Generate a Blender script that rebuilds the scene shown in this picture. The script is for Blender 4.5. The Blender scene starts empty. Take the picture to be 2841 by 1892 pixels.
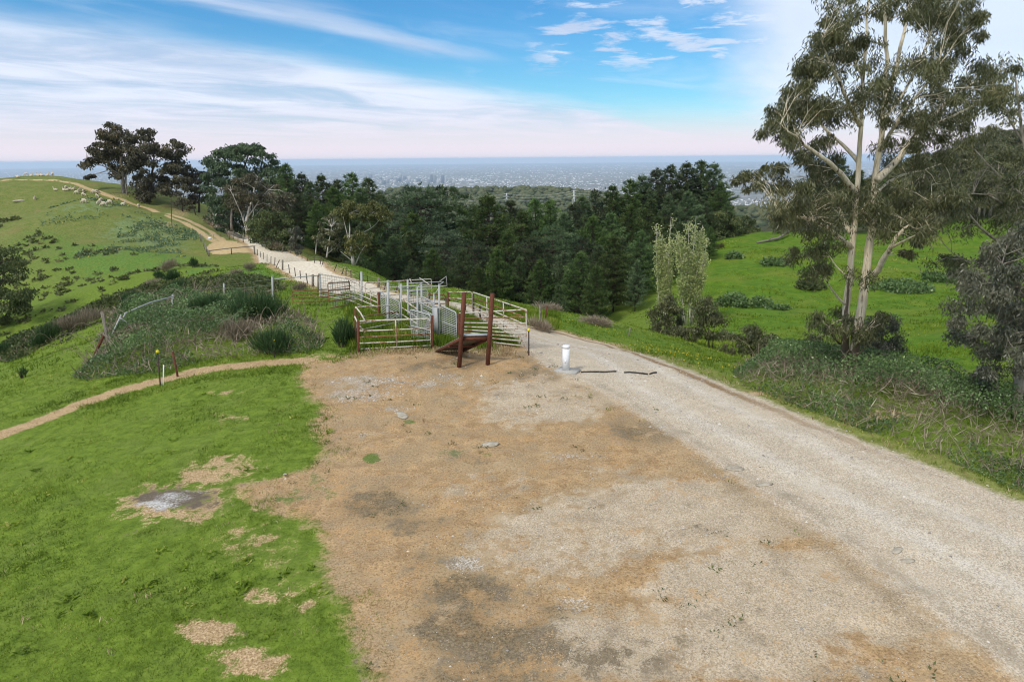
import bpy, bmesh, math, random
import numpy as np
from mathutils import Vector, Matrix

# ---------------------------------------------------------------- camera, world, sun, exposure
SC = bpy.context.scene
COL = SC.collection
R_ = math.radians
H = 7.4
PITCH, ROLL, FPX, CX, CY = R_(14.96), R_(0.5), 1894.0, 1420.5, 946.0
FW = np.array([0, math.cos(PITCH), -math.sin(PITCH)])
_r0 = np.array([1.0, 0, 0]); _u0 = np.array([0, math.sin(PITCH), math.cos(PITCH)])
RT = math.cos(ROLL) * _r0 - math.sin(ROLL) * _u0
UP = math.cos(ROLL) * _u0 + math.sin(ROLL) * _r0
cam_d = bpy.data.cameras.new("camera")
cam = bpy.data.objects.new("camera", cam_d)
COL.objects.link(cam)
cam_d.sensor_width = 36.0
cam_d.lens = 36.0 * FPX / 2841.0
cam_d.clip_start = 0.5
cam_d.clip_end = 120000.0
cam.matrix_world = Matrix(((RT[0], UP[0], -FW[0], 0), (RT[1], UP[1], -FW[1], 0), (RT[2], UP[2], -FW[2], H), (0, 0, 0, 1)))
SC.camera = cam

EXPOSURE = 0.84
SUN_EL, SUN_AZ = 48.0, 222.0          # azimuth the light comes FROM, clockwise from +Y
SUN_STRENGTH, SUN_ANGLE = 1.5, 12.0
SKY_STRENGTH = 0.10
HAZE_DENSITY = 4.2e-5


class NT:
    """small helper for building node trees"""
    def __init__(s, tree):
        s.t = tree; s.n = tree.nodes; s.l = tree.links
    def new(s, typ, **kw):
        n = s.n.new(typ)
        for k, v in kw.items(): setattr(n, k, v)
        return n
    def put(s, sock, v):
        if isinstance(v, bpy.types.NodeSocket): s.l.new(v, sock)
        elif v is not None:
            if isinstance(v, (tuple, list)) and len(v) == 3 and sock.type == 'RGBA': v = (*v, 1)
            sock.default_value = v
    def math(s, op, a, b=0.0, c=0.0, clamp=False):
        n = s.new('ShaderNodeMath', operation=op, use_clamp=clamp)
        s.put(n.inputs[0], a); s.put(n.inputs[1], b); s.put(n.inputs[2], c)
        return n.outputs[0]
    def mix(s, f, a, b):
        n = s.new('ShaderNodeMix', data_type='RGBA', clamp_factor=True)
        s.put(n.inputs[0], f); s.put(n.inputs[6], a); s.put(n.inputs[7], b)
        return n.outputs[2]
    def sstep(s, x, a, b, lo=0.0, hi=1.0):
        n = s.new('ShaderNodeMapRange', interpolation_type='SMOOTHSTEP')
        s.put(n.inputs[0], x); s.put(n.inputs[1], a); s.put(n.inputs[2], b); s.put(n.inputs[3], lo); s.put(n.inputs[4], hi)
        return n.outputs[0]
    def noise(s, vec, scale, detail=3.0, rough=0.5, dist=0.0):
        n = s.new('ShaderNodeTexNoise')
        s.put(n.inputs['Vector'], vec); s.put(n.inputs['Scale'], scale); s.put(n.inputs['Detail'], detail)
        s.put(n.inputs['Roughness'], rough); s.put(n.inputs['Distortion'], dist)
        return n.outputs[0]
    def voro(s, vec, scale, out=1, feature='F1'):
        n = s.new('ShaderNodeTexVoronoi', feature=feature)
        s.put(n.inputs['Vector'], vec); s.put(n.inputs['Scale'], scale)
        return n.outputs[out]
    def attr(s, name, out=2):
        n = s.new('ShaderNodeAttribute'); n.attribute_name = name
        return n.outputs[out]
    def scale3(s, vec, x, y, z):
        n = s.new('ShaderNodeMapping'); s.put(n.inputs[0], vec); n.inputs['Scale'].default_value = (x, y, z)
        return n.outputs[0]


world = bpy.data.worlds.new("World")
SC.world = world
world.use_nodes = True
w = NT(world.node_tree)
w.n.clear()
sky = w.new('ShaderNodeTexSky', sky_type='NISHITA')
sky.sun_disc = False
sky.sun_elevation = R_(SUN_EL)
sky.sun_rotation = R_(SUN_AZ)
sky.altitude = 400
sky.air_density = 1.0; sky.dust_density = 0.6; sky.ozone_density = 2.0
hs = w.new('ShaderNodeHueSaturation'); hs.inputs['Saturation'].default_value = 1.3; hs.inputs['Value'].default_value = 0.74
hs.inputs['Hue'].default_value = 0.495
w.l.new(sky.outputs[0], hs.inputs['Color'])
geo = w.new('ShaderNodeTexCoord')
sx = w.new('ShaderNodeSeparateXYZ'); w.l.new(geo.outputs['Generated'], sx.inputs[0])
dx, dy, dz = sx.outputs
dzp = w.math('ADD', w.math('MAXIMUM', dz, 0.0), 0.055)
qx = w.math('DIVIDE', dx, dzp); qy = w.math('DIVIDE', dy, dzp)
ca, sa = math.cos(R_(40)), math.sin(R_(40))
vv = w.math('SUBTRACT', w.math('MULTIPLY', qx, ca), w.math('MULTIPLY', qy, sa))
uu = w.math('ADD', w.math('MULTIPLY', qx, sa), w.math('MULTIPLY', qy, ca))
cv = w.new('ShaderNodeCombineXYZ'); w.put(cv.inputs[0], w.math('MULTIPLY', uu, 0.55)); w.put(cv.inputs[1], vv)
cvec = cv.outputs[0]
n1 = w.noise(cvec, 0.75, 6, 0.55, 0.4)
n2 = w.noise(cvec, 1.25, 6, 0.58, 0.7)
n2 = w.math('ADD', 0.5, w.math('MULTIPLY', w.math('SUBTRACT', n2, 0.5), w.sstep(dz, 0.0, 0.085, 0.25, 1.0)))
cv2 = w.new('ShaderNodeCombineXYZ'); w.put(cv2.inputs[0], qx); w.put(cv2.inputs[1], qy)
n3 = w.noise(cv2.outputs[0], 2.6, 6, 0.62, 0.3)
vn = w.math('ADD', vv, w.math('MULTIPLY', w.math('SUBTRACT', n1, 0.5), 1.5))
band = w.sstep(vn, -4.1, -5.2)                                   # the broad bank that reaches down to the horizon
streak = w.math('MULTIPLY', w.sstep(w.math('ABSOLUTE', w.math('ADD', vn, 3.5)), 0.42, 0.0),
                w.sstep(uu, 4.4, 3.2))
streak = w.math('MULTIPLY', streak, w.sstep(n1, 0.30, 0.55))
az = w.math('DIVIDE', dx, w.math('MAXIMUM', dy, 0.05))
rightc = w.sstep(w.math('ADD', az, w.math('MULTIPLY', w.math('SUBTRACT', n1, 0.5), 0.22)), 0.25, 0.39)
puff = w.math('MULTIPLY', w.sstep(n3, 0.47, 0.62), w.math('MULTIPLY', w.sstep(az, 0.0, 0.07), w.sstep(dz, 0.103, 0.133)))
wis = w.math('MULTIPLY', w.sstep(n2, 0.48, 0.80), 0.28)
over = w.math('MULTIPLY', w.sstep(n1, 0.25, 0.5), w.math('MULTIPLY', w.math('MAXIMUM', w.sstep(dz, 0.26, 0.45), w.sstep(dy, 0.35, -0.1)), 0.7))   # broken overcast overhead and behind
wis = w.math('MAXIMUM', wis, over)
cov = w.math('MAXIMUM', w.math('MAXIMUM', w.math('MULTIPLY', band, w.sstep(n2, 0.25, 0.6, 0.66, 0.98)), w.math('MULTIPLY', streak, 0.62)),
             w.math('MAXIMUM', w.math('MULTIPLY', rightc, 0.84), w.math('MAXIMUM', w.math('MULTIPLY', puff, 0.8), wis)))
lowc = w.sstep(dz, 0.085, 0.01)
cov = w.math('MAXIMUM', cov, lowc)
ccol = w.mix(w.sstep(n2, 0.3, 0.7), (3.3, 3.8, 4.9), (4.7, 5.1, 5.9))
ccol = w.mix(w.math('MULTIPLY', rightc, 0.8), ccol, (5.0, 5.4, 6.1))
ccol = w.mix(lowc, ccol, (5.0, 4.6, 5.1))
clear = w.new('ShaderNodeMix', data_type='RGBA', blend_type='MULTIPLY'); clear.inputs[0].default_value = 1.0
w.l.new(hs.outputs[0], clear.inputs[6]); clear.inputs[7].default_value = (0.56, 0.87, 1.03, 1)
skyc = w.mix(cov, clear.outputs[2], ccol)
bg = w.new('ShaderNodeBackground'); bg.inputs['Strength'].default_value = SKY_STRENGTH
w.l.new(skyc, bg.inputs['Color'])
wo = w.new('ShaderNodeOutputWorld'); w.l.new(bg.outputs[0], wo.inputs['Surface'])

sun_d = bpy.data.lights.new("sun", 'SUN')
sun_d.energy = SUN_STRENGTH; sun_d.angle = R_(SUN_ANGLE); sun_d.color = (1.0, 0.95, 0.87)
sun = bpy.data.objects.new("sun", sun_d); COL.objects.link(sun)
sdir = Vector((math.sin(R_(SUN_AZ)) * math.cos(R_(SUN_EL)), math.cos(R_(SUN_AZ)) * math.cos(R_(SUN_EL)), math.sin(R_(SUN_EL))))
sun.rotation_euler = sdir.to_track_quat('Z', 'Y').to_euler()
sun.location = (0, 0, 60)

SC.view_settings.view_transform = 'Standard'
SC.view_settings.look = 'None'
SC.view_settings.exposure = EXPOSURE
SC.view_settings.gamma = 1.0
SC.view_settings.use_curve_mapping = False
SC.render.engine = 'CYCLES'
SC.cycles.max_bounces = 6
SC.cycles.diffuse_bounces = 3
SC.cycles.glossy_bounces = 2
SC.cycles.transmission_bounces = 2
SC.cycles.volume_bounces = 3
SC.cycles.transparent_max_bounces = 4
SC.cycles.use_denoising = True
SC.cycles.filter_width = 1.1

# ---------------------------------------------------------------- helpers
rng = np.random.default_rng(7)
random.seed(7)


def tag(o, label=None, cat=None, group=None, kind=None):
    if label: o['label'] = label
    if cat: o['category'] = cat
    if group: o['group'] = group
    if kind: o['kind'] = kind
    return o


def thing(name, loc, label, cat, group=None):
    o = bpy.data.objects.new(name, None)
    o.empty_display_size = 0.2
    COL.objects.link(o)
    o.location = [float(a) for a in loc]
    return tag(o, label, cat, group)


def np_mesh(name, V, F, mats, fattr=None, vattr=None, midx=None, smooth=False):
    me = bpy.data.meshes.new(name)
    V = np.asarray(V, dtype=np.float32)
    if not isinstance(F, (list, tuple)): F = [F]
    F = [np.asarray(f, dtype=np.int32) for f in F if len(f)]
    me.vertices.add(len(V)); me.vertices.foreach_set('co', V.ravel())
    tot = np.concatenate([np.full(len(f), f.shape[1], np.int32) for f in F])
    idx = np.concatenate([f.ravel() for f in F])
    me.loops.add(len(idx)); me.loops.foreach_set('vertex_index', idx)
    me.polygons.add(len(tot))
    st = np.concatenate(([0], np.cumsum(tot)[:-1])).astype(np.int32)
    me.polygons.foreach_set('loop_start', st)
    me.polygons.foreach_set('loop_total', tot)
    if midx is not None: me.polygons.foreach_set('material_index', np.asarray(midx, np.int32))
    if smooth: me.polygons.foreach_set('use_smooth', np.ones(len(tot), bool))
    if fattr:
        for k, a in fattr.items():
            at_ = me.attributes.new(k, 'FLOAT', 'FACE'); at_.data.foreach_set('value', np.asarray(a, np.float32))
    if vattr:
        for k, a in vattr.items():
            at_ = me.attributes.new(k, 'FLOAT', 'POINT'); at_.data.foreach_set('value', np.asarray(a, np.float32))
    if not isinstance(mats, (list, tuple)): mats = [mats]
    for m in mats: me.materials.append(m)
    me.update(calc_edges=True)
    return me


def link(name, me, parent=None, loc=None):
    o = bpy.data.objects.new(name, me)
    COL.objects.link(o)
    if parent is not None: o.parent = parent
    if loc is not None: o.location = [float(a) for a in loc]
    return o


class Geo:
    """accumulates quads and triangles with one value per face"""
    def __init__(s):
        s.V = []; s.Q = []; s.T = []; s.qv = []; s.tv = []; s.n = 0
    def add(s, V, Q=None, T=None, var=0.5):
        V = np.asarray(V, float)
        if Q is not None and len(Q):
            Q = np.asarray(Q); s.Q.append(Q + s.n); s.qv.append(np.broadcast_to(np.asarray(var, float), (len(Q),)))
        if T is not None and len(T):
            T = np.asarray(T); s.T.append(T + s.n); s.tv.append(np.broadcast_to(np.asarray(var, float), (len(T),)))
        s.V.append(V); s.n += len(V)
    def mesh(s, name, mats, origin=None, smooth=False):
        V = np.concatenate(s.V)
        if origin is not None: V = V - np.asarray(origin)
        F = []; fv = []
        if s.Q: F.append(np.concatenate(s.Q)); fv.append(np.concatenate(s.qv))
        if s.T: F.append(np.concatenate(s.T)); fv.append(np.concatenate(s.tv))
        return np_mesh(name, V, F, mats, fattr={'var': np.concatenate(fv)}, smooth=smooth)
    def tube(s, P, r, sides=8, var=0.5, cap=True):
        P = np.asarray(P, float); n = len(P)
        r = np.broadcast_to(np.asarray(r, float), (n,))
        d = np.gradient(P, axis=0) if n > 1 else np.array([[0, 0, 1.0]])
        d /= np.linalg.norm(d, axis=1, keepdims=True) + 1e-9
        ref = np.array([0.0, 0, 1]) if abs(d[:, 2]).mean() < 0.8 else np.array([0.0, 1, 0])
        a = np.cross(d, ref); a /= np.linalg.norm(a, axis=1, keepdims=True) + 1e-9
        b = np.cross(d, a)
        t = np.linspace(0, 2 * np.pi, sides, endpoint=False)
        ring = P[:, None, :] + r[:, None, None] * (a[:, None, :] * np.cos(t)[None, :, None] + b[:, None, :] * np.sin(t)[None, :, None])
        V = ring.reshape(-1, 3)
        i = np.arange(n - 1)[:, None] * sides; j = np.arange(sides)[None, :]; j2 = (j + 1) % sides
        Q = np.stack([i + j, i + j2, i + sides + j2, i + sides + j], -1).reshape(-1, 4)
        s.add(V, Q=Q, var=var)
        if cap:
            k0 = s.n - len(V)
            for base, rev in ((0, True), ((n - 1) * sides, False)):
                c = [base + q for q in range(sides)]
                if rev: c = c[::-1]
                T = [[c[0], c[q], c[q + 1]] for q in range(1, sides - 1)]
                s.T.append(np.array(T) + k0); s.tv.append(np.full(len(T), float(np.mean(var))))
    def box(s, c, dims, rot=0.0, var=0.5, axes=None):
        dx_, dy_, dz_ = [q / 2 for q in dims]
        c_ = np.array([[sx_ * dx_, sy_ * dy_, sz_ * dz_] for sx_ in (-1, 1) for sy_ in (-1, 1) for sz_ in (-1, 1)])
        if axes is not None: c_ = c_ @ np.asarray(axes, float)
        elif rot:
            m = np.array([[math.cos(rot), math.sin(rot), 0], [-math.sin(rot), math.cos(rot), 0], [0, 0, 1]]); c_ = c_ @ m
        Q = [[0, 1, 3, 2], [4, 6, 7, 5], [0, 4, 5, 1], [2, 3, 7, 6], [0, 2, 6, 4], [1, 5, 7, 3]]
        s.add(c_ + np.asarray(c), Q=Q, var=var)
    def leaves(s, P, D, L, W, var, seed_up=None):
        """diamond leaves: base P, direction D, length L, width W"""
        N = len(P)
        L = np.broadcast_to(L, (N,))[:, None]; W = np.broadcast_to(W, (N,))[:, None]
        D = D / (np.linalg.norm(D, axis=1, keepdims=True) + 1e-9)
        q = rng.normal(size=(N, 3)); S = np.cross(D, q); S /= np.linalg.norm(S, axis=1, keepdims=True) + 1e-9
        m = P + D * L * 0.45
        V = np.stack([P, m + S * W / 2, P + D * L, m - S * W / 2], 1).reshape(-1, 3)
        Q = np.arange(4 * N).reshape(N, 4)
        s.add(V, Q=Q, var=np.broadcast_to(var, (N,)))
    def blades(s, P, D, L, W, var):
        """grass blades: one triangle each"""
        N = len(P)
        L = np.broadcast_to(L, (N,))[:, None]; W = np.broadcast_to(W, (N,))[:, None]
        D = D / (np.linalg.norm(D, axis=1, keepdims=True) + 1e-9)
        a = rng.uniform(0, 2 * np.pi, N); S = np.stack([np.cos(a), np.sin(a), 0 * a], 1)
        V = np.stack([P - S * W / 2, P + S * W / 2, P + D * L], 1).reshape(-1, 3)
        T = np.arange(3 * N).reshape(N, 3)
        s.add(V, T=T, var=np.broadcast_to(var, (N,)))


def unit(n):
    d = rng.normal(size=(n, 3)); return d / (np.linalg.norm(d, axis=1, keepdims=True) + 1e-9)


def ray(px, py):
    px = np.asarray(px, float)[..., None]; py = np.asarray(py, float)[..., None]
    return FW * FPX + RT * (px - CX) - UP * (py - CY)
CAM = np.array([0, 0, H])
def aty(px, py, Y):
    d = ray(px, py); return CAM + d * (Y / d[..., 1])[..., None]
def onz(px, py, z):
    d = ray(px, py); return CAM + d * ((z - H) / d[..., 2])[..., None]


# value noise on a lattice, for relief in the geometry
_lat = np.random.default_rng(3).uniform(-1, 1, (256, 256))
def vnoise(x, y, f):
    x = np.asarray(x) * f; y = np.asarray(y) * f
    xi = np.floor(x).astype(int); yi = np.floor(y).astype(int)
    fx = x - xi; fy = y - yi
    fx = fx * fx * (3 - 2 * fx); fy = fy * fy * (3 - 2 * fy)
    g = lambda a, b: _lat[a % 256, b % 256]
    return (g(xi, yi) * (1 - fx) + g(xi + 1, yi) * fx) * (1 - fy) + (g(xi, yi + 1) * (1 - fx) + g(xi + 1, yi + 1) * fx) * fy


# ---------------------------------------------------------------- terrain heights
C = []
def cz(x, y, z): C.append((x, y, z))
def cp(px, py, Y): C.append(tuple(aty(px, py, Y)))
def cxy(px, Y, z):
    d = ray(px, 900.0); C.append((d[0] / d[1] * Y, Y, z + 0.0258 * Y - 0.6))
for a in [(0, 5, 0), (-5, 8.6, -.1), (8, 9, .05), (0, 15, 0), (6, 15, .05), (-2, 22, 0), (2, 23.3, 0), (-5, 25.7, 0), (0.5, 26, 0), (3.4, 20.3, -.05), (11.7, 14, -.1),
          (7.4, 21.6, -.12), (0, -10, 0.3), (-20, -10, -1.5), (22, -10, -1.0), (0, -45, 0), (-60, -30, -8), (60, -30, -4), (-9, 9, -.45), (-10, 14, -.5), (-6, 18, -.1), (-16, 8, -1.6), (22, 10, -1.4)]: cz(*a)
for a in [(2355, 1050, 25), (0, 1212, 20.5), (250, 968, 30), (0, 1035, 29.5), (300, 1090, 23.5), (640, 1015, 25.4),
          (755, 833, 40), (1004, 848, 37), (1131, 880, 32.5), (1243, 850, 35), (990, 900, 31),
          (1061, 815, 49), (900, 800, 52), (849, 786, 60), (804, 760, 74), (762, 740, 90), (713, 709, 116), (642, 705, 118), (580, 710, 120), (640, 660, 136), (687, 680, 126), (720, 665, 138), (620, 632, 160), (600, 607, 178), (607, 592, 195),
          (1250, 800, 60), (1450, 850, 49), (1000, 740, 86), (850, 692, 128), (1720, 897, 47), (1500, 875, 42), (1470, 915, 34), (1700, 962, 33), (1241, 837, 43), (971, 772, 68),
          (1850, 905, 76), (2000, 955, 57), (2100, 1005, 47), (2600, 1045, 47), (2600, 900, 72), (2841, 1010, 47), (2600, 800, 95), (2300, 800, 95), (2600, 650, 150), (2100, 700, 126), (2000, 760, 106), (2030, 665, 150), (2250, 650, 152), (2841, 700, 125),
          (200, 905, 52), (450, 835, 56), (700, 792, 54), (30, 872, 80), (0, 755, 112), (0, 640, 138), (200, 700, 120), (400, 700, 115), (560, 765, 78), (300, 780, 86),
          (350, 540, 180), (250, 553, 155), (150, 490, 200), (0, 500, 198), (477, 627, 146), (430, 592, 165), (300, 640, 140), (100, 600, 160), (0, 570, 168), (325, 512, 196), (520, 600, 165)]: cp(*a)
for a in [(1250, 88, -15), (1450, 78, -14.5), (1700, 70, -13), (1000, 118, -19), (1350, 110, -20), (1600, 105, -18), (850, 165, -23), (1900, 150, -16), (1300, 150, -24), (1000, 185, -28), (1600, 150, -22), (700, 190, -20),
          (150, 245, -7), (150, 320, -32), (360, 235, -17), (0, 255, -8), (500, 225, -20), (500, 300, -40), (1000, 300, -48), (1500, 300, -48), (2000, 260, -36),
          (2650, 230, -9), (2450, 235, -16), (2841, 330, 3), (2650, 330, -4), (2480, 340, -14), (2350, 330, -24), (2200, 300, -34), (3100, 320, 6), (3100, 150, -6), (3100, 60, -8), (-300, 60, -13), (-300, 120, -16), (-300, 200, -6), (-300, 320, -25),
          (0, 60, -11.5), (0, 90, -14.5), (150, 66, -11.5), (0, 40, -5.5)]: cxy(*a)
for th in range(-180, 180, 20):
    rr = 620; zz = -70
    if 25 <= th <= 60: zz = -30
    if abs(th) > 75: zz = -30
    cz(rr * math.sin(R_(th)), rr * math.cos(R_(th)), zz)
C = np.array(C)
S_ = 100.0
def _phi(d2): return 0.5 * d2 * np.log(d2 + 1e-9)
_n = len(C); _X = C[:, :2] / S_
_A = np.zeros((_n + 3, _n + 3))
_d2 = ((_X[:, None] - _X[None]) ** 2).sum(-1)
_A[:_n, :_n] = _phi(_d2) + np.eye(_n) * 2e-5
_A[:_n, _n] = 1; _A[:_n, _n + 1:] = _X; _A[_n, :_n] = 1; _A[_n + 1:, :_n] = _X.T
_w = np.linalg.solve(_A, np.concatenate([C[:, 2], [0, 0, 0]]))
def tps(x, y):
    sh = np.shape(x); x = np.ravel(x) / S_; y = np.ravel(y) / S_; out = np.empty(len(x))
    for k in range(0, len(x), 40000):
        a = x[k:k + 40000]; b = y[k:k + 40000]
        d2 = (a[:, None] - _X[None, :, 0]) ** 2 + (b[:, None] - _X[None, :, 1]) ** 2
        out[k:k + 40000] = _phi(d2) @ _w[:_n] + _w[_n] + _w[_n + 1] * a + _w[_n + 2] * b
    return out.reshape(sh)

TH = np.concatenate([np.arange(-180, -44, 6.0), np.arange(-43.5, 43.51, 0.21), np.arange(48, 180.1, 6.0)])
RR = np.exp(np.linspace(math.log(3.0), math.log(620.0), 520))
_th, _rr = np.meshgrid(np.radians(TH), RR, indexing='ij')
GX = _rr * np.sin(_th); GY = _rr * np.cos(_th)
GZ = tps(GX, GY)
_far = np.clip((_rr - 40) / 60, 0, 1)
GZ = GZ + 0.035 * vnoise(GX, GY, 1.1) + 0.02 * vnoise(GX + 9, GY + 4, 3.1) + _far * (0.9 * vnoise(GX + 5, GY, 0.045) * np.clip((GX - 12) / 20, 0, 1) + 0.35 * vnoise(GX, GY, 0.09) + 0.18 * vnoise(GX, GY, 0.33) + 0.10 * vnoise(GX, GY, 0.9))

def T(x, y):
    """terrain height by bilinear lookup"""
    x = np.asarray(x, float); y = np.asarray(y, float)
    r = np.hypot(x, y); th = np.degrees(np.arctan2(x, y))
    i = np.interp(th, TH, np.arange(len(TH))); j = np.interp(np.log(np.maximum(r, 3.0)), np.log(RR), np.arange(len(RR)))
    i0 = np.minimum(i.astype(int), len(TH) - 2); j0 = np.minimum(j.astype(int), len(RR) - 2); a = i - i0; b = j - j0
    return (GZ[i0, j0] * (1 - a) + GZ[i0 + 1, j0] * a) * (1 - b) + (GZ[i0, j0 + 1] * (1 - a) + GZ[i0 + 1, j0 + 1] * a) * b

_ts = np.exp(np.linspace(math.log(4), math.log(615), 900))
def at(px, py):
    """the point of the terrain seen at a place of the photograph (first hit)"""
    px = np.asarray(px, float); py = np.asarray(py, float)
    d = ray(px, py); d = d / np.linalg.norm(d[..., :2], axis=-1, keepdims=True)
    P = CAM + d[..., None, :] * _ts[:, None]
    below = P[..., 2] < T(P[..., 0], P[..., 1])
    k = np.where(below.any(-1), below.argmax(-1), len(_ts) - 1); k0 = np.maximum(k - 1, 0)
    lo = _ts[k0]; hi = _ts[k]
    for _ in range(14):
        m = (lo + hi) / 2; q = CAM + d * m[..., None]
        b = q[..., 2] < T(q[..., 0], q[..., 1]); hi = np.where(b, m, hi); lo = np.where(b, lo, m)
    q = CAM + d * hi[..., None]
    q[..., 2] = T(q[..., 0], q[..., 1])
    return q
def gnd(px, Y):
    d = ray(px, 900.0); x = d[..., 0] / d[..., 1] * Y
    return np.array([x, Y, float(T(x, Y))])
def proj(P):
    d = np.asarray(P) - CAM; z = d @ FW
    return CX + FPX * (d @ RT) / z, CY - FPX * (d @ UP) / z

# ---------------------------------------------------------------- where the surfaces lie (outlines on the terrain)
def poly(pts):
    a = np.array(pts, float); return at(a[:, 0], a[:, 1])[:, :2]
def sd_poly(poly_, X, Y):
    """signed distance, positive inside"""
    d = np.full(X.shape, 1e9); ins = np.zeros(X.shape, bool); n = len(poly_)
    for i in range(n):
        ax, ay = poly_[i]; bx, by = poly_[(i + 1) % n]
        ex, ey = bx - ax, by - ay; L = ex * ex + ey * ey + 1e-12
        t = np.clip(((X - ax) * ex + (Y - ay) * ey) / L, 0, 1)
        d = np.minimum(d, (X - ax - t * ex) ** 2 + (Y - ay - t * ey) ** 2)
        c = ((ay > Y) != (by > Y)) & (X < (bx - ax) * (Y - ay) / (by - ay + 1e-12) + ax)
        ins ^= c
    d = np.sqrt(d); return np.where(ins, d, -d)
def sd_line(pl, hw, X, Y):
    d = np.full(X.shape, 1e9)
    for i in range(len(pl) - 1):
        ax, ay = pl[i]; bx, by = pl[i + 1]; ex, ey = bx - ax, by - ay; L = ex * ex + ey * ey + 1e-12
        t = np.clip(((X - ax) * ex + (Y - ay) * ey) / L, 0, 1)
        d = np.minimum(d, (X - ax - t * ex) ** 2 + (Y - ay - t * ey) ** 2)
    return hw - np.sqrt(d)
def blob(lst, X, Y):
    """soft ellipses given by centre and half-axes in the photograph, laid on the ground; 1 inside, 0 outside"""
    out = np.zeros(X.shape)
    for (cx_, cy_, rx, ry, s) in lst:
        c = at(cx_, cy_)[:2]; a = at(cx_ + rx * .25, cy_)[:2] - c; b = at(cx_, cy_ + ry * .5)[:2] - c
        a = a * (4 * min(1, rx * .25 / FPX * np.hypot(*c) * 1.6 / (np.hypot(*a) + 1e-9))); b = b * (2 * min(1, 9 * ry / FPX * np.hypot(*c) / (np.hypot(*b) + 1e-9)))
        M = np.linalg.inv(np.stack([a, b], 1))
        u = M[0, 0] * (X - c[0]) + M[0, 1] * (Y - c[1]); v = M[1, 0] * (X - c[0]) + M[1, 1] * (Y - c[1])
        out = np.maximum(out, s * np.clip(1.6 - np.sqrt(u * u + v * v) * 1.1, 0, 1))
    return out

ROAD_R = [(3300, 1560), (2841, 1392), (2600, 1298), (2300, 1183), (2030, 1075), (1850, 1005), (1700, 958), (1560, 922), (1475, 906), (1350, 868), (1241, 836), (1061, 806), (971, 771), (902, 745), (850, 721), (814, 707), (771, 688), (742, 676), (720, 665), (684, 652), (650, 645), (622, 632)]
ROAD_L = [(608, 636), (637, 648), (672, 668), (690, 684), (712, 706), (762, 739), (804, 759), (850, 785), (930, 815), (1020, 824), (1100, 840), (1220, 860), (1318, 880), (1392, 921), (1445, 957), (1480, 992), (1560, 1045), (1640, 1070), (1720, 1115), (1850, 1200), (2000, 1300), (2150, 1390), (2400, 1560), (2560, 1680), (2700, 1790), (2841, 1900)]
_a = poly(ROAD_R); _b = poly(ROAD_L)
ROAD = np.concatenate([_a, _b, [[4.5, 4.0], [4.0, -30], [12, -30], [14, 6.0]]])
FAR_ROAD = poly([(612, 637), (602, 622), (598, 612), (606, 605), (612, 601), (606, 596), (602, 590)])
PAD = np.concatenate([poly([(833, 1006), (990, 984), (1200, 972), (1330, 975), (1455, 990), (1530, 1035), (1640, 1072), (1720, 1117), (1850, 1202), (2000, 1302), (2150, 1392), (2400, 1562), (2600, 1720), (2841, 1905)]), [[4, 3], [-1.5, 3]],
                      poly([(1030, 1892), (985, 1800), (950, 1700), (905, 1570), (880, 1460), (760, 1425), (690, 1395), (640, 1350), (720, 1330), (860, 1290), (898, 1250), (868, 1200), (885, 1130), (838, 1075), (815, 1040)])])
PATH = poly([(-200, 1275), (0, 1207), (100, 1172), (240, 1115), (330, 1085), (440, 1057), (540, 1032), (640, 1016), (740, 1009), (850, 1000)])
RUT1 = poly([(655, 690), (622, 670), (586, 642), (550, 625), (507, 606), (463, 593), (420, 582), (352, 560), (306, 545), (268, 530), (214, 511), (165, 502), (115, 500), (0, 502)])
RUT2 = poly([(630, 692), (608, 680), (564, 650), (543, 635), (518, 622), (490, 610), (462, 598)])
MOUTH = poly([(583, 676), (640, 668), (690, 684), (703, 704), (640, 703), (592, 706), (570, 690)])

# ---------------------------------------------------------------- ground material
def new_mat(name):
    m = bpy.data.materials.new(name); m.use_nodes = True
    nt = NT(m.node_tree); nt.n.clear()
    out = nt.new('ShaderNodeOutputMaterial')
    return m, nt, out
def finish(nt, out, col, rough=0.9, bump=None, bstr=0.3, bdist=0.05, spec=0.2, metal=0.0):
    p = nt.new('ShaderNodeBsdfPrincipled')
    nt.put(p.inputs['Base Color'], col); nt.put(p.inputs['Roughness'], rough); nt.put(p.inputs['Metallic'], metal)
    p.inputs['Specular IOR Level'].default_value = spec
    if bump is not None:
        b = nt.new('ShaderNodeBump'); b.inputs['Strength'].default_value = bstr; b.inputs['Distance'].default_value = bdist
        nt.put(b.inputs['Height'], bump); nt.l.new(b.outputs[0], p.inputs['Normal'])
    nt.l.new(p.outputs[0], out.inputs['Surface'])
    return p

GM, g, go = new_mat('ground_cover_and_gravel')
pos = g.new('ShaderNodeNewGeometry').outputs['Position']
sp = g.new('ShaderNodeSeparateXYZ'); g.l.new(pos, sp.inputs[0])
flat = g.new('ShaderNodeCombineXYZ'); g.l.new(sp.outputs[0], flat.inputs[0]); g.l.new(sp.outputs[1], flat.inputs[1])
P2 = flat.outputs[0]
nA = g.noise(P2, 0.12, 4, 0.55); nB = g.noise(P2, 0.6, 5, 0.6); nC = g.noise(P2, 3.0, 5, 0.65); nD = g.noise(P2, 16, 4, 0.7); nE = g.noise(P2, 60, 2, 0.6)
nF = g.noise(P2, 27, 5, 0.75)
nG = g.noise(P2, 1.5, 6, 0.7)
cF = g.math('SUBTRACT', nF, 0.5)
cG = g.math('SUBTRACT', nG, 0.5)
vP = g.voro(P2, 42, 1)          # pebble colours
vPd = g.voro(P2, 42, 0)
vQ = g.voro(P2, 16, 1)
def bw(c):
    n = g.new('ShaderNodeRGBToBW'); g.l.new(c, n.inputs[0]); return n.outputs[0]
peb = bw(vP); peb2 = bw(vQ)
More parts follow.
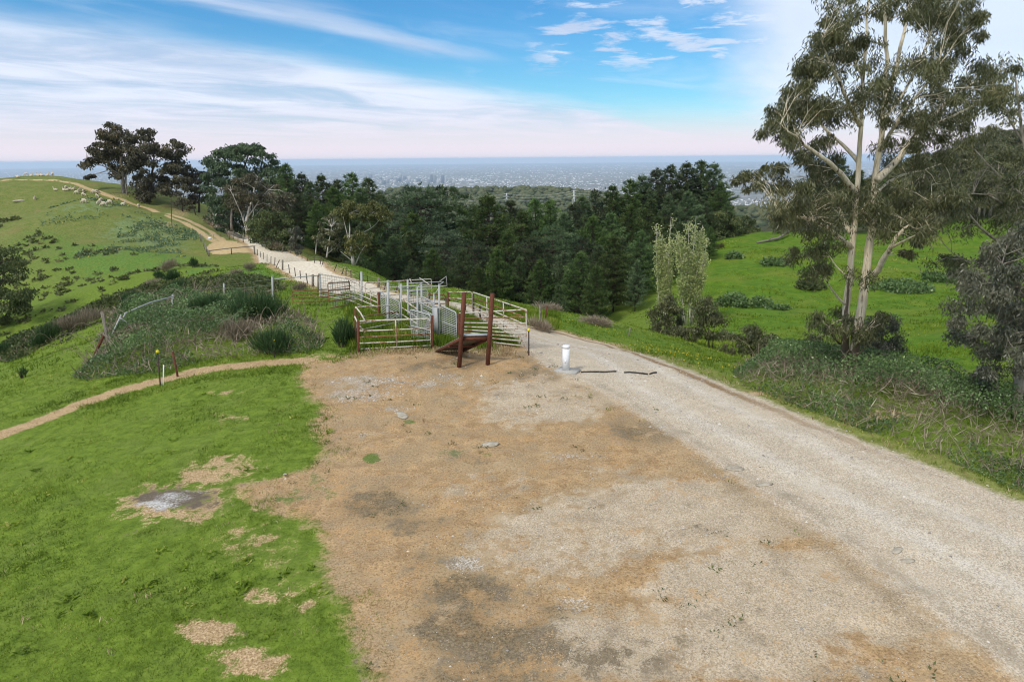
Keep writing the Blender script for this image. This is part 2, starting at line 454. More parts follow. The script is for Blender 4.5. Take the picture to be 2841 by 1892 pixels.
fine = g.math('ADD', g.math('MULTIPLY', nD, 0.6), g.math('MULTIPLY', nE, 0.4))
# --- grass
grass = g.mix(g.sstep(nC, 0.32, 0.68), (0.092, 0.138, 0.016), (0.18, 0.25, 0.03))
grass = g.mix(g.math('MULTIPLY', g.sstep(nB, 0.45, 0.7), 0.5), grass, (0.17, 0.20, 0.045))
grass = g.mix(g.math('MULTIPLY', g.sstep(fine, 0.42, 0.62), 0.35), grass, (0.17, 0.27, 0.035))
grass = g.mix(g.math('MULTIPLY', g.sstep(fine, 0.50, 0.34), 0.6), grass, (0.035, 0.07, 0.012))
vivid = g.mix(g.sstep(nB, 0.35, 0.65), (0.085, 0.165, 0.010), (0.150, 0.235, 0.018))
vivid = g.mix(g.math('MULTIPLY', g.sstep(nC, 0.6, 0.40), 0.5), vivid, (0.05, 0.13, 0.008))
vivid = g.mix(g.math('MULTIPLY', g.sstep(nA, 0.47, 0.62), 0.5), vivid, (0.185, 0.20, 0.03))
vivid = g.mix(g.math('MULTIPLY', g.sstep(nD, 0.55, 0.38), 0.55), vivid, (0.045, 0.09, 0.008))
vivid = g.mix(g.math('MULTIPLY', g.sstep(g.noise(P2, 0.35, 6, 0.7), 0.54, 0.70), 0.6), vivid, (0.055, 0.115, 0.012))
grass = g.mix(g.math('MULTIPLY', g.sstep(g.math('ADD', nC, g.math('MULTIPLY', nD, 0.7)), 0.97, 1.10), 0.45), grass, (0.27, 0.25, 0.09))
grass = g.mix(g.attr('vivid'), grass, vivid)
olive = g.mix(g.sstep(nB, 0.35, 0.7), (0.150, 0.190, 0.042), (0.225, 0.220, 0.07))
olive = g.mix(g.math('MULTIPLY', g.sstep(nC, 0.55, 0.40), 0.6), olive, (0.075, 0.105, 0.025))
olive = g.mix(g.math('MULTIPLY', g.sstep(nA, 0.56, 0.68), 0.5), olive, (0.25, 0.17, 0.075))
grass = g.mix(g.attr('olive'), grass, olive)
lush = g.mix(g.sstep(nC, 0.4, 0.6), (0.075, 0.145, 0.025), (0.14, 0.235, 0.04))
grass = g.mix(g.sstep(g.math('ADD', g.attr('lush'), g.math('MULTIPLY', g.math('SUBTRACT', nB, 0.5), 2.4)), 0.40, 1.1), grass, lush)
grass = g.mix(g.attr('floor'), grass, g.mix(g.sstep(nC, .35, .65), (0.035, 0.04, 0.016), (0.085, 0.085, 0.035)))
cape = g.mix(g.sstep(nC, 0.42, 0.6), (0.11, 0.17, 0.065), (0.20, 0.25, 0.11))
cape = g.mix(g.math('MULTIPLY', g.sstep(nD, 0.57, 0.66), 0.8), cape, (0.48, 0.42, 0.05))
grass = g.mix(g.sstep(g.math('ADD', g.attr('cape'), g.math('MULTIPLY', g.math('SUBTRACT', nB, 0.5), 2.6)), 0.45, 1.0), grass, cape)
bn = g.math('ADD', g.math('MULTIPLY', g.math('SUBTRACT', nC, 0.5), 1.3), g.math('ADD', g.math('MULTIPLY', cF, 1.3), g.math('MULTIPLY', cG, 1.8)))
bare = g.sstep(g.math('ADD', g.attr('bare'), g.math('MULTIPLY', bn, g.sstep(g.attr('bare'), 0.0, 0.3, 0.28, 1.0))), 0.42, 0.78)
straw = g.mix(g.sstep(nD, 0.36, 0.64), (0.40, 0.265, 0.135), (0.66, 0.49, 0.28))
straw = g.mix(g.math('MULTIPLY', g.sstep(nC, 0.55, 0.35), 0.4), straw, (0.28, 0.175, 0.085))
straw = g.mix(g.sstep(nF, 0.55, 0.40), straw, (0.27, 0.175, 0.085))
grass = g.mix(bare, grass, straw)
# --- brown, mossy yard
moss = g.mix(g.sstep(nC, 0.35, 0.65), (0.35, 0.225, 0.11), (0.56, 0.375, 0.19))
moss = g.mix(g.math('MULTIPLY', g.sstep(nB, 0.42, 0.62), 0.55), moss, (0.40, 0.30, 0.17))
moss = g.mix(g.math('MULTIPLY', g.sstep(nD, 0.52, 0.36), 0.6), moss, (0.16, 0.10, 0.045))
grit = g.mix(g.sstep(nC, 0.3, 0.7), (0.43, 0.33, 0.205), (0.60, 0.47, 0.305))
grit = g.mix(g.math('MULTIPLY', g.sstep(peb, 0.52, 0.62), 0.45), grit, (0.58, 0.50, 0.39))
grit = g.mix(g.math('MULTIPLY', g.sstep(peb, 0.42, 0.32), 0.42), grit, (0.21, 0.18, 0.135))
gmask = g.sstep(g.math('ADD', g.math('ADD', g.attr('grit'), g.math('MULTIPLY', g.math('SUBTRACT', nC, 0.5), 1.1)), g.math('MULTIPLY', g.math('SUBTRACT', nB, 0.5), 1.3)), 0.35, 0.68)
yard = g.mix(gmask, moss, grit)
white = g.mix(g.sstep(peb, 0.42, 0.56), (0.26, 0.22, 0.16), (0.60, 0.57, 0.51))
wmask = g.sstep(g.math('ADD', g.math('ADD', g.attr('stones'), g.math('MULTIPLY', g.math('SUBTRACT', nC, 0.5), 2.6)), g.math('ADD', g.math('MULTIPLY', g.math('SUBTRACT', nD, 0.5), 2.2), g.math('MULTIPLY', g.math('SUBTRACT', nB, 0.5), 1.4))), 0.62, 1.0)
yard = g.mix(g.math('MULTIPLY', wmask, 0.6), yard, white)
dark = g.mix(g.sstep(nD, 0.4, 0.6), (0.095, 0.074, 0.042), (0.22, 0.17, 0.10))
dmask = g.sstep(g.math('ADD', g.math('ADD', g.attr('dark'), g.math('MULTIPLY', g.math('SUBTRACT', nC, 0.5), 1.5)), g.math('ADD', g.math('MULTIPLY', g.math('SUBTRACT', nD, 0.5), 0.9), g.math('ADD', g.math('MULTIPLY', cG, 2.4), g.math('MULTIPLY', cF, 3.2)))), 0.45, 1.0)
yard = g.mix(g.math('MULTIPLY', dmask, 0.9), yard, dark)
tuft = g.sstep(g.math('ADD', g.attr('green'), g.math('MULTIPLY', g.math('SUBTRACT', nC, 0.5), 1.8)), 0.5, 0.8)
isl = g.sstep(g.math('ADD', g.noise(P2, 0.9, 7, 0.75), g.math('MULTIPLY', cF, 0.35)), 0.555, 0.63)
yard = g.mix(g.math('MULTIPLY', isl, 0.6), yard, g.mix(nF, (0.36, 0.20, 0.08), (0.60, 0.38, 0.17)))
yard = g.mix(g.math('MULTIPLY', tuft, 0.9), yard, (0.10, 0.17, 0.03))
ash = g.mix(g.sstep(g.math('ADD', g.attr('white_ash'), g.math('ADD', g.math('MULTIPLY', g.math('SUBTRACT', nD, 0.5), 1.6), g.math('MULTIPLY', g.math('SUBTRACT', nC, 0.5), 1.0))), 0.35, 1.0), (0.15, 0.118, 0.082), (0.54, 0.52, 0.48))
clod = g.math('ADD', 1.0, g.math('MULTIPLY', g.sstep(nF, 0.36, 0.64, -0.36, 0.26), g.sstep(nG, 0.35, 0.65, 0.35, 1.0)))
def mul(c, f):
    n = g.new('ShaderNodeMix', data_type='RGBA', blend_type='MULTIPLY'); n.inputs[0].default_value = 1.0; g.put(n.inputs[6], c)
    cc = g.new('ShaderNodeCombineColor'); [g.l.new(f, cc.inputs[k]) for k in range(3)]; g.l.new(cc.outputs[0], n.inputs[7]); return n.outputs[2]
yard = g.mix(g.math('MULTIPLY', g.sstep(nG, 0.50, 0.62), 0.45), yard, (0.30, 0.23, 0.145))
yard = g.mix(g.math('MULTIPLY', g.sstep(g.math('ADD', nG, g.math('MULTIPLY', nF, 0.35)), 0.60, 0.50), 0.5), yard, (0.52, 0.41, 0.265))
yard = g.mix(g.math('MULTIPLY', g.sstep(g.math('ADD', g.attr('rut'), g.math('MULTIPLY', g.math('SUBTRACT', nG, 0.5), 3.2)), 0.45, 1.2), 0.45), yard, g.mix(nF, (0.12, 0.095, 0.06), (0.38, 0.30, 0.20)))
yard = mul(yard, clod)
# --- road
road = g.mix(g.sstep(nC, 0.3, 0.7), (0.50, 0.395, 0.26), (0.60, 0.49, 0.335))
road = g.mix(g.attr('wheel'), road, g.mix(g.sstep(nC, 0.35, 0.6), (0.56, 0.47, 0.34), (0.68, 0.60, 0.47)))
road = g.mix(g.math('MULTIPLY', g.sstep(peb, 0.44, 0.34), g.sstep(nB, 0.3, 0.6, 0.15, 0.5)), road, (0.24, 0.215, 0.18))
road = g.mix(g.math('MULTIPLY', g.sstep(peb, 0.55, 0.66), 0.5), road, (0.70, 0.63, 0.52))
road = mul(road, g.sstep(nF, 0.3, 0.7, 0.78, 1.16))
road = g.mix(g.math('MULTIPLY', g.sstep(nG, 0.54, 0.68), 0.4), road, (0.36, 0.29, 0.195))
road = g.mix(g.math('MULTIPLY', g.sstep(g.math('ADD', g.attr('rut'), g.math('MULTIPLY', g.math('SUBTRACT', nG, 0.5), 3.2)), 0.45, 1.2), 0.45), road, g.mix(nF, (0.12, 0.095, 0.06), (0.38, 0.30, 0.20)))
road = g.mix(g.attr('pale'), road, g.mix(g.sstep(nC, 0.35, 0.65), (0.60, 0.50, 0.35), (0.76, 0.68, 0.53)))
track = g.mix(g.sstep(nC, 0.35, 0.65), (0.44, 0.31, 0.15), (0.58, 0.44, 0.24))
wob = g.math('ADD', g.math('MULTIPLY', g.math('SUBTRACT', nC, 0.5), 0.9), g.math('MULTIPLY', g.math('SUBTRACT', nD, 0.5), 0.5))
wobb = g.math('ADD', wob, g.math('MULTIPLY', g.math('SUBTRACT', nB, 0.5), 1.2))
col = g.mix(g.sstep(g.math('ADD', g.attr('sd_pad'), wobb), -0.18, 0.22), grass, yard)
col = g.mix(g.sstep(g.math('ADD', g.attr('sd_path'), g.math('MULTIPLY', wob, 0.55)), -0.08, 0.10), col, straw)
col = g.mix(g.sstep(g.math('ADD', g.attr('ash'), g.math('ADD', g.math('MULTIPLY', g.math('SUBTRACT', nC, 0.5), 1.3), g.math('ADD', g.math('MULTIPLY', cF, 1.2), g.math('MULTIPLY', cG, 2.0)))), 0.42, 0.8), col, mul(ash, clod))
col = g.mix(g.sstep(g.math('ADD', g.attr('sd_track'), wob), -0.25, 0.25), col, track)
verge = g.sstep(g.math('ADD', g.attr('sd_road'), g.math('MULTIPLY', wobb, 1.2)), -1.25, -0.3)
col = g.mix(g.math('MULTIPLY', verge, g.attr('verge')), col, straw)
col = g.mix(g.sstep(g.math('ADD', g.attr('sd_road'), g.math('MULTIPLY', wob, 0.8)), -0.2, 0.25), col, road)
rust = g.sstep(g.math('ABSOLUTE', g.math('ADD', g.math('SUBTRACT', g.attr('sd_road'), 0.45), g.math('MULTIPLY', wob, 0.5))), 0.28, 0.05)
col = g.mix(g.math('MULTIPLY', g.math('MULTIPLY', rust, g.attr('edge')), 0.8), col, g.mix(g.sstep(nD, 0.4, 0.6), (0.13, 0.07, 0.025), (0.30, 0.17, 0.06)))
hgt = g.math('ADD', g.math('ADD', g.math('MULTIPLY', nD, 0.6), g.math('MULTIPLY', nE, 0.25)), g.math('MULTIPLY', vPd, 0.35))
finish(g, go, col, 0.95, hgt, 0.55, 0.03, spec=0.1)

# ---------------------------------------------------------------- ground mesh, split into the surfaces it carries
X, Y, Z = GX, GY, GZ
nearm = (_rr < 330)
sd_road = sd_poly(ROAD, X, Y)
sd_road = np.maximum(sd_road, sd_line(FAR_ROAD, 1.3, X, Y))
sd_pad = sd_poly(PAD, X, Y)
sd_path = sd_line(PATH, 0.42, X, Y)
sd_track = np.maximum(np.maximum(sd_line(RUT1, 0.75, X, Y), sd_line(RUT2, 0.7, X, Y)), sd_poly(MOUTH, X, Y))
stones = blob([(1030, 1055, 130, 22, .9), (1010, 1095, 110, 22, 1), (1180, 1065, 60, 15, .8), (1100, 1135, 60, 12, .8), (1100, 1050, 70, 12, .7), (1290, 1565, 55, 22, .9), (1580, 1268, 75, 14, .8), (1245, 1045, 40, 12, .7), (1025, 1200, 50, 18, .5), (1590, 1680, 70, 24, .75), (1980, 1560, 90, 26, .5), (1350, 1060, 160, 40, .45)], X, Y)
dark_ = blob([(1050, 1395, 110, 45, .95), (1160, 1460, 90, 40, .7), (1800, 1195, 110, 34, 1.0), (1300, 1640, 130, 60, 1.0), (1250, 1740, 150, 70, 1.0), (1420, 1790, 230, 80, 1.0), (1650, 1830, 220, 60, .8), (1350, 1890, 260, 60, .8), (1330, 1280, 90, 20, .5), (1230, 1010, 130, 22, .8), (1500, 1030, 110, 26, .75), (1560, 1700, 70, 26, .8), (1900, 1790, 200, 40, .5), (1180, 1560, 80, 30, .5)], X, Y)
grit_ = blob([(1560, 1090, 260, 60, .75), (1500, 1130, 220, 60, .7), (1900, 1420, 420, 120, .85), (2200, 1650, 500, 160, .9), (1600, 1500, 330, 120, .6), (1850, 1800, 700, 120, .7), (1350, 1350, 150, 50, .5), (1320, 1720, 250, 100, .45), (1750, 1300, 150, 40, .4)], X, Y)
green_ = blob([(1030, 1272, 26, 16, 1), (1135, 1170, 24, 7, .9), (1250, 1258, 60, 14, .6), (1350, 1262, 25, 10, .6), (870, 1350, 80, 45, .55), (1000, 1050, 20, 8, .5), (1060, 1130, 30, 8, .4), (800, 1380, 60, 30, .6)], X, Y)
ash_ = blob([(485, 1380, 112, 36, 1.0)], X, Y)
white_ash_ = blob([(425, 1402, 75, 20, .85), (480, 1378, 60, 16, .7), (545, 1358, 50, 12, .55)], X, Y)
bare_ = blob([(575, 1752, 80, 34, 1.0), (690, 1835, 110, 42, .95), (620, 1295, 110, 40, .75), (480, 1390, 170, 62, .8), (560, 1320, 60, 26, .9), (760, 1380, 120, 50, .6), (720, 1655, 60, 26, .7), (640, 1160, 60, 14, .45), (620, 1090, 60, 10, .45), (690, 1500, 150, 70, .42), (820, 1640, 70, 70, .46),
              (620, 700, 40, 10, .7), (500, 590, 30, 12, .6), (455, 622, 40, 10, .6), (280, 505, 60, 14, .4), (330, 540, 40, 20, .4), (920, 765, 70, 12, .8), (1300, 850, 110, 14, .8), (1420, 885, 70, 14, .5), (2440, 1150, 120, 14, .6), (2100, 1090, 60, 10, .7), (900, 985, 90, 10, .5)], X, Y)
vivid_ = np.clip((X - 14 + (Y - 26) * -0.05) / 8, 0, 1) * np.clip((Y - 30) / 8, 0, 1)
vivid_ = np.maximum(vivid_, 0.75 * np.clip((Y - 33) / 6, 0, 1) * np.clip((sd_line(_a, 12.0, X, Y)) / 5, 0, 1) * (sd_road < 0) * (X > -30))
olive_ = np.clip((Y - 88) / 45, 0, 1) * np.clip((-X - 8) / 12, 0, 1)
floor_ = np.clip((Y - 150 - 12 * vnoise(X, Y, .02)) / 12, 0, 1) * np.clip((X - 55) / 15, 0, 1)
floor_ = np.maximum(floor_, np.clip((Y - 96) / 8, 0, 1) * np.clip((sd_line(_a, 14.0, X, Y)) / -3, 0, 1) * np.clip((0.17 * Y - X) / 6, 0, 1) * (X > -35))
lush_ = blob([(330, 720, 260, 60, .9), (120, 680, 140, 40, .7), (560, 740, 100, 30, .8), (450, 600, 60, 30, .5), (700, 770, 110, 36, .9), (250, 600, 150, 24, .5), (120, 540, 90, 12, .4)], X, Y)
cape_ = blob([(400, 635, 120, 40, .95), (440, 670, 90, 26, .9), (250, 572, 110, 20, .75), (520, 650, 50, 16, .9), (260, 700, 60, 16, .6), (130, 598, 60, 14, .5), (395, 520, 30, 8, .5), (330, 690, 60, 20, .6), (560, 600, 30, 14, .3)], X, Y)
_mid = (sd_line((_a[:20] + np.array([np.interp(np.linspace(0, 1, 20), np.linspace(0, 1, len(_b)), _b[::-1][:, k]) for k in (0, 1)]).T) / 2, 0, X, Y))
wheel_ = np.clip(1 - np.abs(-_mid - 0.85) / 0.55, 0, 1) * (sd_road > 0.2)
pale_ = np.clip((Y - 30) / 35, 0, 1)
rut_ = np.clip(1 - np.abs(sd_line(_b[14:], 0, X, Y) + .35) / .55, 0, 1) * (Y < 26)
sd_pad = np.maximum(sd_pad, sd_line(_b[14:], 0.9, X, Y))
verge_ = np.clip((Y - 24) / 12, 0.25, 1) * np.clip(np.where(X > 1, 1.0, np.clip((Y - 44) / 8, 0, 1)), 0, 1)
edge_ = np.where((X > -3) & (Y < 60) & (sd_line(_a, 1.6, X, Y) > 0), np.clip((Y - 14) / 8, 0, 1), 0)
attrs = dict(sd_road=np.clip(sd_road, -9, 9), sd_pad=np.clip(sd_pad, -9, 9), sd_path=np.clip(sd_path, -9, 9), sd_track=np.clip(sd_track, -9, 9), stones=stones, dark=dark_, grit=grit_, green=green_,
             ash=ash_, white_ash=white_ash_, bare=bare_, vivid=vivid_, olive=olive_, lush=lush_, cape=cape_, wheel=wheel_, floor=floor_, rut=rut_, pale=pale_, verge=verge_, edge=edge_)
nt_, nr_ = GX.shape
ii, jj = np.meshgrid(np.arange(nt_ - 1), np.arange(nr_ - 1), indexing='ij')
quads = np.stack([ii * nr_ + jj, ii * nr_ + jj + 1, (ii + 1) * nr_ + jj + 1, (ii + 1) * nr_ + jj], -1).reshape(-1, 4)[:, ::-1]
cellv = lambda a: (a[:-1, :-1] + a[1:, :-1] + a[:-1, 1:] + a[1:, 1:]).ravel() / 4
cls = np.zeros(len(quads), int)
cls[cellv(sd_track) > 0] = 3; cls[cellv(sd_path) > 0] = 4; cls[cellv(sd_pad) > 0] = 2; cls[cellv(sd_road) > 0] = 1
Vall = np.stack([GX.ravel(), GY.ravel(), GZ.ravel()], 1)
def sub_ground(name, sel):
    q = quads[sel]; u, inv = np.unique(q, return_inverse=True)
    me = np_mesh(name, Vall[u], inv.reshape(-1, 4), GM, vattr={k: a.ravel()[u] for k, a in attrs.items()}, smooth=True)
    return tag(link(name, me), kind='structure')
sub_ground('ground', cls == 0)
sub_ground('gravel_road', cls == 1)
sub_ground('gravel_yard', cls == 2)
sub_ground('dirt_track', cls == 3)
sub_ground('straw_path', cls == 4)
def fieldv(a, x, y):
    r = np.hypot(x, y); th = np.degrees(np.arctan2(x, y))
    i = np.rint(np.interp(th, TH, np.arange(len(TH)))).astype(int); j = np.rint(np.interp(np.log(np.maximum(r, 3.0)), np.log(RR), np.arange(len(RR)))).astype(int)
    return a[i, j]

# the near cap under the camera and the long slope from the hills down to the plain
PLAIN = -400.0
cap = np.concatenate([[[0, 0, 0.1]], Vall.reshape(nt_, nr_, 3)[:, 0]])
T_ = [[0, k + 1, k] for k in range(1, nt_)]
me = np_mesh('ground', cap, [np.array(T_)], GM, vattr={k: np.zeros(len(cap)) for k in attrs}); tag(link('ground', me), kind='structure')
RS = np.array([1.0, 1.3, 1.8, 2.6, 3.8, 5.2])
ring = []
for i_, t_ in enumerate(np.radians(TH)):
    z0 = GZ[i_, -1]
    for k, s in enumerate(RS):
        rr = 620 * s; f = min(1, (s - 1) / 3.6); zz = z0 + (PLAIN - 3 - z0) * (f ** 0.85)
        zz += 14 * float(vnoise(rr * math.sin(t_), rr * math.cos(t_), 0.004)) * (0 < k < 5)
        ring.append((rr * math.sin(t_), rr * math.cos(t_), zz))
ring = np.array(ring); m_ = len(RS)
qi, qj = np.meshgrid(np.arange(nt_ - 1), np.arange(m_ - 1), indexing='ij')
rq = np.stack([qi * m_ + qj, qi * m_ + qj + 1, (qi + 1) * m_ + qj + 1, (qi + 1) * m_ + qj], -1).reshape(-1, 4)[:, ::-1]
BM, b_, bo = new_mat('scrub_slope')
bp = b_.new('ShaderNodeNewGeometry').outputs['Position']
finish(b_, bo, b_.mix(b_.sstep(b_.noise(bp, 0.02, 6, 0.7), 0.35, 0.65), (0.045, 0.06, 0.025), (0.11, 0.12, 0.05)), 1.0, spec=0.0)
tag(link('hills', np_mesh('hills', ring, rq, BM, smooth=True)), kind='structure')

# ---------------------------------------------------------------- plain, sea
PM, pm, po = new_mat('suburban_plain')
pp = pm.new('ShaderNodeNewGeometry').outputs['Position']
a1 = pm.noise(pp, 0.0006, 5, 0.6); a2 = pm.noise(pp, 0.006, 5, 0.7); vv1 = pm.voro(pp, 0.012, 1); a3 = pm.new('ShaderNodeRGBToBW'); pm.l.new(vv1, a3.inputs[0])
pc = pm.mix(pm.sstep(a1, 0.35, 0.65), (0.09, 0.115, 0.085), (0.20, 0.19, 0.16))
pc = pm.mix(pm.sstep(a2, 0.42, 0.62), pc, (0.19, 0.175, 0.15))
pc = pm.mix(pm.math('MULTIPLY', pm.sstep(a3.outputs[0], 0.58, 0.72), 0.5), pc, (0.40, 0.38, 0.35))
finish(pm, po, pc, 1.0, spec=0.0)
_pa = np.radians(np.linspace(-85, 85, 61))
pr_ = np.concatenate([[[0, -6000, PLAIN]], np.stack([62000 * np.sin(_pa), 62000 * np.cos(_pa) - 4000, np.full(61, PLAIN)], 1)])
tag(link('plain', np_mesh('plain', pr_, [np.array([[0, k + 1, k] for k in range(1, 61)])], PM)), kind='structure')

# ---------------------------------------------------------------- the wooded hill in the middle distance
FM_, f_, fo = new_mat('far_forest_crowns')
fv = f_.attr('var')
fp = f_.new('ShaderNodeNewGeometry').outputs['Position']
fc = f_.mix(fv, (0.055, 0.075, 0.036), (0.125, 0.135, 0.065))  # greens lightened to look hazier: some haze is put into the colour
fc = f_.mix(f_.math('MULTIPLY', f_.sstep(f_.noise(fp, 0.12, 3, 0.6), 0.45, 0.6), 0.6), fc, (0.15, 0.15, 0.075))
finish(f_, fo, fc, 1.0, f_.noise(fp, 0.5, 4, 0.7), 0.8, 0.8, spec=0.0)
_ico = bmesh.new(); bmesh.ops.create_icosphere(_ico, subdivisions=1, radius=1.0)
ICO_V = np.array([v.co[:] for v in _ico.verts]); ICO_F = np.array([[v.index for v in f.verts] for f in _ico.faces]); _ico.free()
def crown_mass(name, pts, rad, mat, squash=0.75, jit=0.28):
    N = len(pts); nv = len(ICO_V)
    V = ICO_V[None] * (1 + rng.uniform(-jit, jit, (N, nv, 1))) * (rad[:, None, None] * np.array([1, 1, squash]))
    a = rng.uniform(0, 6.28, N); ca_, sa_ = np.cos(a), np.sin(a)
    x = V[..., 0] * ca_[:, None] - V[..., 1] * sa_[:, None]; y = V[..., 0] * sa_[:, None] + V[..., 1] * ca_[:, None]
    V = np.stack([x, y, V[..., 2]], -1) + pts[:, None, :]
    F = (ICO_F[None] + (np.arange(N) * nv)[:, None, None]).reshape(-1, 3)
    return np_mesh(name, V.reshape(-1, 3), [F], mat, fattr={'var': np.repeat(rng.uniform(0, 1, N), len(ICO_F))}, smooth=False)
# ridge line of the hill as seen, at its distance
ridge_px = [(820, 560, 1500), (960, 545, 1600), (1065, 525, 1750), (1110, 518, 1800), (1240, 521, 1850), (1380, 517, 1900), (1500, 516, 1900), (1600, 522, 1850), (1680, 530, 1750), (1800, 556, 1650), (1900, 566, 1550), (2010, 570, 1450), (2150, 572, 1400), (2400, 566, 1350), (2700, 560, 1300)]
rg = np.array([aty(a, b, c) for a, b, c in ridge_px]); rg[:, 2] -= 9
gx = np.linspace(rg[0, 0], rg[-1, 0], 110); ry_ = np.interp(gx, rg[:, 0], rg[:, 1]); rz_ = np.interp(gx, rg[:, 0], rg[:, 2])
rows = []
SR = np.array([-620, -480, -360, -260, -170, -90, -30, 0, 60, 160, 320, 620, 1200])
SZ = np.array([-150, -112, -80, -52, -30, -13, -3, 0, -5, -25, -75, -200, -420])
for k in range(len(gx)):
    sp_ = 10 * vnoise(gx[k], SR, 0.006)
    rows.append(np.stack([np.full(len(SR), gx[k]), ry_[k] + SR, np.maximum(rz_[k] + SZ + sp_ * np.clip(np.abs(SR) / 150, 0, 1), PLAIN - 5)], 1))
hv = np.array(rows); nh, mh = hv.shape[:2]
qi, qj = np.meshgrid(np.arange(nh - 1), np.arange(mh - 1), indexing='ij')
hq = np.stack([qi * mh + qj, qi * mh + qj + 1, (qi + 1) * mh + qj + 1, (qi + 1) * mh + qj], -1).reshape(-1, 4)[:, ::-1]
tag(link('hill', np_mesh('hill', hv.reshape(-1, 3), hq, BM, smooth=True)), kind='structure')
def hill_z(x, y):
    k = np.clip(np.interp(x, gx, np.arange(nh)), 0, nh - 1); kk = np.rint(k).astype(int)
    d = y - np.interp(x, gx, ry_)
    return np.interp(d, SR, SZ) + rz_[kk] + 10 * vnoise(x, d, 0.006) * np.clip(np.abs(d) / 150, 0, 1)
N_ = 5200
hx = rng.uniform(gx[0], gx[-1], N_); hd = rng.uniform(-560, 120, N_)
hy = np.interp(hx, gx, ry_) + hd
hp = np.stack([hx, hy, hill_z(hx, hy) + rng.uniform(1, 5, N_)], 1)
tag(link('far_woods', crown_mass('far_woods', hp, rng.uniform(5, 11, N_), FM_)), kind='stuff')

# ---------------------------------------------------------------- metal, timber and paint
def metal_mat(name, base, rust, amt, rough=0.55, scale=5.0):
    m, n, o = new_mat(name)
    p = n.new('ShaderNodeNewGeometry').outputs['Position']
    k = n.noise(p, scale, 5, 0.7); k2 = n.noise(p, 38, 3, 0.6)
    f = n.sstep(n.math('ADD', k, n.math('MULTIPLY', n.math('SUBTRACT', k2, 0.5), 0.35)), 0.72 - amt, 0.80 - amt)
    c = n.mix(f, n.mix(n.sstep(k2, 0.35, 0.7), tuple(q * 0.8 for q in base), base), n.mix(k2, tuple(q * 0.7 for q in rust), tuple(q * 1.35 for q in rust)))
    finish(n, o, c, rough, k2, 0.3, 0.004, spec=0.35)
    return m
GALV = metal_mat('weathered_galvanised_steel', (0.46, 0.465, 0.44), (0.34, 0.24, 0.15), 0.10)
PIPE = metal_mat('rust_spotted_pipe', (0.66, 0.61, 0.50), (0.30, 0.16, 0.08), 0.205, scale=3.5)
RUSTY = metal_mat('rusty_pipe', (0.40, 0.34, 0.26), (0.22, 0.09, 0.035), 0.36, 0.75, scale=3.0)
RUST = metal_mat('dark_red_rust', (0.15, 0.050, 0.024), (0.085, 0.028, 0.016), 0.2, 0.85)
IRON = metal_mat('dark_iron', (0.055, 0.042, 0.034), (0.12, 0.05, 0.03), 0.2, 0.8)
WHITEM = metal_mat('white_paint', (0.90, 0.91, 0.91), (0.72, 0.72, 0.70), 0.0, 0.4)
YEL = metal_mat('yellow_plastic', (0.85, 0.70, 0.02), (0.7, 0.55, 0.02), 0.05, 0.5)
BLACKM = metal_mat('black_rubber', (0.025, 0.025, 0.026), (0.06, 0.055, 0.05), 0.2, 0.6)
CONC = metal_mat('pale_concrete', (0.50, 0.48, 0.43), (0.36, 0.33, 0.28), 0.2, 0.95, 9)
WOODM, wm, wo_ = new_mat('grey_weathered_timber')
_p = wm.new('ShaderNodeNewGeometry').outputs['Position']
_k = wm.noise(wm.scale3(_p, 14, 14, 2.2), 3, 5, 0.65)
finish(wm, wo_, wm.mix(wm.sstep(_k, 0.3, 0.7), (0.10, 0.085, 0.065), (0.30, 0.265, 0.21)), 0.9, _k, 0.5, 0.01)
STONEM, sm_, so_ = new_mat('pale_field_stone')
_p = sm_.new('ShaderNodeNewGeometry').outputs['Position']
_k = sm_.noise(_p, 6, 6, 0.65)
finish(sm_, so_, sm_.mix(sm_.sstep(_k, 0.3, 0.7), (0.30, 0.26, 0.19), (0.52, 0.46, 0.36)), 0.95, _k, 0.6, 0.03)


def part(name, G, mat, root, smooth=True, label=None, kind=None, under=None):
    o = link(name, G.mesh(name, mat, origin=np.array(root.location[:]), smooth=smooth), parent=under or root)
    if label: o['label'] = label
    if kind: o['kind'] = kind
    return o

def upright(base_px, top_px, depth=None):
    b = at(*base_px) if depth is None else gnd(base_px[0], depth)
    t = aty(top_px[0], top_px[1], b[1]); return b, t

def steel_post(base_px, top_px, rad, mat, label, name='steel_post', cat='post', group=None, square=False, capm=None, depth=None):
    b, t = upright(base_px, top_px, depth)
    o = thing(name, b, label, cat, group)
    G = Geo(); P = np.array([b - (t - b) / np.linalg.norm(t - b) * 0.15, b, t])
    G.tube(P, rad, sides=4 if square else 10)
    sh_ = part('shaft', G, mat, o, smooth=not square)
    if capm:
        G = Geo(); d = (t - b) / np.linalg.norm(t - b)
        G.tube(np.array([t - d * 0.05, t + d * 0.03]), rad * 2.1, sides=8); G.tube(np.array([t + d * 0.03, t + d * 0.045]), [rad * 2.1, rad * 1.5], sides=8)
        part('cap', G, capm, o, under=sh_)
    elif not square:
        G = Geo(); d = (t - b) / np.linalg.norm(t - b)
        G.tube(np.array([t, t + d * 0.02, t + d * 0.035]), [rad * 1.12, rad * 1.05, rad * 0.4], sides=10); part('cap', G, mat, o, under=sh_)
    return o

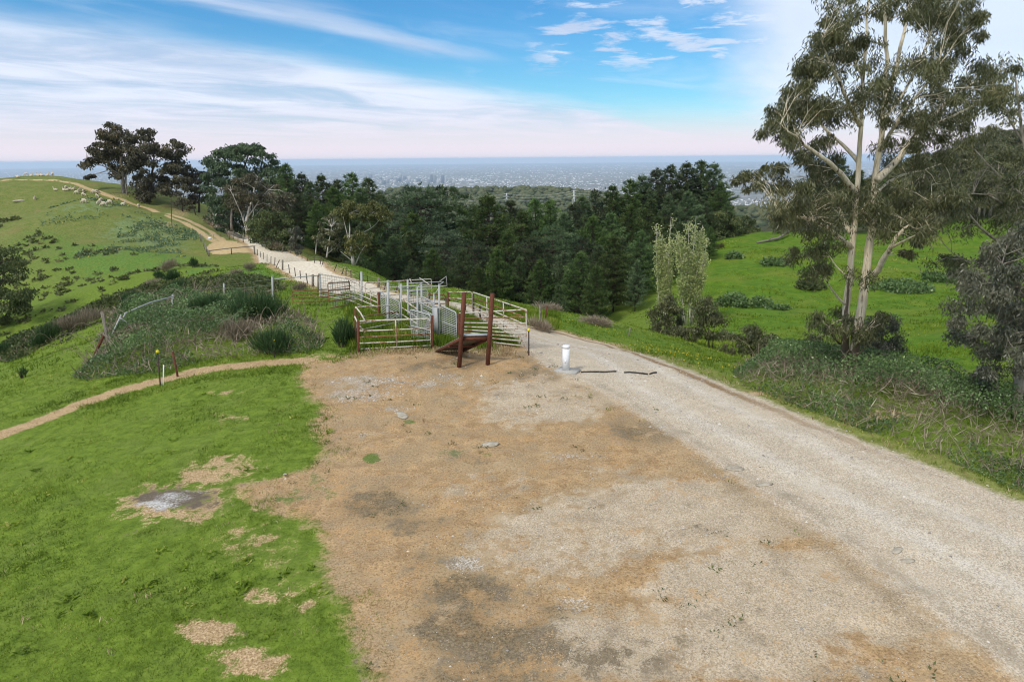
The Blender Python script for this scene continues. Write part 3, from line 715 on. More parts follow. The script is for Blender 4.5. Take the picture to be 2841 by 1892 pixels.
def arc_top(a0, a1, b1, b0, rad, ca=True, cb=True, n=6):
    """frame path from the foot a0 up over the top to the foot b0 with rounded corners"""
    P = []
    def corner(p, q, r_):
        d1 = (p - q) / np.linalg.norm(p - q); d2 = (r_ - q) / np.linalg.norm(r_ - q)
        s, e = q + d1 * rad, q + d2 * rad
        for t in np.linspace(0, 1, n):
            P.append((1 - t) ** 2 * s + 2 * t * (1 - t) * q + t * t * e)
    P.append(a0)
    if ca: corner(a0, a1, b1)
    else: P.append(a1)
    if cb: corner(a1, b1, b0)
    else: P.append(b1)
    P.append(b0)
    return np.array(P)

def gate(name, label, cat, A, B, rails, mat=None, rr=0.030, mids=(), wires=None, rounded=(True, True), group='pipe panels and gates of the stock yard', clear=0.08, dA=None, dB=None, railmats=None):
    """a pipe gate or panel between two ground places; A, B = (px, py of the foot, py of the top)"""
    mat = mat or PIPE
    a0, a1 = upright((A[0], A[1]), (A[0], A[2]), dA); b0, b1 = upright((B[0], B[1]), (B[0], B[2]), dB)
    a1 = np.array([a0[0], a0[1], a1[2]]); b1 = np.array([b0[0], b0[1], b1[2]])
    o = thing(name, a0, label, cat, group)
    up = np.array([0, 0, 1.0])
    fa, fb = a0 + up * clear, b0 + up * clear
    G = Geo(); P = arc_top(fa, a1, b1, fb, 0.14, *rounded)
    G.tube(P, rr, sides=8); part('frame', G, mat, o)
    for k, f in enumerate(rails):
        if f >= 0.99: continue
        G = Geo(); p, q = fa + (a1 - fa) * f, fb + (b1 - fb) * f
        m_ = (p + q) / 2 + up * rng.uniform(-.012, .004)
        G.tube(np.array([p, m_, q]), rr * 0.9, sides=8)
        part('rail', G, (railmats or {}).get(k, mat), o)
    for f in mids:
        G = Geo(); p = fa + (fb - fa) * f; q = a1 + (b1 - a1) * f
        G.tube(np.array([p, q]), rr * 0.9, sides=8); part('upright', G, mat, o)
    if wires:
        nh_, nv_ = wires; G = Geo()
        for f in np.linspace(0.04, 0.96, nh_):
            G.tube(np.array([fa + (a1 - fa) * f, fb + (b1 - fb) * f]), 0.0135, sides=4, cap=False)
        for f in np.linspace(0, 1, nv_ + 2)[1:-1]:
            G.tube(np.array([fa + (fb - fa) * f, a1 + (b1 - a1) * f]), 0.008, sides=4, cap=False)
        part('wire_mesh', G, GALV, o)
    return o

YG = 'pipe panels and gates of the stock yard'
YP = 'posts of the stock yard'
gate('pipe_gate', 'low five rail pipe gate facing the bare ground between two rust red posts', 'gate', (999, 977, 891), (1196, 967, 884), [1, .66, .45, .24, .04], mids=[.52], railmats={2: RUSTY})
gate('pipe_fence', 'pipe panel with a rust brown second rail behind the front gate', 'panel', (992, 938, 852), (1112, 908, 846), [1, .66, .42, .2], railmats={1: RUSTY}, rounded=(False, False))
gate('pipe_fence', 'long pipe panel running back from the tall galvanised post to a short rust post', 'panel', (972, 848, 776), (1050, 879, 813), [1, .78, .57, .36, .14], mids=[.78], rounded=(False, False))
gate('mesh_gate', 'rusty framed mesh gate standing in the grass left of the tall galvanised post', 'gate', (915, 863, 785), (974, 850, 782), [1, .7, .5, .3, .05], mat=RUSTY, wires=(5, 8), rounded=(True, False))
gate('pipe_gate', 'rust brown four rail gate standing alone in the green grass at the left', 'gate', (813, 850, 808), (913, 848, 803), [1, .76, .50, .2], mat=RUSTY, rounded=(True, False))
gate('mesh_gate', 'wire mesh farm gate with the pale road showing through it', 'gate', (889, 826, 759), (1001, 846, 778), [1, .05], mat=PIPE, mids=[.34, .66], wires=(9, 16))
gate('pipe_fence', 'long rear pipe panel of the yard beside the road', 'panel', (1016, 846, 785), (1199, 834, 774), [1, .72, .52, .33, .12], mids=[.48])
gate('mesh_gate', 'close barred sheep gate between two thick galvanised posts', 'gate', (1081, 897, 820), (1111, 909, 837), [1, .45], mat=GALV, wires=(14, 0), rounded=(False, False))
gate('mesh_gate', 'narrow barred gate with a rounded corner beside the short rust post', 'gate', (1060, 883, 809), (1074, 890, 818), [1], mat=GALV, wires=(14, 0), rounded=(False, True))
gate('pipe_fence', 'pipe panel slanting down from the galvanised post toward the mesh gate', 'panel', (1115, 906, 826), (1162, 931, 859), [1, .66, .4, .08], rounded=(True, True))
gate('mesh_gate', 'square mesh panel with rounded top at the back of the drafting race', 'gate', (1136, 879, 809), (1189, 872, 803), [1, .5], mat=GALV, wires=(11, 7))
gate('mesh_gate', 'rounded square mesh gate behind the front pipe gate', 'gate', (1142, 942, 858), (1197, 954, 874), [1, .42], mat=GALV, wires=(14, 8))
gate('mesh_gate', 'pale square mesh gate with a wide middle bar left of the loading ramp', 'gate', (1222, 931, 845), (1268, 944, 867), [1, .44], mat=GALV, wires=(15, 6))
gate('pipe_fence', 'long many railed pipe panel behind the loading ramp', 'panel', (1277, 946, 869), (1460, 969, 859), [1, .80, .64, .49, .37, .27, .16, .03], mids=[.48], rounded=(False, True), railmats={1: RUSTY})
gate('pipe_fence', 'pipe panel along the road edge from the corner post back to the rear yard', 'panel', (1314, 886, 811), (1461, 968, 860), [1, .79, .60, .45, .30, .13], mids=[.30, .62], rounded=(True, False), railmats={1: RUSTY})
gate('pipe_fence', 'short four rail pipe panel between the rear rust post and the corner', 'panel', (1245, 866, 811), (1312, 882, 810), [1, .70, .45, .15], rounded=(False, True))
gate('pipe_fence', 'rust arch ended pipe panel behind the drafting race', 'panel', (1186, 866, 818), (1237, 862, 818), [1, .7, .4], mat=RUSTY)
gate('pipe_fence', 'short pale topped panel inside the drafting race', 'panel', (1173, 897, 822), (1203, 910, 838), [1, .7, .45, .2], mat=GALV, wires=(9, 0))

steel_post((994, 981), (994, 890), 0.055, RUST, 'square rust red post at the left end of the front gate', square=True, group=YP)
steel_post((987, 955), (986, 856), 0.045, RUST, 'leaning rust red post tangled in twigs behind the front left corner', square=True, group=YP)
steel_post((1200, 966), (1199, 875), 0.055, RUST, 'square rust red post at the right end of the front gate', square=True, group=YP)
steel_post((1273, 946), (1274, 869), 0.045, RUST, 'rust post holding the pale mesh gate, half hidden by the ramp', square=True, group=YP)
steel_post((1243, 866), (1243, 810), 0.06, RUST, 'square rust post at the back of the yard right of the race', square=True, group=YP)
steel_post((1051, 881), (1051, 812), 0.065, RUST, 'short thick rust post in the middle of the grass pen', square=True, group=YP)
steel_post((1004, 848), (1002.5, 755), 0.058, GALV, 'tallest round galvanised post with a white cap', group=YP)
steel_post((1076.5, 898), (1076.5, 781), 0.062, GALV, 'thick galvanised post between the two barred sheep gates', group=YP)
steel_post((1113, 908), (1113, 788), 0.042, GALV, 'galvanised post where the rust banded panel meets the race', group=YP)
steel_post((1133, 882), (1131, 777), 0.046, GALV, 'galvanised post at the rear left of the drafting race', group=YP)
steel_post((1158, 932), (1158, 797), 0.036, GALV, 'slim galvanised post at the front of the drafting race', group=YP)
steel_post((1170, 882), (1169, 786), 0.046, GALV, 'galvanised post at the rear centre of the drafting race', group=YP)
steel_post((1218.5, 932), (1218.5, 790), 0.042, GALV, 'galvanised post carrying the overhead frame left of the pale mesh gate', group=YP)
steel_post((1204, 930), (1204, 815), 0.035, GALV, 'thin galvanised post beside the grey steel sheet', group=YP)
steel_post((757, 834), (755, 768), 0.05, GALV, 'galvanised post at the left end of the high rail', group=YP)
steel_post((888, 826), (888, 759), 0.055, GALV, 'galvanised gate post in front of the pale road', group=YP)
steel_post((1364, 967), (1364, 868), 0.03, RUST, 'thin rust post in the middle of the many railed panel', square=True, group=YP)
steel_post((1314, 886), (1313, 812), 0.05, IRON, 'dark post at the rear corner of the right hand pen', square=True, group=YP)

def bars(name, label, cat, segs, mat, rad=0.02, group=None):
    """pipes running between points; each seg = list of (px, py, depth)"""
    pts = [np.array([aty(*p) for p in s]) for s in segs]
    o = thing(name, pts[0][0], label, cat, group)
    for p in pts:
        G = Geo(); G.tube(p, rad, sides=8); part('rail', G, mat, o)
    return o
yN = at(1218.5, 932)[1]; yL = at(1158, 932)[1]; yM = at(1170, 882)[1]; yK = at(1133, 882)[1]; yJ = at(1113, 908)[1]
bars('overhead_frame', 'overhead pipe frame with a raised bracket above the drafting race', 'frame',
     [[(1158, 797, yL), (1218, 794, yN), (1240, 793, yN)], [(1113, 796, yJ), (1158, 793, yL + 1)], [(1131, 786, yK), (1170, 784, yM), (1231, 782, yM)], [(1158, 797, yL), (1170, 786, yM)],
      [(1218, 792, yN), (1231, 782, yM)], [(1162, 842, yL), (1217, 840, yN)], [(1240, 793, yN), (1238, 767, yN), (1216, 784, yN)], [(1222, 792, yN), (1212, 808, yN), (1204, 818, yN)],
      [(1113, 800, yJ), (1104, 796, yJ + .4), (1104, 802, yJ + .5), (1140, 801, yJ + 1)]], GALV, 0.02)
bars('diagonal_brace', 'pale diagonal pipe slanting across the top of the race', 'brace', [[(1164, 771, yM), (1196, 793, yM - 1)], [(1137, 773, yK), (1146, 797, yK)]], PIPE, 0.02)
bars('high_rail', 'high galvanised rail between two posts in front of the road', 'rail', [[(755, 775, at(757, 834)[1]), (888, 764, at(888, 826)[1])]], GALV, 0.03)
bars('loose_rail', 'rusty loose rail sloping from the four rail gate to the mesh gate', 'rail', [[(913, 804, at(913, 848)[1]), (973, 792, at(973, 850)[1])]], RUSTY, 0.02)
bars('broken_pipe', 'broken pipe hanging from the tangled rust post', 'pipe', [[(988, 853, 26.6), (1000, 868, 26.4), (1014, 892, 26.2)], [(984, 878, 26.6), (996, 903, 26.3), (1013, 922, 26.2)]], PIPE, 0.03)
# steel sheet beside the race
a0 = at(1204, 931); a1 = aty(1204, 856, a0[1]); b0 = at(1214, 934)
o = thing('steel_sheet', a0, 'narrow upright grey steel sheet between the race and the mesh gate', 'sheet', None)
G = Geo(); d_ = b0 - a0; L_ = np.linalg.norm(d_); u_ = d_ / L_; ax = np.array([u_, np.cross([0, 0, 1], u_), [0, 0, 1]])
hgt_ = a1[2] - a0[2]
G.box((a0 + b0) / 2 + np.array([0, 0, hgt_ / 2 + 0.1]), (L_ * 1.4, 0.012, hgt_), axes=ax); part('sheet', G, GALV, o, smooth=False)
G = Geo(); G.box((a0 + b0) / 2 + np.array([0, 0, hgt_ + 0.12]), (L_ * 1.4, 0.04, 0.04), axes=ax); part('lip', G, GALV, o, smooth=False)
# leaning grey plank
a = at(1166, 951); b = aty(1192, 884, a[1] + 0.5)
o = thing('leaning_plank', a, 'grey timber plank leaning inside the front gate', 'plank')
G = Geo(); d_ = (b - a); L_ = np.linalg.norm(d_); u_ = d_ / L_; s_v = np.cross(u_, [0, 1, 0.2]); s_v /= np.linalg.norm(s_v)
G.box((a + b) / 2, (0.15, 0.04, L_), axes=np.array([s_v, np.cross(u_, s_v), u_])); part('plank', G, WOODM, o, smooth=False)

# ---------------------------------------------------------------- loading ramp
lb, lt = upright((1274, 1019), (1288, 811)); rb, rt = upright((1353, 1012), (1366, 814))
o = thing('loading_ramp', (lb + rb) / 2, 'rusty stock loading ramp sloping down between two tall leaning posts', 'ramp')
for (b_0, t_0) in ((lb, lt), (rb, rt)):
    G = Geo(); d_ = (t_0 - b_0) / np.linalg.norm(t_0 - b_0)
    G.tube(np.array([b_0 - d_ * .2, t_0]), 0.082, sides=4); part('post', G, RUST, o, smooth=False)
def on_post(b_, t_, py):
    y0, y1 = proj(b_)[1], proj(t_)[1]; f = (y0 - py) / (y0 - y1); return b_ + (t_ - b_) * f
hl, hr_ = on_post(lb, lt, 936), on_post(rb, rt, 935)
ll = at(1211, 976); lr = at(1281, 975); ll[2] += .05; lr[2] += .05
back = np.array([0, 0.10, 0]); hl2, hr2 = hl + back, hr_ + back
across = (hr2 - hl2) / np.linalg.norm(hr2 - hl2)
slope_l = hl2 - ll; slope_r = hr2 - lr
nrm = np.cross(across, slope_l / np.linalg.norm(slope_l)); nrm = nrm / np.linalg.norm(nrm)
if nrm[2] < 0: nrm = -nrm
NB = 13
for k in range(NB):
    f0, f1 = (k + 0.04) / NB, (k + 0.96) / NB
    A0, A1 = ll + slope_l * f0, ll + slope_l * f1; B0, B1 = lr + slope_r * f0, lr + slope_r * f1
    G = Geo(); dz_ = rng.uniform(-.006, .006)
    V = np.array([A0, A1, B1, B0]); V = np.concatenate([V + nrm * (0.0 + dz_), V + nrm * (0.045 + dz_)])
    G.add(V, Q=[[0, 3, 2, 1], [4, 5, 6, 7], [0, 1, 5, 4], [2, 3, 7, 6], [1, 2, 6, 5], [0, 4, 7, 3]])
    part('plank', G, WOODM, o, smooth=False)
for (l_, s_) in ((ll, slope_l), (lr, slope_r)):
    G = Geo(); u_ = s_ / np.linalg.norm(s_)
    G.box(l_ + s_ / 2 - nrm * 0.05, (0.07, 0.10, np.linalg.norm(s_)), axes=np.array([across, nrm, u_])); part('side_beam', G, RUST, o, smooth=False)
G = Geo(); ax3 = np.array([across, np.cross([0, 0, 1], across), [0, 0, 1]])
G.box((hl2 + hr2) / 2 - np.array([0, 0, .06]), (np.linalg.norm(hr2 - hl2), 0.09, 0.13), axes=ax3); part('end_beam', G, RUST, o, smooth=False)
G = Geo(); G.box((hl2 + hr2) / 2 + np.array([0, .06, .075]), (np.linalg.norm(hr2 - hl2) * .96, 0.26, 0.03), axes=ax3); part('top_plate', G, GALV, o, smooth=False)
G = Geo(); G.box(ll + slope_l * .5 + (lr - ll) * .5 - nrm * .09, (np.linalg.norm(hr2 - hl2), .07, .07), axes=np.array([across, nrm, np.cross(across, nrm)])); part('cross_beam', G, RUST, o, smooth=False)

# ---------------------------------------------------------------- white pillar on its slab, hoses
pb = at(1570, 1031); zt = aty(1570, 958, pb[1])[2]
o = thing('white_pillar', pb, 'smooth white round pillar standing on a concrete slab at the road edge', 'pillar')
hh = zt - pb[2]; ang = R_(-28)
G = Geo(); G.box(pb + np.array([.06, .0, .02]), (0.78, 0.56, 0.10), rot=ang); part('slab', G, CONC, o, smooth=False)
G = Geo(); G.tube(pb + np.array([[0, 0, 0.06], [0, 0, hh - .09]]), 0.132, sides=28); sh_ = part('shaft', G, WHITEM, o)
G = Geo(); G.tube(pb + np.array([[0, 0, hh - .10], [0, 0, hh - .02], [0, 0, hh], [0, 0, hh + .006]]), [.136, .136, .125, .02], sides=28); part('cap', G, WHITEM, o, under=sh_)
G = Geo(); G.box(pb + np.array([-.03, -.13, .42]), (.05, .012, .12)); part('hatch', G, WHITEM, o, smooth=False, under=sh_)
for pts, lab in (([(1612, 1034), (1640, 1033), (1680, 1033.5), (1709, 1032)], 'long straight piece of black hose lying across the gravel road'),
                 ([(1732, 1035), (1745, 1034), (1758, 1035), (1775, 1037), (1797, 1039.5)], 'bent piece of black hose half buried in the middle of the road'),
                 ([(1803, 1039), (1811, 1036), (1821, 1035)], 'shortest end of black hose near the far road edge')):
    q = np.array([at(*p) for p in pts]); q[:, 2] += 0.025
    G = Geo(); G.tube(q, 0.03, sides=8)
    tag(link('hose', G.mesh('hose', BLACKM, smooth=True)), lab, 'hose', 'pieces of black hose on the road')

# ---------------------------------------------------------------- marker stakes and lone posts
MS = 'marker stakes and lone posts'
steel_post((445, 1070), (437, 975), 0.028, IRON, 'thin dark steel stake with a yellow cap beside the straw path', 'steel_stake', 'stake', MS, True, YEL)
steel_post((1467, 986), (1467, 915), 0.026, IRON, 'thin dark stake with a yellow cap at the corner of the yard by the road', 'steel_stake', 'stake', MS, True, YEL)
steel_post((453, 1068), (454, 1012), 0.022, WHITEM, 'short thin white stake beside the yellow capped stake', 'stake', 'stake', MS, True)
steel_post((493, 1045), (479, 976), 0.045, RUST, 'dark rusty post leaning at the edge of the brambles', 'rusty_post', 'post', MS, True)
steel_post((262, 985), (286, 934), 0.06, RUST, 'rust brown pipe leaning against the grey timber post', 'rusty_pipe', 'post', MS, False)
steel_post((302, 958), (283, 866), 0.08, WOODM, 'grey split timber post at the left end of the brambles', 'timber_post', 'post', MS, True)
steel_post((477, 627), (474.5, 548), 0.075, IRON, 'tall dark bare pole standing on the hill beside the dirt track', 'pole', 'pole', MS)
steel_post((1498, 903), (1498, 846), 0.055, WOODM, 'upright grey timber post on the grass beside the road', 'timber_post', 'post', MS, True)
steel_post((1511, 903), (1518, 850), 0.04, RUST, 'rusty post leaning right beside the road timber post', 'rusty_post', 'post', MS, True)
steel_post((1745, 932), (1748, 910), 0.05, WOODM, 'stubby timber post on the grass slope before the poplars', 'timber_post', 'post', MS, True)
steel_post((621, 829), (621, 787), 0.055, GALV, 'lone galvanised post in the wire fence above the broom bushes', 'steel_post', 'post', MS)
# collapsed galvanised end assembly
b1_ = at(305, 945); b2_ = at(336, 905); y_ = b1_[1]
bars('collapsed_strainer', 'collapsed galvanised fence strainer leaning out of the brambles', 'fence',
     [[(305, 941, y_), (336, 874, y_ + .6)], [(334, 905, y_ + 1.2), (348, 868, y_ + 1.2)], [(332, 882, y_ + .5), (370, 908, y_ + 1.0), (402, 928, y_ + 1.5)], [(350, 868, y_ + 1.2), (415, 840, y_ + 5), (479, 823, y_ + 9)]], GALV, 0.04)
steel_post((480, 836), (479, 818), 0.05, GALV, 'short galvanised post top poking out of the brambles at the end of the collapsed rail', 'steel_post', 'post', MS, depth=y_ + 9)

# ---------------------------------------------------------------- wire fences
def fence(label, posts, wires=(0.35, 0.65, 0.95), mat=IRON, rad=0.045, sag=0.02, cat='fence', wire_r=0.006, group='wire fences of the farm', name='wire_fence', mats=None):
    """posts: (px, py foot, px top, py top [, radius])"""
    pts = []
    for p in posts:
        b, t = upright((p[0], p[1]), (p[2], p[3])); pts.append((b, t, p[4] if len(p) > 4 else rad))
    o = thing(name, pts[0][0], label, cat, group)
    for k, (b, t, r_) in enumerate(pts):
        G = Geo(); d = (t - b) / np.linalg.norm(t - b); G.tube(np.array([b - d * .2, t]), r_, sides=6)
        part('post', G, WOODM if r_ > 0.07 else mat, o, smooth=False)
    for wf in wires:
        G = Geo()
        for (b, t, _), (b2, t2, _) in zip(pts[:-1], pts[1:]):
            p = b + (t - b) * wf; q = b2 + (t2 - b2) * wf; m_ = (p + q) / 2 - np.array([0, 0, sag * rng.uniform(.5, 2)])
            G.tube(np.array([p, m_, q]), wire_r, sides=3, cap=False)
        part('wire', G, GALV, o)
    return o
fence('wire fence with a line of thin posts along the lower side of the pale road',
      [(707, 706, 704, 682, .11), (714, 709, 713.5, 692, .09), (723, 714, 722, 698), (731, 719, 731, 701), (741, 727, 741, 706), (751.5, 732, 752, 711), (762, 737, 763, 715), (766, 742, 775.5, 721.5), (784, 749, 784, 721.5, .1), (803.5, 758, 800.5, 734), (820, 767, 817, 743), (834.5, 774, 832, 751), (853, 786, 849, 758), (868, 796, 868, 762, .1), (884, 808, 884, 766, .1)])
fence('wire fence of thin leaning posts on the far side of the pale road',
      [(690, 668, 690, 652), (705, 674, 703, 658), (727, 681, 727, 664, .08), (742, 686, 742, 671), (768, 693, 769, 679), (784, 699, 786, 683, .09), (806, 702, 808, 684, .09), (822, 711, 822, 697), (838, 720, 838, 698), (853, 724, 855, 708), (873, 730, 871, 713), (888, 734, 892, 711), (894, 735, 898, 719), (927, 752, 935, 733), (948, 762, 955, 741), (960, 766, 960, 739), (974, 771, 973, 750), (997, 776, 997, 759), (1020, 782, 1019, 764), (1050, 797, 1051, 771, .1), (1066, 803, 1070, 785), (1098, 812, 1103, 792), (1140, 824, 1142, 800), (1190, 838, 1192, 812), (1240, 852, 1240, 826), (1290, 866, 1292, 840), (1332, 880, 1332, 850)], mat=IRON)
fence('wire fence of short grey posts climbing past the yard of the dirt track',
      [(557, 668, 556.5, 649, .09), (560, 671, 560.5, 653, .08), (565, 684, 564, 666), (568, 691, 567.5, 674), (573, 699, 572, 682, .08), (576, 706, 575.5, 691, .08), (579.5, 711, 578.5, 694, .12)], mat=WOODM, rad=.06)
fence('wire fence of grey posts between the dirt track and the pale road',
      [(580, 626, 579.5, 613), (592, 630, 592, 617), (597, 632, 596, 618), (604, 636, 604, 621), (611, 639, 610.5, 622), (617, 642, 616.5, 626), (623, 646, 622.5, 632), (628, 651, 627.5, 639), (632, 657, 631.5, 645), (637, 664, 636, 645, .11), (647, 665, 646.5, 647, .08), (660, 675, 660, 658), (675, 673, 674, 655, .09)], mat=WOODM, rad=.055)
fence('short wire fence in front of the white trunked gum above the road',
      [(637, 638, 637, 628), (657, 642, 657, 631), (673, 646, 673, 633), (688, 651, 688, 641, .08), (715, 660, 716, 648), (735, 668, 735, 656)], mat=WOODM, rad=.055)
fence('wire fence between round galvanised posts above the broom bushes',
      [(479, 838, 479, 818), (621, 829, 621, 789), (757, 834, 755.5, 772)], wires=(.2, .45, .7, .95), mat=GALV, rad=.04, wire_r=.005)
# timber barrier at the mouth of the dirt track
a = at(579.5, 711); b = at(707, 706); m_ = at(642, 706)
o = thing('timber_barrier', a, 'long grey timber rail on three posts across the mouth of the dirt track', 'barrier')
ta, tb, tm = aty(579.5, 696, a[1]), aty(706, 683, b[1]), aty(642, 688.5, m_[1])
G = Geo(); G.tube(np.array([ta, tm, tb]), 0.09, sides=8); part('rail', G, WOODM, o)
for p, t in ((a, ta), (m_, tm), (b, tb)):
    G = Geo(); G.tube(np.array([p - [0, 0, .2], t + [0, 0, .06]]), 0.11, sides=8); part('post', G, WOODM, o)
G = Geo(); G.tube(np.array([tb, aty(722, 679, b[1] + .6), aty(735, 679, b[1] + 1)]), .03, sides=6); part('wire_end', G, GALV, o)
# white sign hanging on the wire gate
p = at(582, 671)
o = thing('wire_gate', p, 'wire gate across the dirt track with a small white sign hung on it', 'gate')
q0, q1 = at(557, 668), at(637, 664)
for f in (.45, 1.0):
    G = Geo(); G.tube(np.array([q0 + [0, 0, f], q1 + [0, 0, f]]), .02, sides=4); part('wire', G, GALV, o)
for t_ in (.45, .7):
    G = Geo(); c_ = q0 + (q1 - q0) * t_; G.tube(np.array([c_, c_ + [0, 0, 1.05]]), .025, sides=4); part('stay', G, RUST, o)
G = Geo(); c_ = aty(582, 661.5, p[1] - .1); G.box(c_, (.66, .03, .46)); part('sign', G, WHITEM, o, smooth=False)

# ---------------------------------------------------------------- stones and logs
def rock(c, dims, seed, rot=0.0):
    r_ = np.random.default_rng(seed); bm_ = bmesh.new(); bmesh.ops.create_icosphere(bm_, subdivisions=2, radius=1.0)
    V = np.array([v.co[:] for v in bm_.verts]); F = np.array([[v.index for v in f.verts] for f in bm_.faces]); bm_.free()
    n_ = r_.normal(size=(9, 3)); n_ /= np.linalg.norm(n_, axis=1, keepdims=True)
    for k in range(9):
        d = V @ n_[k]; lim = r_.uniform(.62, .92); over = d > lim; V[over] -= (d[over] - lim)[:, None] * n_[k]
    V *= 1 + r_.uniform(-.04, .04, (len(V), 1)); V = V * np.array(dims) / 2
    c_, s_ = math.cos(rot), math.sin(rot); V = np.stack([V[:, 0] * c_ - V[:, 1] * s_, V[:, 0] * s_ + V[:, 1] * c_, V[:, 2]], 1)
    return V + np.asarray(c), F
for k, (px, py, wd, dp, h_, lab) in enumerate([
    (1115, 1152, .38, .75, .06, 'flat pale slab of stone lying in the brown grass near the white stones'),
    (1362, 1233, .60, .34, .05, 'flat pale stone in the middle of the bare ground'),
    (2490, 1527, .34, .16, .05, 'thin pale flake of stone at the road edge nearer the pines'),
    (2515, 1556, .36, .14, .05, 'thin pale flake of stone at the road edge nearer the camera'),
    (1883, 1500, .12, .07, .05, 'small white stone alone on the gravel'),
    (1322, 977, .16, .10, .06, 'small white stone behind the right post of the ramp'),
    (1520, 1018, .22, .14, .08, 'pale stone at the foot of the bank beside the white pillar'),
    (1495, 1008, .18, .12, .07, 'pale stone on the bank just left of the white pillar'),
    (2040, 1300, .55, .28, .06, 'broken rock slab poking out between gravel and road'),
    (2120, 1345, .60, .20, .06, 'long flat rock shelf beside the gravel road')]):
    c = at(px, py); V, F = rock(c + [0, 0, h_ * .15], (wd, dp, h_), 40 + k, rng.uniform(-.6, .6)); G = Geo(); G.add(V, T=F)
    tag(link('stone', G.mesh('stone', STONEM)), lab, 'stone', 'pale stones on the bare ground')
c = at(52, 558); V, F = rock(c, (3.2, 1.4, .8), 77, .5); G = Geo(); G.add(V, T=F); tag(link('boulder', G.mesh('boulder', STONEM)), 'flat grey rock on the hillside left of the animals', 'rock')
pts = np.array([at(2100, 677), at(2130, 672), at(2158, 667), at(2188, 655)]); pts[:, 2] += [.25, .3, .4, .9]
o = thing('fallen_log', pts[0], 'pale fallen tree trunk lying on the far green slope', 'log')
G = Geo(); G.tube(pts, [.18, .24, .28, .3], sides=8); part('trunk', G, WOODM, o)
G = Geo(); G.tube(np.array([pts[1], pts[1] + [1.0, -.4, .9]]), [.12, .05], sides=6); part('branch', G, WOODM, o)

# ---------------------------------------------------------------- the flock
WOOL, wl, wlo = new_mat('cream_fleece')
_p = wl.new('ShaderNodeNewGeometry').outputs['Position']
finish(wl, wlo, wl.mix(wl.sstep(wl.noise(_p, 7, 4, 0.6), .35, .65), (0.52, 0.43, 0.30), (0.72, 0.63, 0.50)), 1.0, wl.noise(_p, 30, 2), .5, .02, spec=0.05)
def animal_mesh(pose):
    sh = {'graze': 0, 'stand': 0, 'lie': -.42}[pose]
    V = [(-.48, 0, .74 + sh), (-.25, 0, .80 + sh), (.05, 0, .80 + sh), (.32, 0, .78 + sh)]; rad = [(.19, .19), (.25, .27), (.27, .28), (.22, .24)]; E_ = [(0, 1), (1, 2), (2, 3)]
    def chain(frm, pts, rs):
        p = frm
        for q, r_ in zip(pts, rs):
            V.append(q); rad.append((r_, r_)); E_.append((p, len(V) - 1)); p = len(V) - 1
        return p
    if pose == 'graze': hd_ = chain(3, [(.55, 0, .58), (.72, 0, .34), (.82, 0, .16), (.95, 0, .08)], [.15, .115, .11, .06]); hb = (.80, .20)
    else: hd_ = chain(3, [(.47, 0, 1.02 + sh), (.52, 0, 1.28 + sh), (.56, 0, 1.45 + sh), (.72, 0, 1.40 + sh)], [.14, .105, .115, .06]); hb = (.52, 1.52 + sh)
    for s in (-1, 1): chain(hd_ - 1, [(hb[0], s * .06, hb[1] + .03), (hb[0] - .01, s * .08, hb[1] + .12)], [.03, .015])
    chain(0, [(-.60, 0, .66 + sh), (-.66, 0, .54 + sh)], [.07, .03])
    if pose != 'lie':
        for s in (-1, 1):
            chain(0, [(-.46, s * .13, .52), (-.52, s * .13, .32), (-.47, s * .13, .03)], [.13, .065, .045])
            chain(3, [(.33, s * .12, .50), (.32, s * .12, .30), (.33, s * .12, .03)], [.10, .06, .045])
    else:
        for s in (-1, 1):
            chain(0, [(-.30, s * .24, .20), (.0, s * .26, .10)], [.13, .07]); chain(3, [(.40, s * .14, .16), (.15, s * .16, .08)], [.09, .06])
    me = bpy.data.meshes.new('animal'); me.from_pydata(V, E_, []); ob = bpy.data.objects.new('tmp_animal', me); COL.objects.link(ob)
    m = ob.modifiers.new('skin', 'SKIN'); m.use_smooth_shade = True
    for i, r_ in enumerate(rad): me.skin_vertices[0].data[i].radius = r_
    me.skin_vertices[0].data[2].use_root = True
    s = ob.modifiers.new('sub', 'SUBSURF'); s.levels = 1; s.render_levels = 1
    dg = bpy.context.evaluated_depsgraph_get(); out = bpy.data.meshes.new_from_object(ob.evaluated_get(dg))
    bpy.data.objects.remove(ob); bpy.data.meshes.remove(me)
    out.materials.clear(); out.materials.append(WOOL); out.name = 'alpaca_' + pose; return out
AM = {k: animal_mesh(k) for k in ('graze', 'stand', 'lie')}
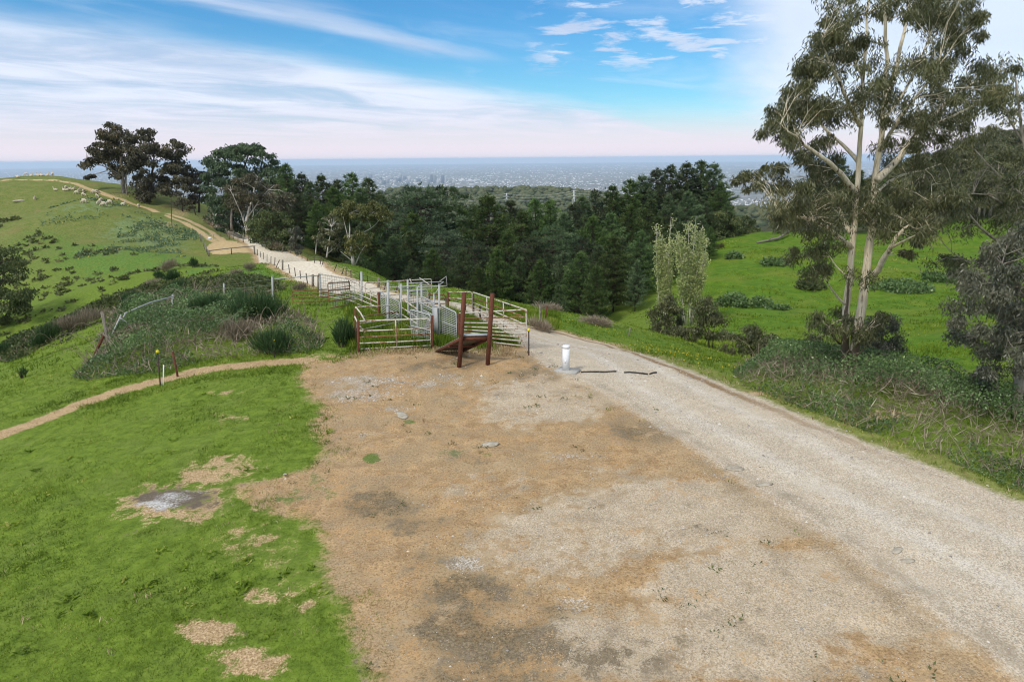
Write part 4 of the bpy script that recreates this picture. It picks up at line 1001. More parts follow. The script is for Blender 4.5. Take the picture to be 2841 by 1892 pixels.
FL = [(545, 530, 'graze', -70, 1, 'cream alpaca grazing alone at the left edge of the flock, facing the camera'),
      (868, 388, 'lie', 200, 1, 'white alpaca lying down with its neck up at the left of the resting row'),
      (1030, 366, 'graze', 100, 1, 'cream alpaca standing at the back of the resting row'),
      (998, 388, 'lie', 160, .9, 'cream alpaca lying in the resting row below the standing one'),
      (1040, 391, 'lie', 20, .9, 'round backed alpaca lying in the middle of the resting row'),
      (1083, 379, 'lie', 10, 1, 'white necked alpaca lying upright in the resting row'),
      (1135, 381, 'lie', 0, 1, 'alpaca lying at the right end of the resting row looking right'),
      (1247, 405, 'graze', 250, 1, 'alpaca turned away at the back of the grazing bunch'),
      (1195, 444, 'graze', 185, 1, 'cream alpaca grazing toward the left in front of the resting row'),
      (1308, 420, 'graze', 90, 1, 'alpaca half hidden behind the largest grazing one'),
      (1303, 480, 'graze', -15, 1.1, 'large cream alpaca grazing to the right in the middle of the flock'),
      (1462, 432, 'graze', 190, 1, 'alpaca at the left of the pair beside the dirt track'),
      (1512, 430, 'graze', 60, 1, 'alpaca at the right of the pair beside the dirt track'),
      (1513, 495, 'graze', -35, 1.05, 'alpaca grazing downhill just below the pair beside the track'),
      (1312, 586, 'graze', 178, 1.1, 'cream alpaca grazing to the left lowest on the slope on its own'),
      (1548, 600, 'graze', 255, 1.05, 'white alpaca facing the camera in the lowest bunch'),
      (1574, 560, 'graze', 270, 1, 'alpaca standing behind the white one in the lowest bunch'),
      (1618, 636, 'graze', 195, 1.15, 'nearest cream alpaca grazing to the left in the lowest bunch'),
      (1708, 602, 'graze', 185, 1.1, 'alpaca grazing at the right of the lowest bunch'),
      (1912, 618, 'lie', 5, 1.1, 'alpaca lying with a raised neck between the flock and the track'),
      (2160, 655, 'graze', 100, 1.05, 'white alpaca seen from behind right beside the dirt track'),
      (276, 186, 'lie', 170, 1, 'pale alpaca lying on the hill top furthest left in front'),
      (412, 164, 'graze', 200, 1, 'alpaca standing against the skyline on the hill top'),
      (490, 169, 'lie', 0, 1, 'long backed alpaca lying on the hill top next to the standing one'),
      (600, 164, 'lie', 180, 1, 'alpaca lying in the middle of the hill top row'),
      (650, 163, 'lie', 150, 1, 'alpaca lying with a raised neck in the hill top row'),
      (738, 166, 'lie', 0, 1.1, 'broad alpaca lying at the right of the hill top row'),
      (820, 165, 'stand', 100, 1, 'alpaca standing upright at the right end of the hill top row'),
      (236, 162, 'lie', 0, 1, 'brownish alpaca lying at the very left of the hill top')]
for (fx, fy, pose, ang_, sc_, lab) in FL:
    px, py = fx / 5.607, 460 + fy / 5.607
    a = at(px, py)
    ob = link('alpaca', AM[pose], loc=a); ob.rotation_euler = (0, 0, R_(ang_)); ob.scale = (sc_ * .88,) * 3
    tag(ob, lab, 'alpaca', 'alpacas grazing and resting on the hill')

# ---------------------------------------------------------------- the far city
CITYM, cm, co_ = new_mat('city_walls'); finish(cm, co_, cm.mix(cm.attr('var'), (0.10, 0.12, 0.15), (0.62, 0.60, 0.56)), 0.7, spec=0.3)
TW = [(1490, 1535, 345, 480, .15, 'dark blue grey tower, left one of the tall pair in the far city'), (1540, 1601, 358, 495, .3, 'dark tower, broader right one of the tall pair in the far city'), (1680, 1735, 362, 500, .1, 'tall dark tower alone at the right of the far city'),
      (1752, 1764, 385, 540, .8, 'thin pale chimney like tower at the right end of the far city'), (1440, 1486, 430, 530, .25, 'mid blue tower just below the tall pair in the city'), (1604, 1652, 440, 530, .7, 'pale tower right of the tall pair, near the hill edge'),
      (885, 975, 405, 475, .05, 'broad dark blue block in the middle of the far city'), (1012, 1068, 372, 440, .1, 'dark block behind the pale church like roof in the city'), (412, 465, 345, 455, .2, 'lone tall tower at the left of the far city'), (303, 356, 325, 410, .6, 'hazy pale tower furthest left in the far city'),
      (934, 990, 330, 415, .55, 'faint tall block far behind the broad dark blue block'), (642, 703, 450, 525, .1, 'dark blue block close above the pine tops'), (702, 762, 420, 500, .4, 'pinkish block behind the dark block above the pines'), (450, 520, 412, 475, .75, 'pinkish wide block beside the lone left tower'),
      (480, 528, 462, 535, .35, 'blue fronted low block above the left pine tops'), (585, 640, 388, 440, .2, 'flat dark block far back left of centre'), (1246, 1320, 420, 480, .15, 'wide dark block left of the tall pair'), (1200, 1242, 440, 495, .85, 'white block with a blue front left of the tall pair'),
      (1070, 1117, 462, 530, .3, 'grey block low in front of the broad dark one'), (765, 830, 386, 440, .5, 'grey block of two halves in the left of the city'), (1152, 1200, 428, 480, .75, 'red topped pale block at the centre of the city'), (1880, 1922, 445, 505, .8, 'pale tower in front of the white stadium'),
      (1212, 1310, 488, 535, .9, 'long white block at the hill edge in the city'), (2180, 2270, 508, 545, .95, 'long white shed right of the stadium'), (1100, 1145, 385, 450, .9, 'white pointed block behind the city centre'), (840, 890, 445, 500, .8, 'white low block in the left half of the city')]
for (x0, x1, y0, y1, v, lab) in TW:
    pxl, pxr = 960 + x0 / 6.365, 960 + x1 / 6.365; pt, pb_ = 430 + y0 / 6.365, 430 + y1 / 6.365
    b = onz((pxl + pxr) / 2, pb_, PLAIN); ht = aty((pxl + pxr) / 2, pt, b[1])[2] - PLAIN; wd = (pxr - pxl) / FPX * b[1]
    o = thing('tower_block', b, lab, 'tower', 'towers of the far city')
    r_ = rng.uniform(-.2, .2)
    G = Geo(); G.box(b + [0, 0, ht * .48], (wd, wd * .8, ht * .96), rot=r_, var=v); wl_p = part('wall', G, CITYM, o, smooth=False)
    G = Geo(); G.box(b + [wd * .1, 0, ht * .98], (wd * .5, wd * .4, ht * .04), rot=r_, var=min(1, v + .2)); part('roof', G, CITYM, o, smooth=False)
    G = Geo()
    nb = max(3, int(ht / 14))
    for k in range(nb): G.box(b + [0, 0, ht * .94 * (k + .6) / nb], (wd * 1.01, wd * .81, ht * .4 / nb), rot=r_, var=max(0, v - .15))
    part('window_band', G, CITYM, o, smooth=False, under=wl_p)
b = onz(1286, 503, PLAIN)
o = thing('stadium', b, 'low white domed stadium right of the far city towers', 'stadium')
for k, (fx, wf, hf) in enumerate([(2050, 110, 38), (2190, 130, 24), (2275, 90, 20)]):
    c = onz(960 + fx / 6.365, 430 + 462 / 6.365, PLAIN); wd = wf / 6.365 / FPX * c[1]; hh_ = hf / 6.365 / FPX * c[1] * 1.3
    V = ICO_V * np.array([wd / 2, wd / 3, hh_]) + c; G = Geo(); G.add(V, T=ICO_F, var=1.0); part('roof_shell', G, CITYM, o)
for fx in (2002, 2128, 2243, 2335):
    c = onz(960 + fx / 6.365, 430 + 455 / 6.365, PLAIN); G = Geo(); G.tube(np.array([c, c + [0, 0, 60]]), 2.2, sides=4, var=.9); part('light_tower', G, CITYM, o)
# suburbs: tens of thousands of roofs that nobody could count
N_ = 42000
r_ = np.exp(rng.uniform(math.log(4300), math.log(40000), N_)); th_ = rng.uniform(R_(-46), R_(46), N_)
sx_, sy_ = r_ * np.sin(th_), r_ * np.cos(th_)
dens = vnoise(sx_, sy_, 0.0011) + 0.6 * vnoise(sx_, sy_, 0.004); keep = dens > -0.25
sx_, sy_, r_ = sx_[keep], sy_[keep], r_[keep]; N_ = len(sx_)
wd = rng.uniform(7, 15, N_) * (r_ / 7000) ** 0.62 * np.where(rng.uniform(0, 1, N_) < .06, 2.6, 1); dp = wd * rng.uniform(.6, 1.2, N_); ht = rng.uniform(4, 8, N_) * (r_ / 7000) ** .3
a = rng.uniform(0, 3.14, N_)
base = np.stack([np.stack([-wd, -dp], 1), np.stack([wd, -dp], 1), np.stack([wd, dp], 1), np.stack([-wd, dp], 1)], 1) / 2
bx = base[..., 0] * np.cos(a)[:, None] - base[..., 1] * np.sin(a)[:, None] + sx_[:, None]; by = base[..., 0] * np.sin(a)[:, None] + base[..., 1] * np.cos(a)[:, None] + sy_[:, None]
lo_ = np.stack([bx, by, np.full_like(bx, PLAIN - 1)], -1); hi_ = np.stack([bx, by, PLAIN + np.repeat(ht[:, None], 4, 1)], -1)
V = np.concatenate([lo_, hi_], 1).reshape(-1, 3)
q0 = np.array([[4, 5, 6, 7], [0, 1, 5, 4], [1, 2, 6, 5], [2, 3, 7, 6], [3, 0, 4, 7]])
Q = (q0[None] + (np.arange(N_) * 8)[:, None, None]).reshape(-1, 4)
SUBM, sb, sbo = new_mat('suburb_roofs'); sv_ = sb.attr('var')
finish(sb, sbo, sb.mix(sb.sstep(sv_, .5, .6), sb.mix(sv_, (0.10, 0.10, 0.09), (0.30, 0.22, 0.17)), (0.85, 0.83, 0.78)), .6, spec=.3)
tag(link('suburbs', np_mesh('suburbs', V, [Q], SUBM, fattr={'var': np.repeat(rng.uniform(0, 1, N_), 5)})), kind='stuff')

# ---------------------------------------------------------------- power pylons on the far hill
def pylon(px, py_base, py_top, Y, lab):
    b = aty(px, py_base, Y); b[2] = float(hill_z(np.array([b[0]]), np.array([b[1]]))[0]); t = aty(px, py_top, Y); hh_ = max(t[2] - b[2], 24)
    o = thing('power_pylon', b, lab, 'pylon', 'power pylons on the far wooded hill')
    for sx__ in (-1, 1):
        for sy__ in (-1, 1):
            G = Geo(); G.tube(np.array([b + [sx__ * 3.2, sy__ * 3.2, 0], b + [sx__ * .6, sy__ * .6, hh_]]), .28, sides=4); part('leg', G, WHITEM, o, smooth=False)
    G = Geo()
    for k in range(6):
        f0, f1 = k / 6, (k + 1) / 6; w0, w1 = 3.2 - 2.6 * f0, 3.2 - 2.6 * f1
        for s in (-1, 1):
            for y_s in (-1, 1): G.tube(np.array([b + [s * w0, y_s * w0, hh_ * f0], b + [-s * w1, y_s * w1, hh_ * f1]]), .16, sides=4)
    part('lattice', G, WHITEM, o, smooth=False)
    for f in (.72, .85, .97):
        G = Geo(); G.tube(np.array([b + [-5.5, 0, hh_ * f], b + [0, 0, hh_ * f + .8], b + [5.5, 0, hh_ * f]]), .25, sides=4); part('cross_arm', G, WHITEM, o, smooth=False)
    return o, b, hh_
p1_ = pylon(1405.5, 549, 536, 1640, 'smaller white lattice pylon on the wooded hill at the left')
p2_ = pylon(1592, 545, 528, 1640, 'taller white lattice pylon near the right end of the wooded hill')
G = Geo()
for f in (.72, .85, .97):
    a, b = p1_[1] + [0, 0, p1_[2] * f], p2_[1] + [0, 0, p2_[2] * f]; l_ = a + (a - b) * 1.6; r__ = b + (b - a) * 1.2
    for p, q in ((l_, a), (a, b), (b, r__)):
        t_ = np.linspace(0, 1, 9)[:, None]; c_ = p * (1 - t_) + q * t_; c_[:, 2] -= 14 * 4 * (t_ * (1 - t_))[:, 0] * .5
        G.tube(c_, .16, sides=3, cap=False)
tag(link('power_lines', G.mesh('power_lines', WHITEM)), 'faint power lines strung between the pylons over the wooded hill', 'power lines')

# ---------------------------------------------------------------- plant materials
def leaf_mat(name, c0, c1, c2=None, trans=0.25, rough=0.6, spec=0.25, vary=0.0):
    m, n, o = new_mat(name)
    v = n.attr('var')
    c = n.mix(n.sstep(v, 0.0, 0.75), c0, c1)
    if c2: c = n.mix(n.sstep(v, 0.80, 1.0), c, c2)
    if vary:
        oi = n.new('ShaderNodeObjectInfo'); h = n.new('ShaderNodeHueSaturation'); n.put(h.inputs['Hue'], n.sstep(oi.outputs['Random'], 0.0, 1.0, 0.5 - vary * .05, 0.5 + vary * .03)); n.put(h.inputs['Value'], n.sstep(oi.outputs['Random'], 0.0, 1.0, 1 - vary, 1 + vary)); n.put(h.inputs['Saturation'], n.sstep(n.math('FRACT', n.math('MULTIPLY', oi.outputs['Random'], 7.3)), 0.0, 1.0, 0.8, 1.1)); n.put(h.inputs['Color'], c); c = h.outputs[0]
    p = n.new('ShaderNodeBsdfPrincipled'); n.put(p.inputs['Base Color'], c); p.inputs['Roughness'].default_value = rough; p.inputs['Specular IOR Level'].default_value = spec
    t = n.new('ShaderNodeBsdfTranslucent'); n.put(t.inputs['Color'], c)
    mx = n.new('ShaderNodeMixShader'); mx.inputs[0].default_value = trans
    n.l.new(p.outputs[0], mx.inputs[1]); n.l.new(t.outputs[0], mx.inputs[2]); n.l.new(mx.outputs[0], o.inputs['Surface'])
    return m
PINE_L = leaf_mat('pine_needles', (0.044, 0.080, 0.024), (0.115, 0.172, 0.052), (0.23, 0.30, 0.11), vary=.35)
PINE_O = leaf_mat('old_pine_needles', (0.034, 0.060, 0.024), (0.095, 0.140, 0.056), (0.20, 0.24, 0.11), vary=.35)
GUM_L = leaf_mat('gum_leaves', (0.064, 0.073, 0.029), (0.145, 0.150, 0.060), (0.30, 0.265, 0.13), 0.25, 0.45, 0.4)
GUM_B = leaf_mat('gum_leaves_bronze', (0.055, 0.052, 0.027), (0.120, 0.105, 0.054), (0.24, 0.19, 0.10), vary=.3)
GUM_Y = leaf_mat('gum_leaves_yellowish', (0.06, 0.075, 0.028), (0.16, 0.165, 0.06), (0.30, 0.26, 0.10), vary=.3)
GUM_G = leaf_mat('gum_leaves_greyish', (0.065, 0.074, 0.046), (0.155, 0.155, 0.100), (0.36, 0.31, 0.24), 0.2, 0.4, 0.45)
POP_L = leaf_mat('poplar_leaves', (0.26, 0.31, 0.09), (0.48, 0.52, 0.21), (0.70, 0.66, 0.40), 0.35)
GREEN_L = leaf_mat('fresh_green_leaves', (0.05, 0.10, 0.025), (0.13, 0.21, 0.05), (0.22, 0.30, 0.08), 0.35)
OLIVE_L = leaf_mat('olive_shrub_leaves', (0.052, 0.072, 0.024), (0.122, 0.150, 0.048), (0.21, 0.22, 0.08))
BRAM_L = leaf_mat('bramble_leaves', (0.062, 0.110, 0.032), (0.150, 0.235, 0.072), (0.30, 0.40, 0.16), 0.3, 0.45, 0.4)
BROOM_L = leaf_mat('broom_stems', (0.020, 0.045, 0.016), (0.050, 0.10, 0.032), (0.10, 0.16, 0.05), 0.2)
DRY_L = leaf_mat('dry_stems', (0.15, 0.11, 0.075), (0.34, 0.27, 0.19), (0.52, 0.44, 0.33), 0.2)
GREYT = leaf_mat('grey_twigs', (0.12, 0.095, 0.065), (0.26, 0.21, 0.14), (0.42, 0.35, 0.25), 0.1)
FLOWER = leaf_mat('yellow_flowers', (0.75, 0.48, 0.02), (0.85, 0.62, 0.03), None, 0.3)
GRASS_L = leaf_mat('grass_blades', (0.088, 0.146, 0.012), (0.220, 0.305, 0.024), (0.46, 0.45, 0.11), 0.35)
STRAW_L = leaf_mat('straw', (0.26, 0.17, 0.08), (0.52, 0.38, 0.21), (0.70, 0.58, 0.38), 0.25)
CAPE_L = leaf_mat('capeweed_leaves', (0.085, 0.15, 0.06), (0.19, 0.26, 0.14), (0.46, 0.42, 0.08), 0.3)
HEATH_L = leaf_mat('heath_leaves', (0.09, 0.10, 0.035), (0.155, 0.175, 0.058), (0.24, 0.20, 0.09))
BARKM, bk, bko = new_mat('pale_gum_bark')
_p = bk.new('ShaderNodeNewGeometry').outputs['Position']; _v = bk.attr('var')
_k = bk.noise(bk.scale3(_p, 5.0, 5.0, 0.55), 1.0, 5, 0.6); _k2 = bk.noise(bk.scale3(_p, 16, 16, 1.6), 1.0, 4, 0.6)
_c = bk.mix(bk.sstep(_k2, .3, .7), (0.50, 0.42, 0.28), (0.80, 0.71, 0.53))
_c = bk.mix(bk.sstep(bk.math('ADD', _k, bk.math('MULTIPLY', _v, 0.6)), 0.57, 0.64), _c, bk.mix(_k2, (0.05, 0.04, 0.03), (0.20, 0.145, 0.095)))
finish(bk, bko, _c, .75, _k2, .5, .02)
BARKG, bg_, bgo = new_mat('grey_bark')
_p = bg_.new('ShaderNodeNewGeometry').outputs['Position']; _k = bg_.noise(bg_.scale3(_p, 3, 3, .8), 2, 4, .6)
finish(bg_, bgo, bg_.mix(bg_.sstep(_k, .3, .7), (0.16, 0.13, 0.10), (0.36, 0.32, 0.26)), .9, _k, .5, .03)
BARKD, bd_, bdo = new_mat('dark_bark')
_p = bd_.new('ShaderNodeNewGeometry').outputs['Position']; _k = bd_.noise(bd_.scale3(_p, 3, 3, .8), 2, 4, .6)
finish(bd_, bdo, bd_.mix(bd_.sstep(_k, .3, .7), (0.035, 0.026, 0.02), (0.10, 0.075, 0.055)), .95, _k, .5, .03)
BARKW, bw_, bwo = new_mat('white_bark')
_p = bw_.new('ShaderNodeNewGeometry').outputs['Position']; _k = bw_.noise(bw_.scale3(_p, 3, 3, .8), 2, 4, .6)
finish(bw_, bwo, bw_.mix(bw_.sstep(_k, .3, .6), (0.34, 0.29, 0.23), (0.66, 0.61, 0.53)), .8, _k, .4, .03)

# ---------------------------------------------------------------- pines
def pine_mesh(seed, old=False, hh=20.0, spread=4.2):
    global rng
    keep, rng = rng, np.random.default_rng(seed)
    G = Geo()
    zz = np.linspace(0, hh * .98, 9); wob = np.cumsum(rng.normal(0, .07, (9, 2)), 0)
    G.tube(np.column_stack([wob, zz]), np.linspace(.34, .04, 9), sides=7, var=.5)
    Cg = Geo()
    n_wh = int(hh * (1.55 if not old else 1.0)); LP = []; LD = []; LV = []
    for k in range(n_wh):
        f = (k + rng.uniform(-.3, .3)) / n_wh; z = hh * (.10 + .89 * f) if not old else hh * (.30 + .68 * f)
        prof = min((1 - f) ** .62, 1.45 * (1 - f)) * (1 - .18 * (1 - f) ** 3) * rng.uniform(.8, 1.15) + .07 if not old else (math.sin(math.pi * min(1, .22 + .75 * f)) ** .6)
        Rm = spread * prof
        c = np.array([np.interp(z, zz, wob[:, 0]), np.interp(z, zz, wob[:, 1]), z])
        nb = rng.integers(5, 8) if not old else rng.integers(3, 6)
        a0 = rng.uniform(0, 6.28)
        for b in range(nb):
            a = a0 + b * 6.283 / nb + rng.uniform(-.35, .35); L = Rm * rng.uniform(.5, 1.3)
            up0, up1 = (rng.uniform(-.10, .25), rng.uniform(.15, .5)) if not old else (rng.uniform(.0, .4), rng.uniform(-.2, .25))
            t = np.linspace(0, 1, 5); dirv = np.array([math.cos(a), math.sin(a), 0])
            P = c + dirv * (L * t)[:, None]; P[:, 2] += L * (up0 * t + (up1 - up0) * t * t * .6)
            G.tube(P, np.linspace(.05 + .012 * L, .012, 5), sides=3, cap=False, var=.4)
            nC = max(4, int(L * (3.2 if not old else 4.2)))
            tt = rng.uniform(.28 if not old else .45, 1.0, nC) ** .8
            lat = np.cross(dirv, [0, 0, 1]); wl_ = L * (.16 if not old else .26)
            q = np.stack([np.interp(tt, t, P[:, i]) for i in range(3)], 1) + lat * (rng.normal(0, 1, nC) * wl_ * (tt * .9 + .15))[:, None] + np.array([0, 0, 1]) * rng.normal(.05, .12 + .04 * old, nC)[:, None]
            LV.append(np.full(nC, rng.uniform(.05, .9))); LP.append(q); LD.append(np.tile(dirv * .75 + np.array([0, 0, .65]), (nC, 1)))
    # leader tufts
    q = np.array([[wob[-1, 0], wob[-1, 1], hh * f] for f in np.linspace(.88, 1.0, 9)]) + rng.normal(0, .12, (9, 3)); LP.append(q); LD.append(np.tile([0, 0, 1.0], (9, 1))); LV.append(np.full(9, .6))
    P = np.concatenate(LP); D = np.concatenate(LD); nN = 10
    cv = np.clip(np.concatenate(LV) + rng.normal(0, .1, len(P)), 0, 1)
    P = np.repeat(P, nN, 0); D = np.repeat(D, nN, 0) + unit(len(P)) * .85
    Cg.leaves(P, D, rng.uniform(.5, .95, len(P)), rng.uniform(.075, .13, len(P)), np.clip(np.repeat(cv, nN) + rng.normal(0, .12, len(P)), 0, 1))
    tm, cm_ = G.mesh('pine_trunk', BARKD, smooth=True), Cg.mesh('pine_crown', PINE_O if old else PINE_L)
    rng = keep
    return tm, cm_
PV = [pine_mesh(101, spread=6.0), pine_mesh(102, spread=5.2), pine_mesh(103, spread=7.0), pine_mesh(104, spread=7.8), pine_mesh(105, True, 20, 7.2), pine_mesh(106, True, 20, 8.2)]

def place_tree(name, meshes, base, hscale, wscale, rot, label, cat, group=None, lean=(0, 0)):
    o = thing(name, base, label, cat, group)
    o.scale = (wscale, wscale, hscale); o.rotation_euler = (lean[0], lean[1], rot)
    link('trunk', meshes[0], parent=o); c = link('crown', meshes[1], parent=o)
    return o
def pine(px, ytop, Y, v, wmul=1.0, label=None, sink=0.0):
    b = gnd(px, Y); b[2] -= sink; t = aty(px, ytop, Y); hh = max(t[2] - b[2], 5)
    s = hh / 20.0
    place_tree('pine_tree', PV[v], b, s, s * wmul, rng.uniform(0, 6.28), label or 'dark green pine in the crowded inner rows of the plantation', 'pine', 'pines of the plantation')
PL_ = [  # px, top py, depth, variant, width, label
    (832, 456, 150, 1, 1.0, 'tall slim pine with a spiky top right of the big round dark tree'), (872, 482, 148, 0, 1.0, 'slim pine just right of the tall spiky one at the left of the plantation'), (890, 505, 140, 1, 1.0, 'short pine tucked before the narrow pointed one at the left'), (922, 486, 152, 0, .9, 'pine with a narrow pointed top second from the left in the plantation'),
    (950, 520, 138, 2, 1.0, 'lower pine filling the notch left of the tall leading pine'), (968, 500, 150, 1, 1, 'pine just left of the tall leading pine below the city'), (999, 482, 148, 1, 1.1, 'tall leading pine poking up left of the far city towers'), (1022, 520, 140, 0, 1, 'pine in the notch between the tall leading pine and the bare topped one'), (1047, 496, 146, 1, 1.1, 'pine with a bare pointed top in front of the left city blocks'),
    (1075, 540, 136, 0, 1, 'last pointed pine before the flat topped old pine'), (860, 540, 132, 2, .9, None), (905, 560, 128, 0, 1, None), (800, 520, 158, 2, .9, 'pine wedged between the round dark tree and the tall spiky pine'), (775, 500, 165, 0, .9, 'pine behind the right side of the big round dark tree'),
    (1120, 545, 128, 4, .85, 'old pine at the left shoulder of the broad flat topped one'), (1185, 516, 122, 4, .95, 'broad flat topped old pine standing below the far city towers'), (1245, 520, 126, 5, .8, 'wide crowned old pine right of the flat topped one'), (1290, 580, 124, 0, 1, None), (1320, 575, 128, 2, 1, None),
    (1105, 655, 104, 2, .9, 'bright green young pine rising from the edge of the road slope'), (1150, 640, 108, 0, 1.1, None), (1240, 640, 104, 4, .9, 'old pine with pale layered boughs in front of the plantation'), (1320, 665, 102, 4, .8, None),
    (1366, 540, 114, 3, 1.0, 'large pointed pine in the middle of the plantation edge'), (1418, 556, 124, 0, 1, 'pine just right of the large pointed middle pine'), (1450, 585, 118, 2, 1, None), (1485, 554, 128, 1, 1.1, 'round topped pine in the dip of the tree line before the wooded hill'), (1528, 556, 130, 1, 1.1, 'pine just right of the round topped pine in the dip'),
    (1410, 640, 104, 2, .9, None), (1470, 660, 102, 4, .9, 'old pine with drooping boughs right of the pointed pine'), (1530, 630, 106, 5, .75, None), (1560, 590, 120, 0, 1, None), (1590, 565, 134, 2, 1, 'first pine of the rise toward the right hand pine hill'),
    (1608, 544, 144, 0, 1, 'second pine of the rise toward the right hand pine hill'), (1646, 528, 148, 1, 1, 'third pine of the rise toward the right hand pine hill'), (1690, 515, 150, 0, 1, 'fourth pine of the rise, just left of the shoulder pine'), (1731, 500, 152, 1, 1.1, 'pine on the shoulder of the right hand pine hill'), (1765, 488, 156, 0, 1.1, 'skyline pine just right of the shoulder pine'), (1805, 470, 158, 2, 1, 'broad skyline pine half way from shoulder to crown of the pine hill'),
    (1842, 460, 162, 1, 1.2, 'skyline pine two places left of the highest pine'), (1880, 452, 164, 0, 1.1, 'skyline pine right beside the highest pine on its left'), (1916, 448, 166, 1, 1.2, 'highest pine at the crown of the right hand pine hill'), (1953, 455, 164, 0, 1.1, 'pine with the sharp right hand edge of the plantation'), (1975, 505, 158, 2, .9, 'pine stepping down below the sharp right hand edge of the plantation'), (1995, 560, 154, 2, .8, 'lowest pine at the right hand end of the plantation'),
    (1640, 600, 124, 2, 1, None), (1690, 590, 130, 3, .9, None), (1740, 570, 138, 2, 1, None), (1790, 550, 142, 3, .9, None), (1840, 540, 146, 2, 1, None), (1890, 530, 148, 3, .9, None), (1940, 560, 150, 2, 1, None),
    (1610, 660, 108, 5, .7, None), (1660, 680, 104, 3, .9, 'dark pine standing close behind the poplars'), (1720, 660, 112, 2, 1, None), (1760, 690, 106, 0, 1.1, None), (1560, 700, 98, 2, .9, None), (1500, 720, 96, 0, 1.0, None), (1440, 710, 97, 3, .7, None), (1380, 690, 96, 2, .8, None), (1290, 690, 97, 2, .9, None), (1210, 690, 98, 0, 1, None),
    (1700, 655, 97, 3, .9, None), (1770, 640, 104, 2, 1, None), (1815, 600, 114, 3, .8, None), (1610, 700, 92, 2, 1, None), (1650, 735, 88, 3, .7, 'low pine with skirts sweeping the ground before the poplars'), (1010, 690, 104, 2, .8, None), (1060, 700, 100, 3, .7, None), (1150, 720, 94, 2, .8, None), (1330, 740, 92, 3, .7, None), (1480, 780, 84, 2, .7, None), (1550, 790, 84, 3, .6, None), (1020, 620, 122, 2, 1, None), (960, 590, 130, 3, .9, None), (1060, 600, 118, 2, .9, None), (1160, 590, 116, 0, 1, None), (1820, 640, 130, 3, .8, None), (1870, 615, 120, 3, .8, None), (1925, 600, 128, 3, .8, None), (1955, 630, 124, 2, .9, None), (1850, 690, 108, 3, .6, None), (1760, 720, 94, 3, .6, None), (1880, 620, 138, 2, .9, None)]
for (px, yt, Y, v, wm_, lab) in PL_: pine(px, yt, Y, v, wm_, lab)
for (px, yt, Y, v, wm_, lab) in [(2135, 560, 150, 2, .8, 'small pine standing alone on the saddle left of the great gum'), (2215, 480, 165, 3, .9, 'dark pine behind the left limbs of the great gum'), (2280, 440, 160, 2, 1.1, 'tall pine right behind the great gum'), (2330, 470, 158, 3, .9, 'lower pine behind the great gum trunk'), (2190, 540, 150, 5, .5, 'wide low pine at the top of the green slope'), (2400, 500, 170, 2, .9, 'pine at the lower end of the wooded ridge')]:
    pine(px, yt, Y, v, wm_, lab)

# ---------------------------------------------------------------- broad-leaved trees
def inside(poly_, x, y):
    ins = np.zeros(np.shape(x), bool); n = len(poly_)
    for i in range(n):
        ax, ay = poly_[i]; bx, by = poly_[(i + 1) % n]
        ins ^= ((ay > y) != (by > y)) & (x < (bx - ax) * (y - ay) / (by - ay + 1e-12) + ax)
    return ins
def fill(poly_, n, rmin, rmax, Y, dspread):
    """clump centres (3D) and radii filling an outline seen at depth Y; outline in photograph units"""
    a = np.array(poly_, float); out = []; tries = 0
    while len(out) < n and tries < n * 60:
        tries += 1
        x = rng.uniform(a[:, 0].min(), a[:, 0].max()); y = rng.uniform(a[:, 1].min(), a[:, 1].max())
        if not inside(poly_, np.array(x), np.array(y)): continue
        r_ = rng.uniform(rmin, rmax)
        if any((x - q[0]) ** 2 + (y - q[1]) ** 2 < (.55 * (r_ + q[2])) ** 2 and abs(q[3]) < 1 for q in out[-60:]) and rng.uniform() < .7: continue
        out.append((x, y, r_, 0))
    res = []
    for x, y, r_, _ in out:
        d = Y + rng.uniform(-dspread, dspread); res.append((aty(x, y, d), r_ * d / FPX))
    return res
def leafy(clumps, per, Lm, Wm, style='hang', squash=.7, G=None):
    G = G or Geo()
    for c, r_ in clumps:
        n = max(6, int(per * rng.uniform(.45, 1.5)))
        d = unit(n); rad_ = r_ * rng.uniform(.15, 1.0, n)[:, None] ** .8 * rng.uniform(.8, 1.25)
        P = c + d * rad_ * np.array([1, 1, squash])
        if style == 'hang': D = unit(n) * .65 + np.array([0, 0, -.8])
        elif style == 'up': D = d * .6 + np.array([0, 0, .7]) + unit(n) * .3
        else: D = unit(n) + d * .4
        cvv = rng.uniform(.15, .75)
        G.leaves(P, D, Lm * rng.uniform(.7, 1.3, n), Wm * rng.uniform(.7, 1.3, n), np.clip(cvv + rng.normal(0, .17, n), 0, 1))
    return G
def resample(P, r0, r1, n=7):
    P = np.asarray(P, float); L = np.concatenate([[0], np.cumsum(np.linalg.norm(np.diff(P, axis=0), axis=1))]); t = np.linspace(0, L[-1], max(n, len(P) * 2))
    Q = np.stack([np.interp(t, L, P[:, i]) for i in range(3)], 1)
    # soften the corners
    for _ in range(2): Q[1:-1] = (Q[:-2] + 2 * Q[1:-1] + Q[2:]) / 4
    return Q, np.linspace(r0, r1, len(Q))
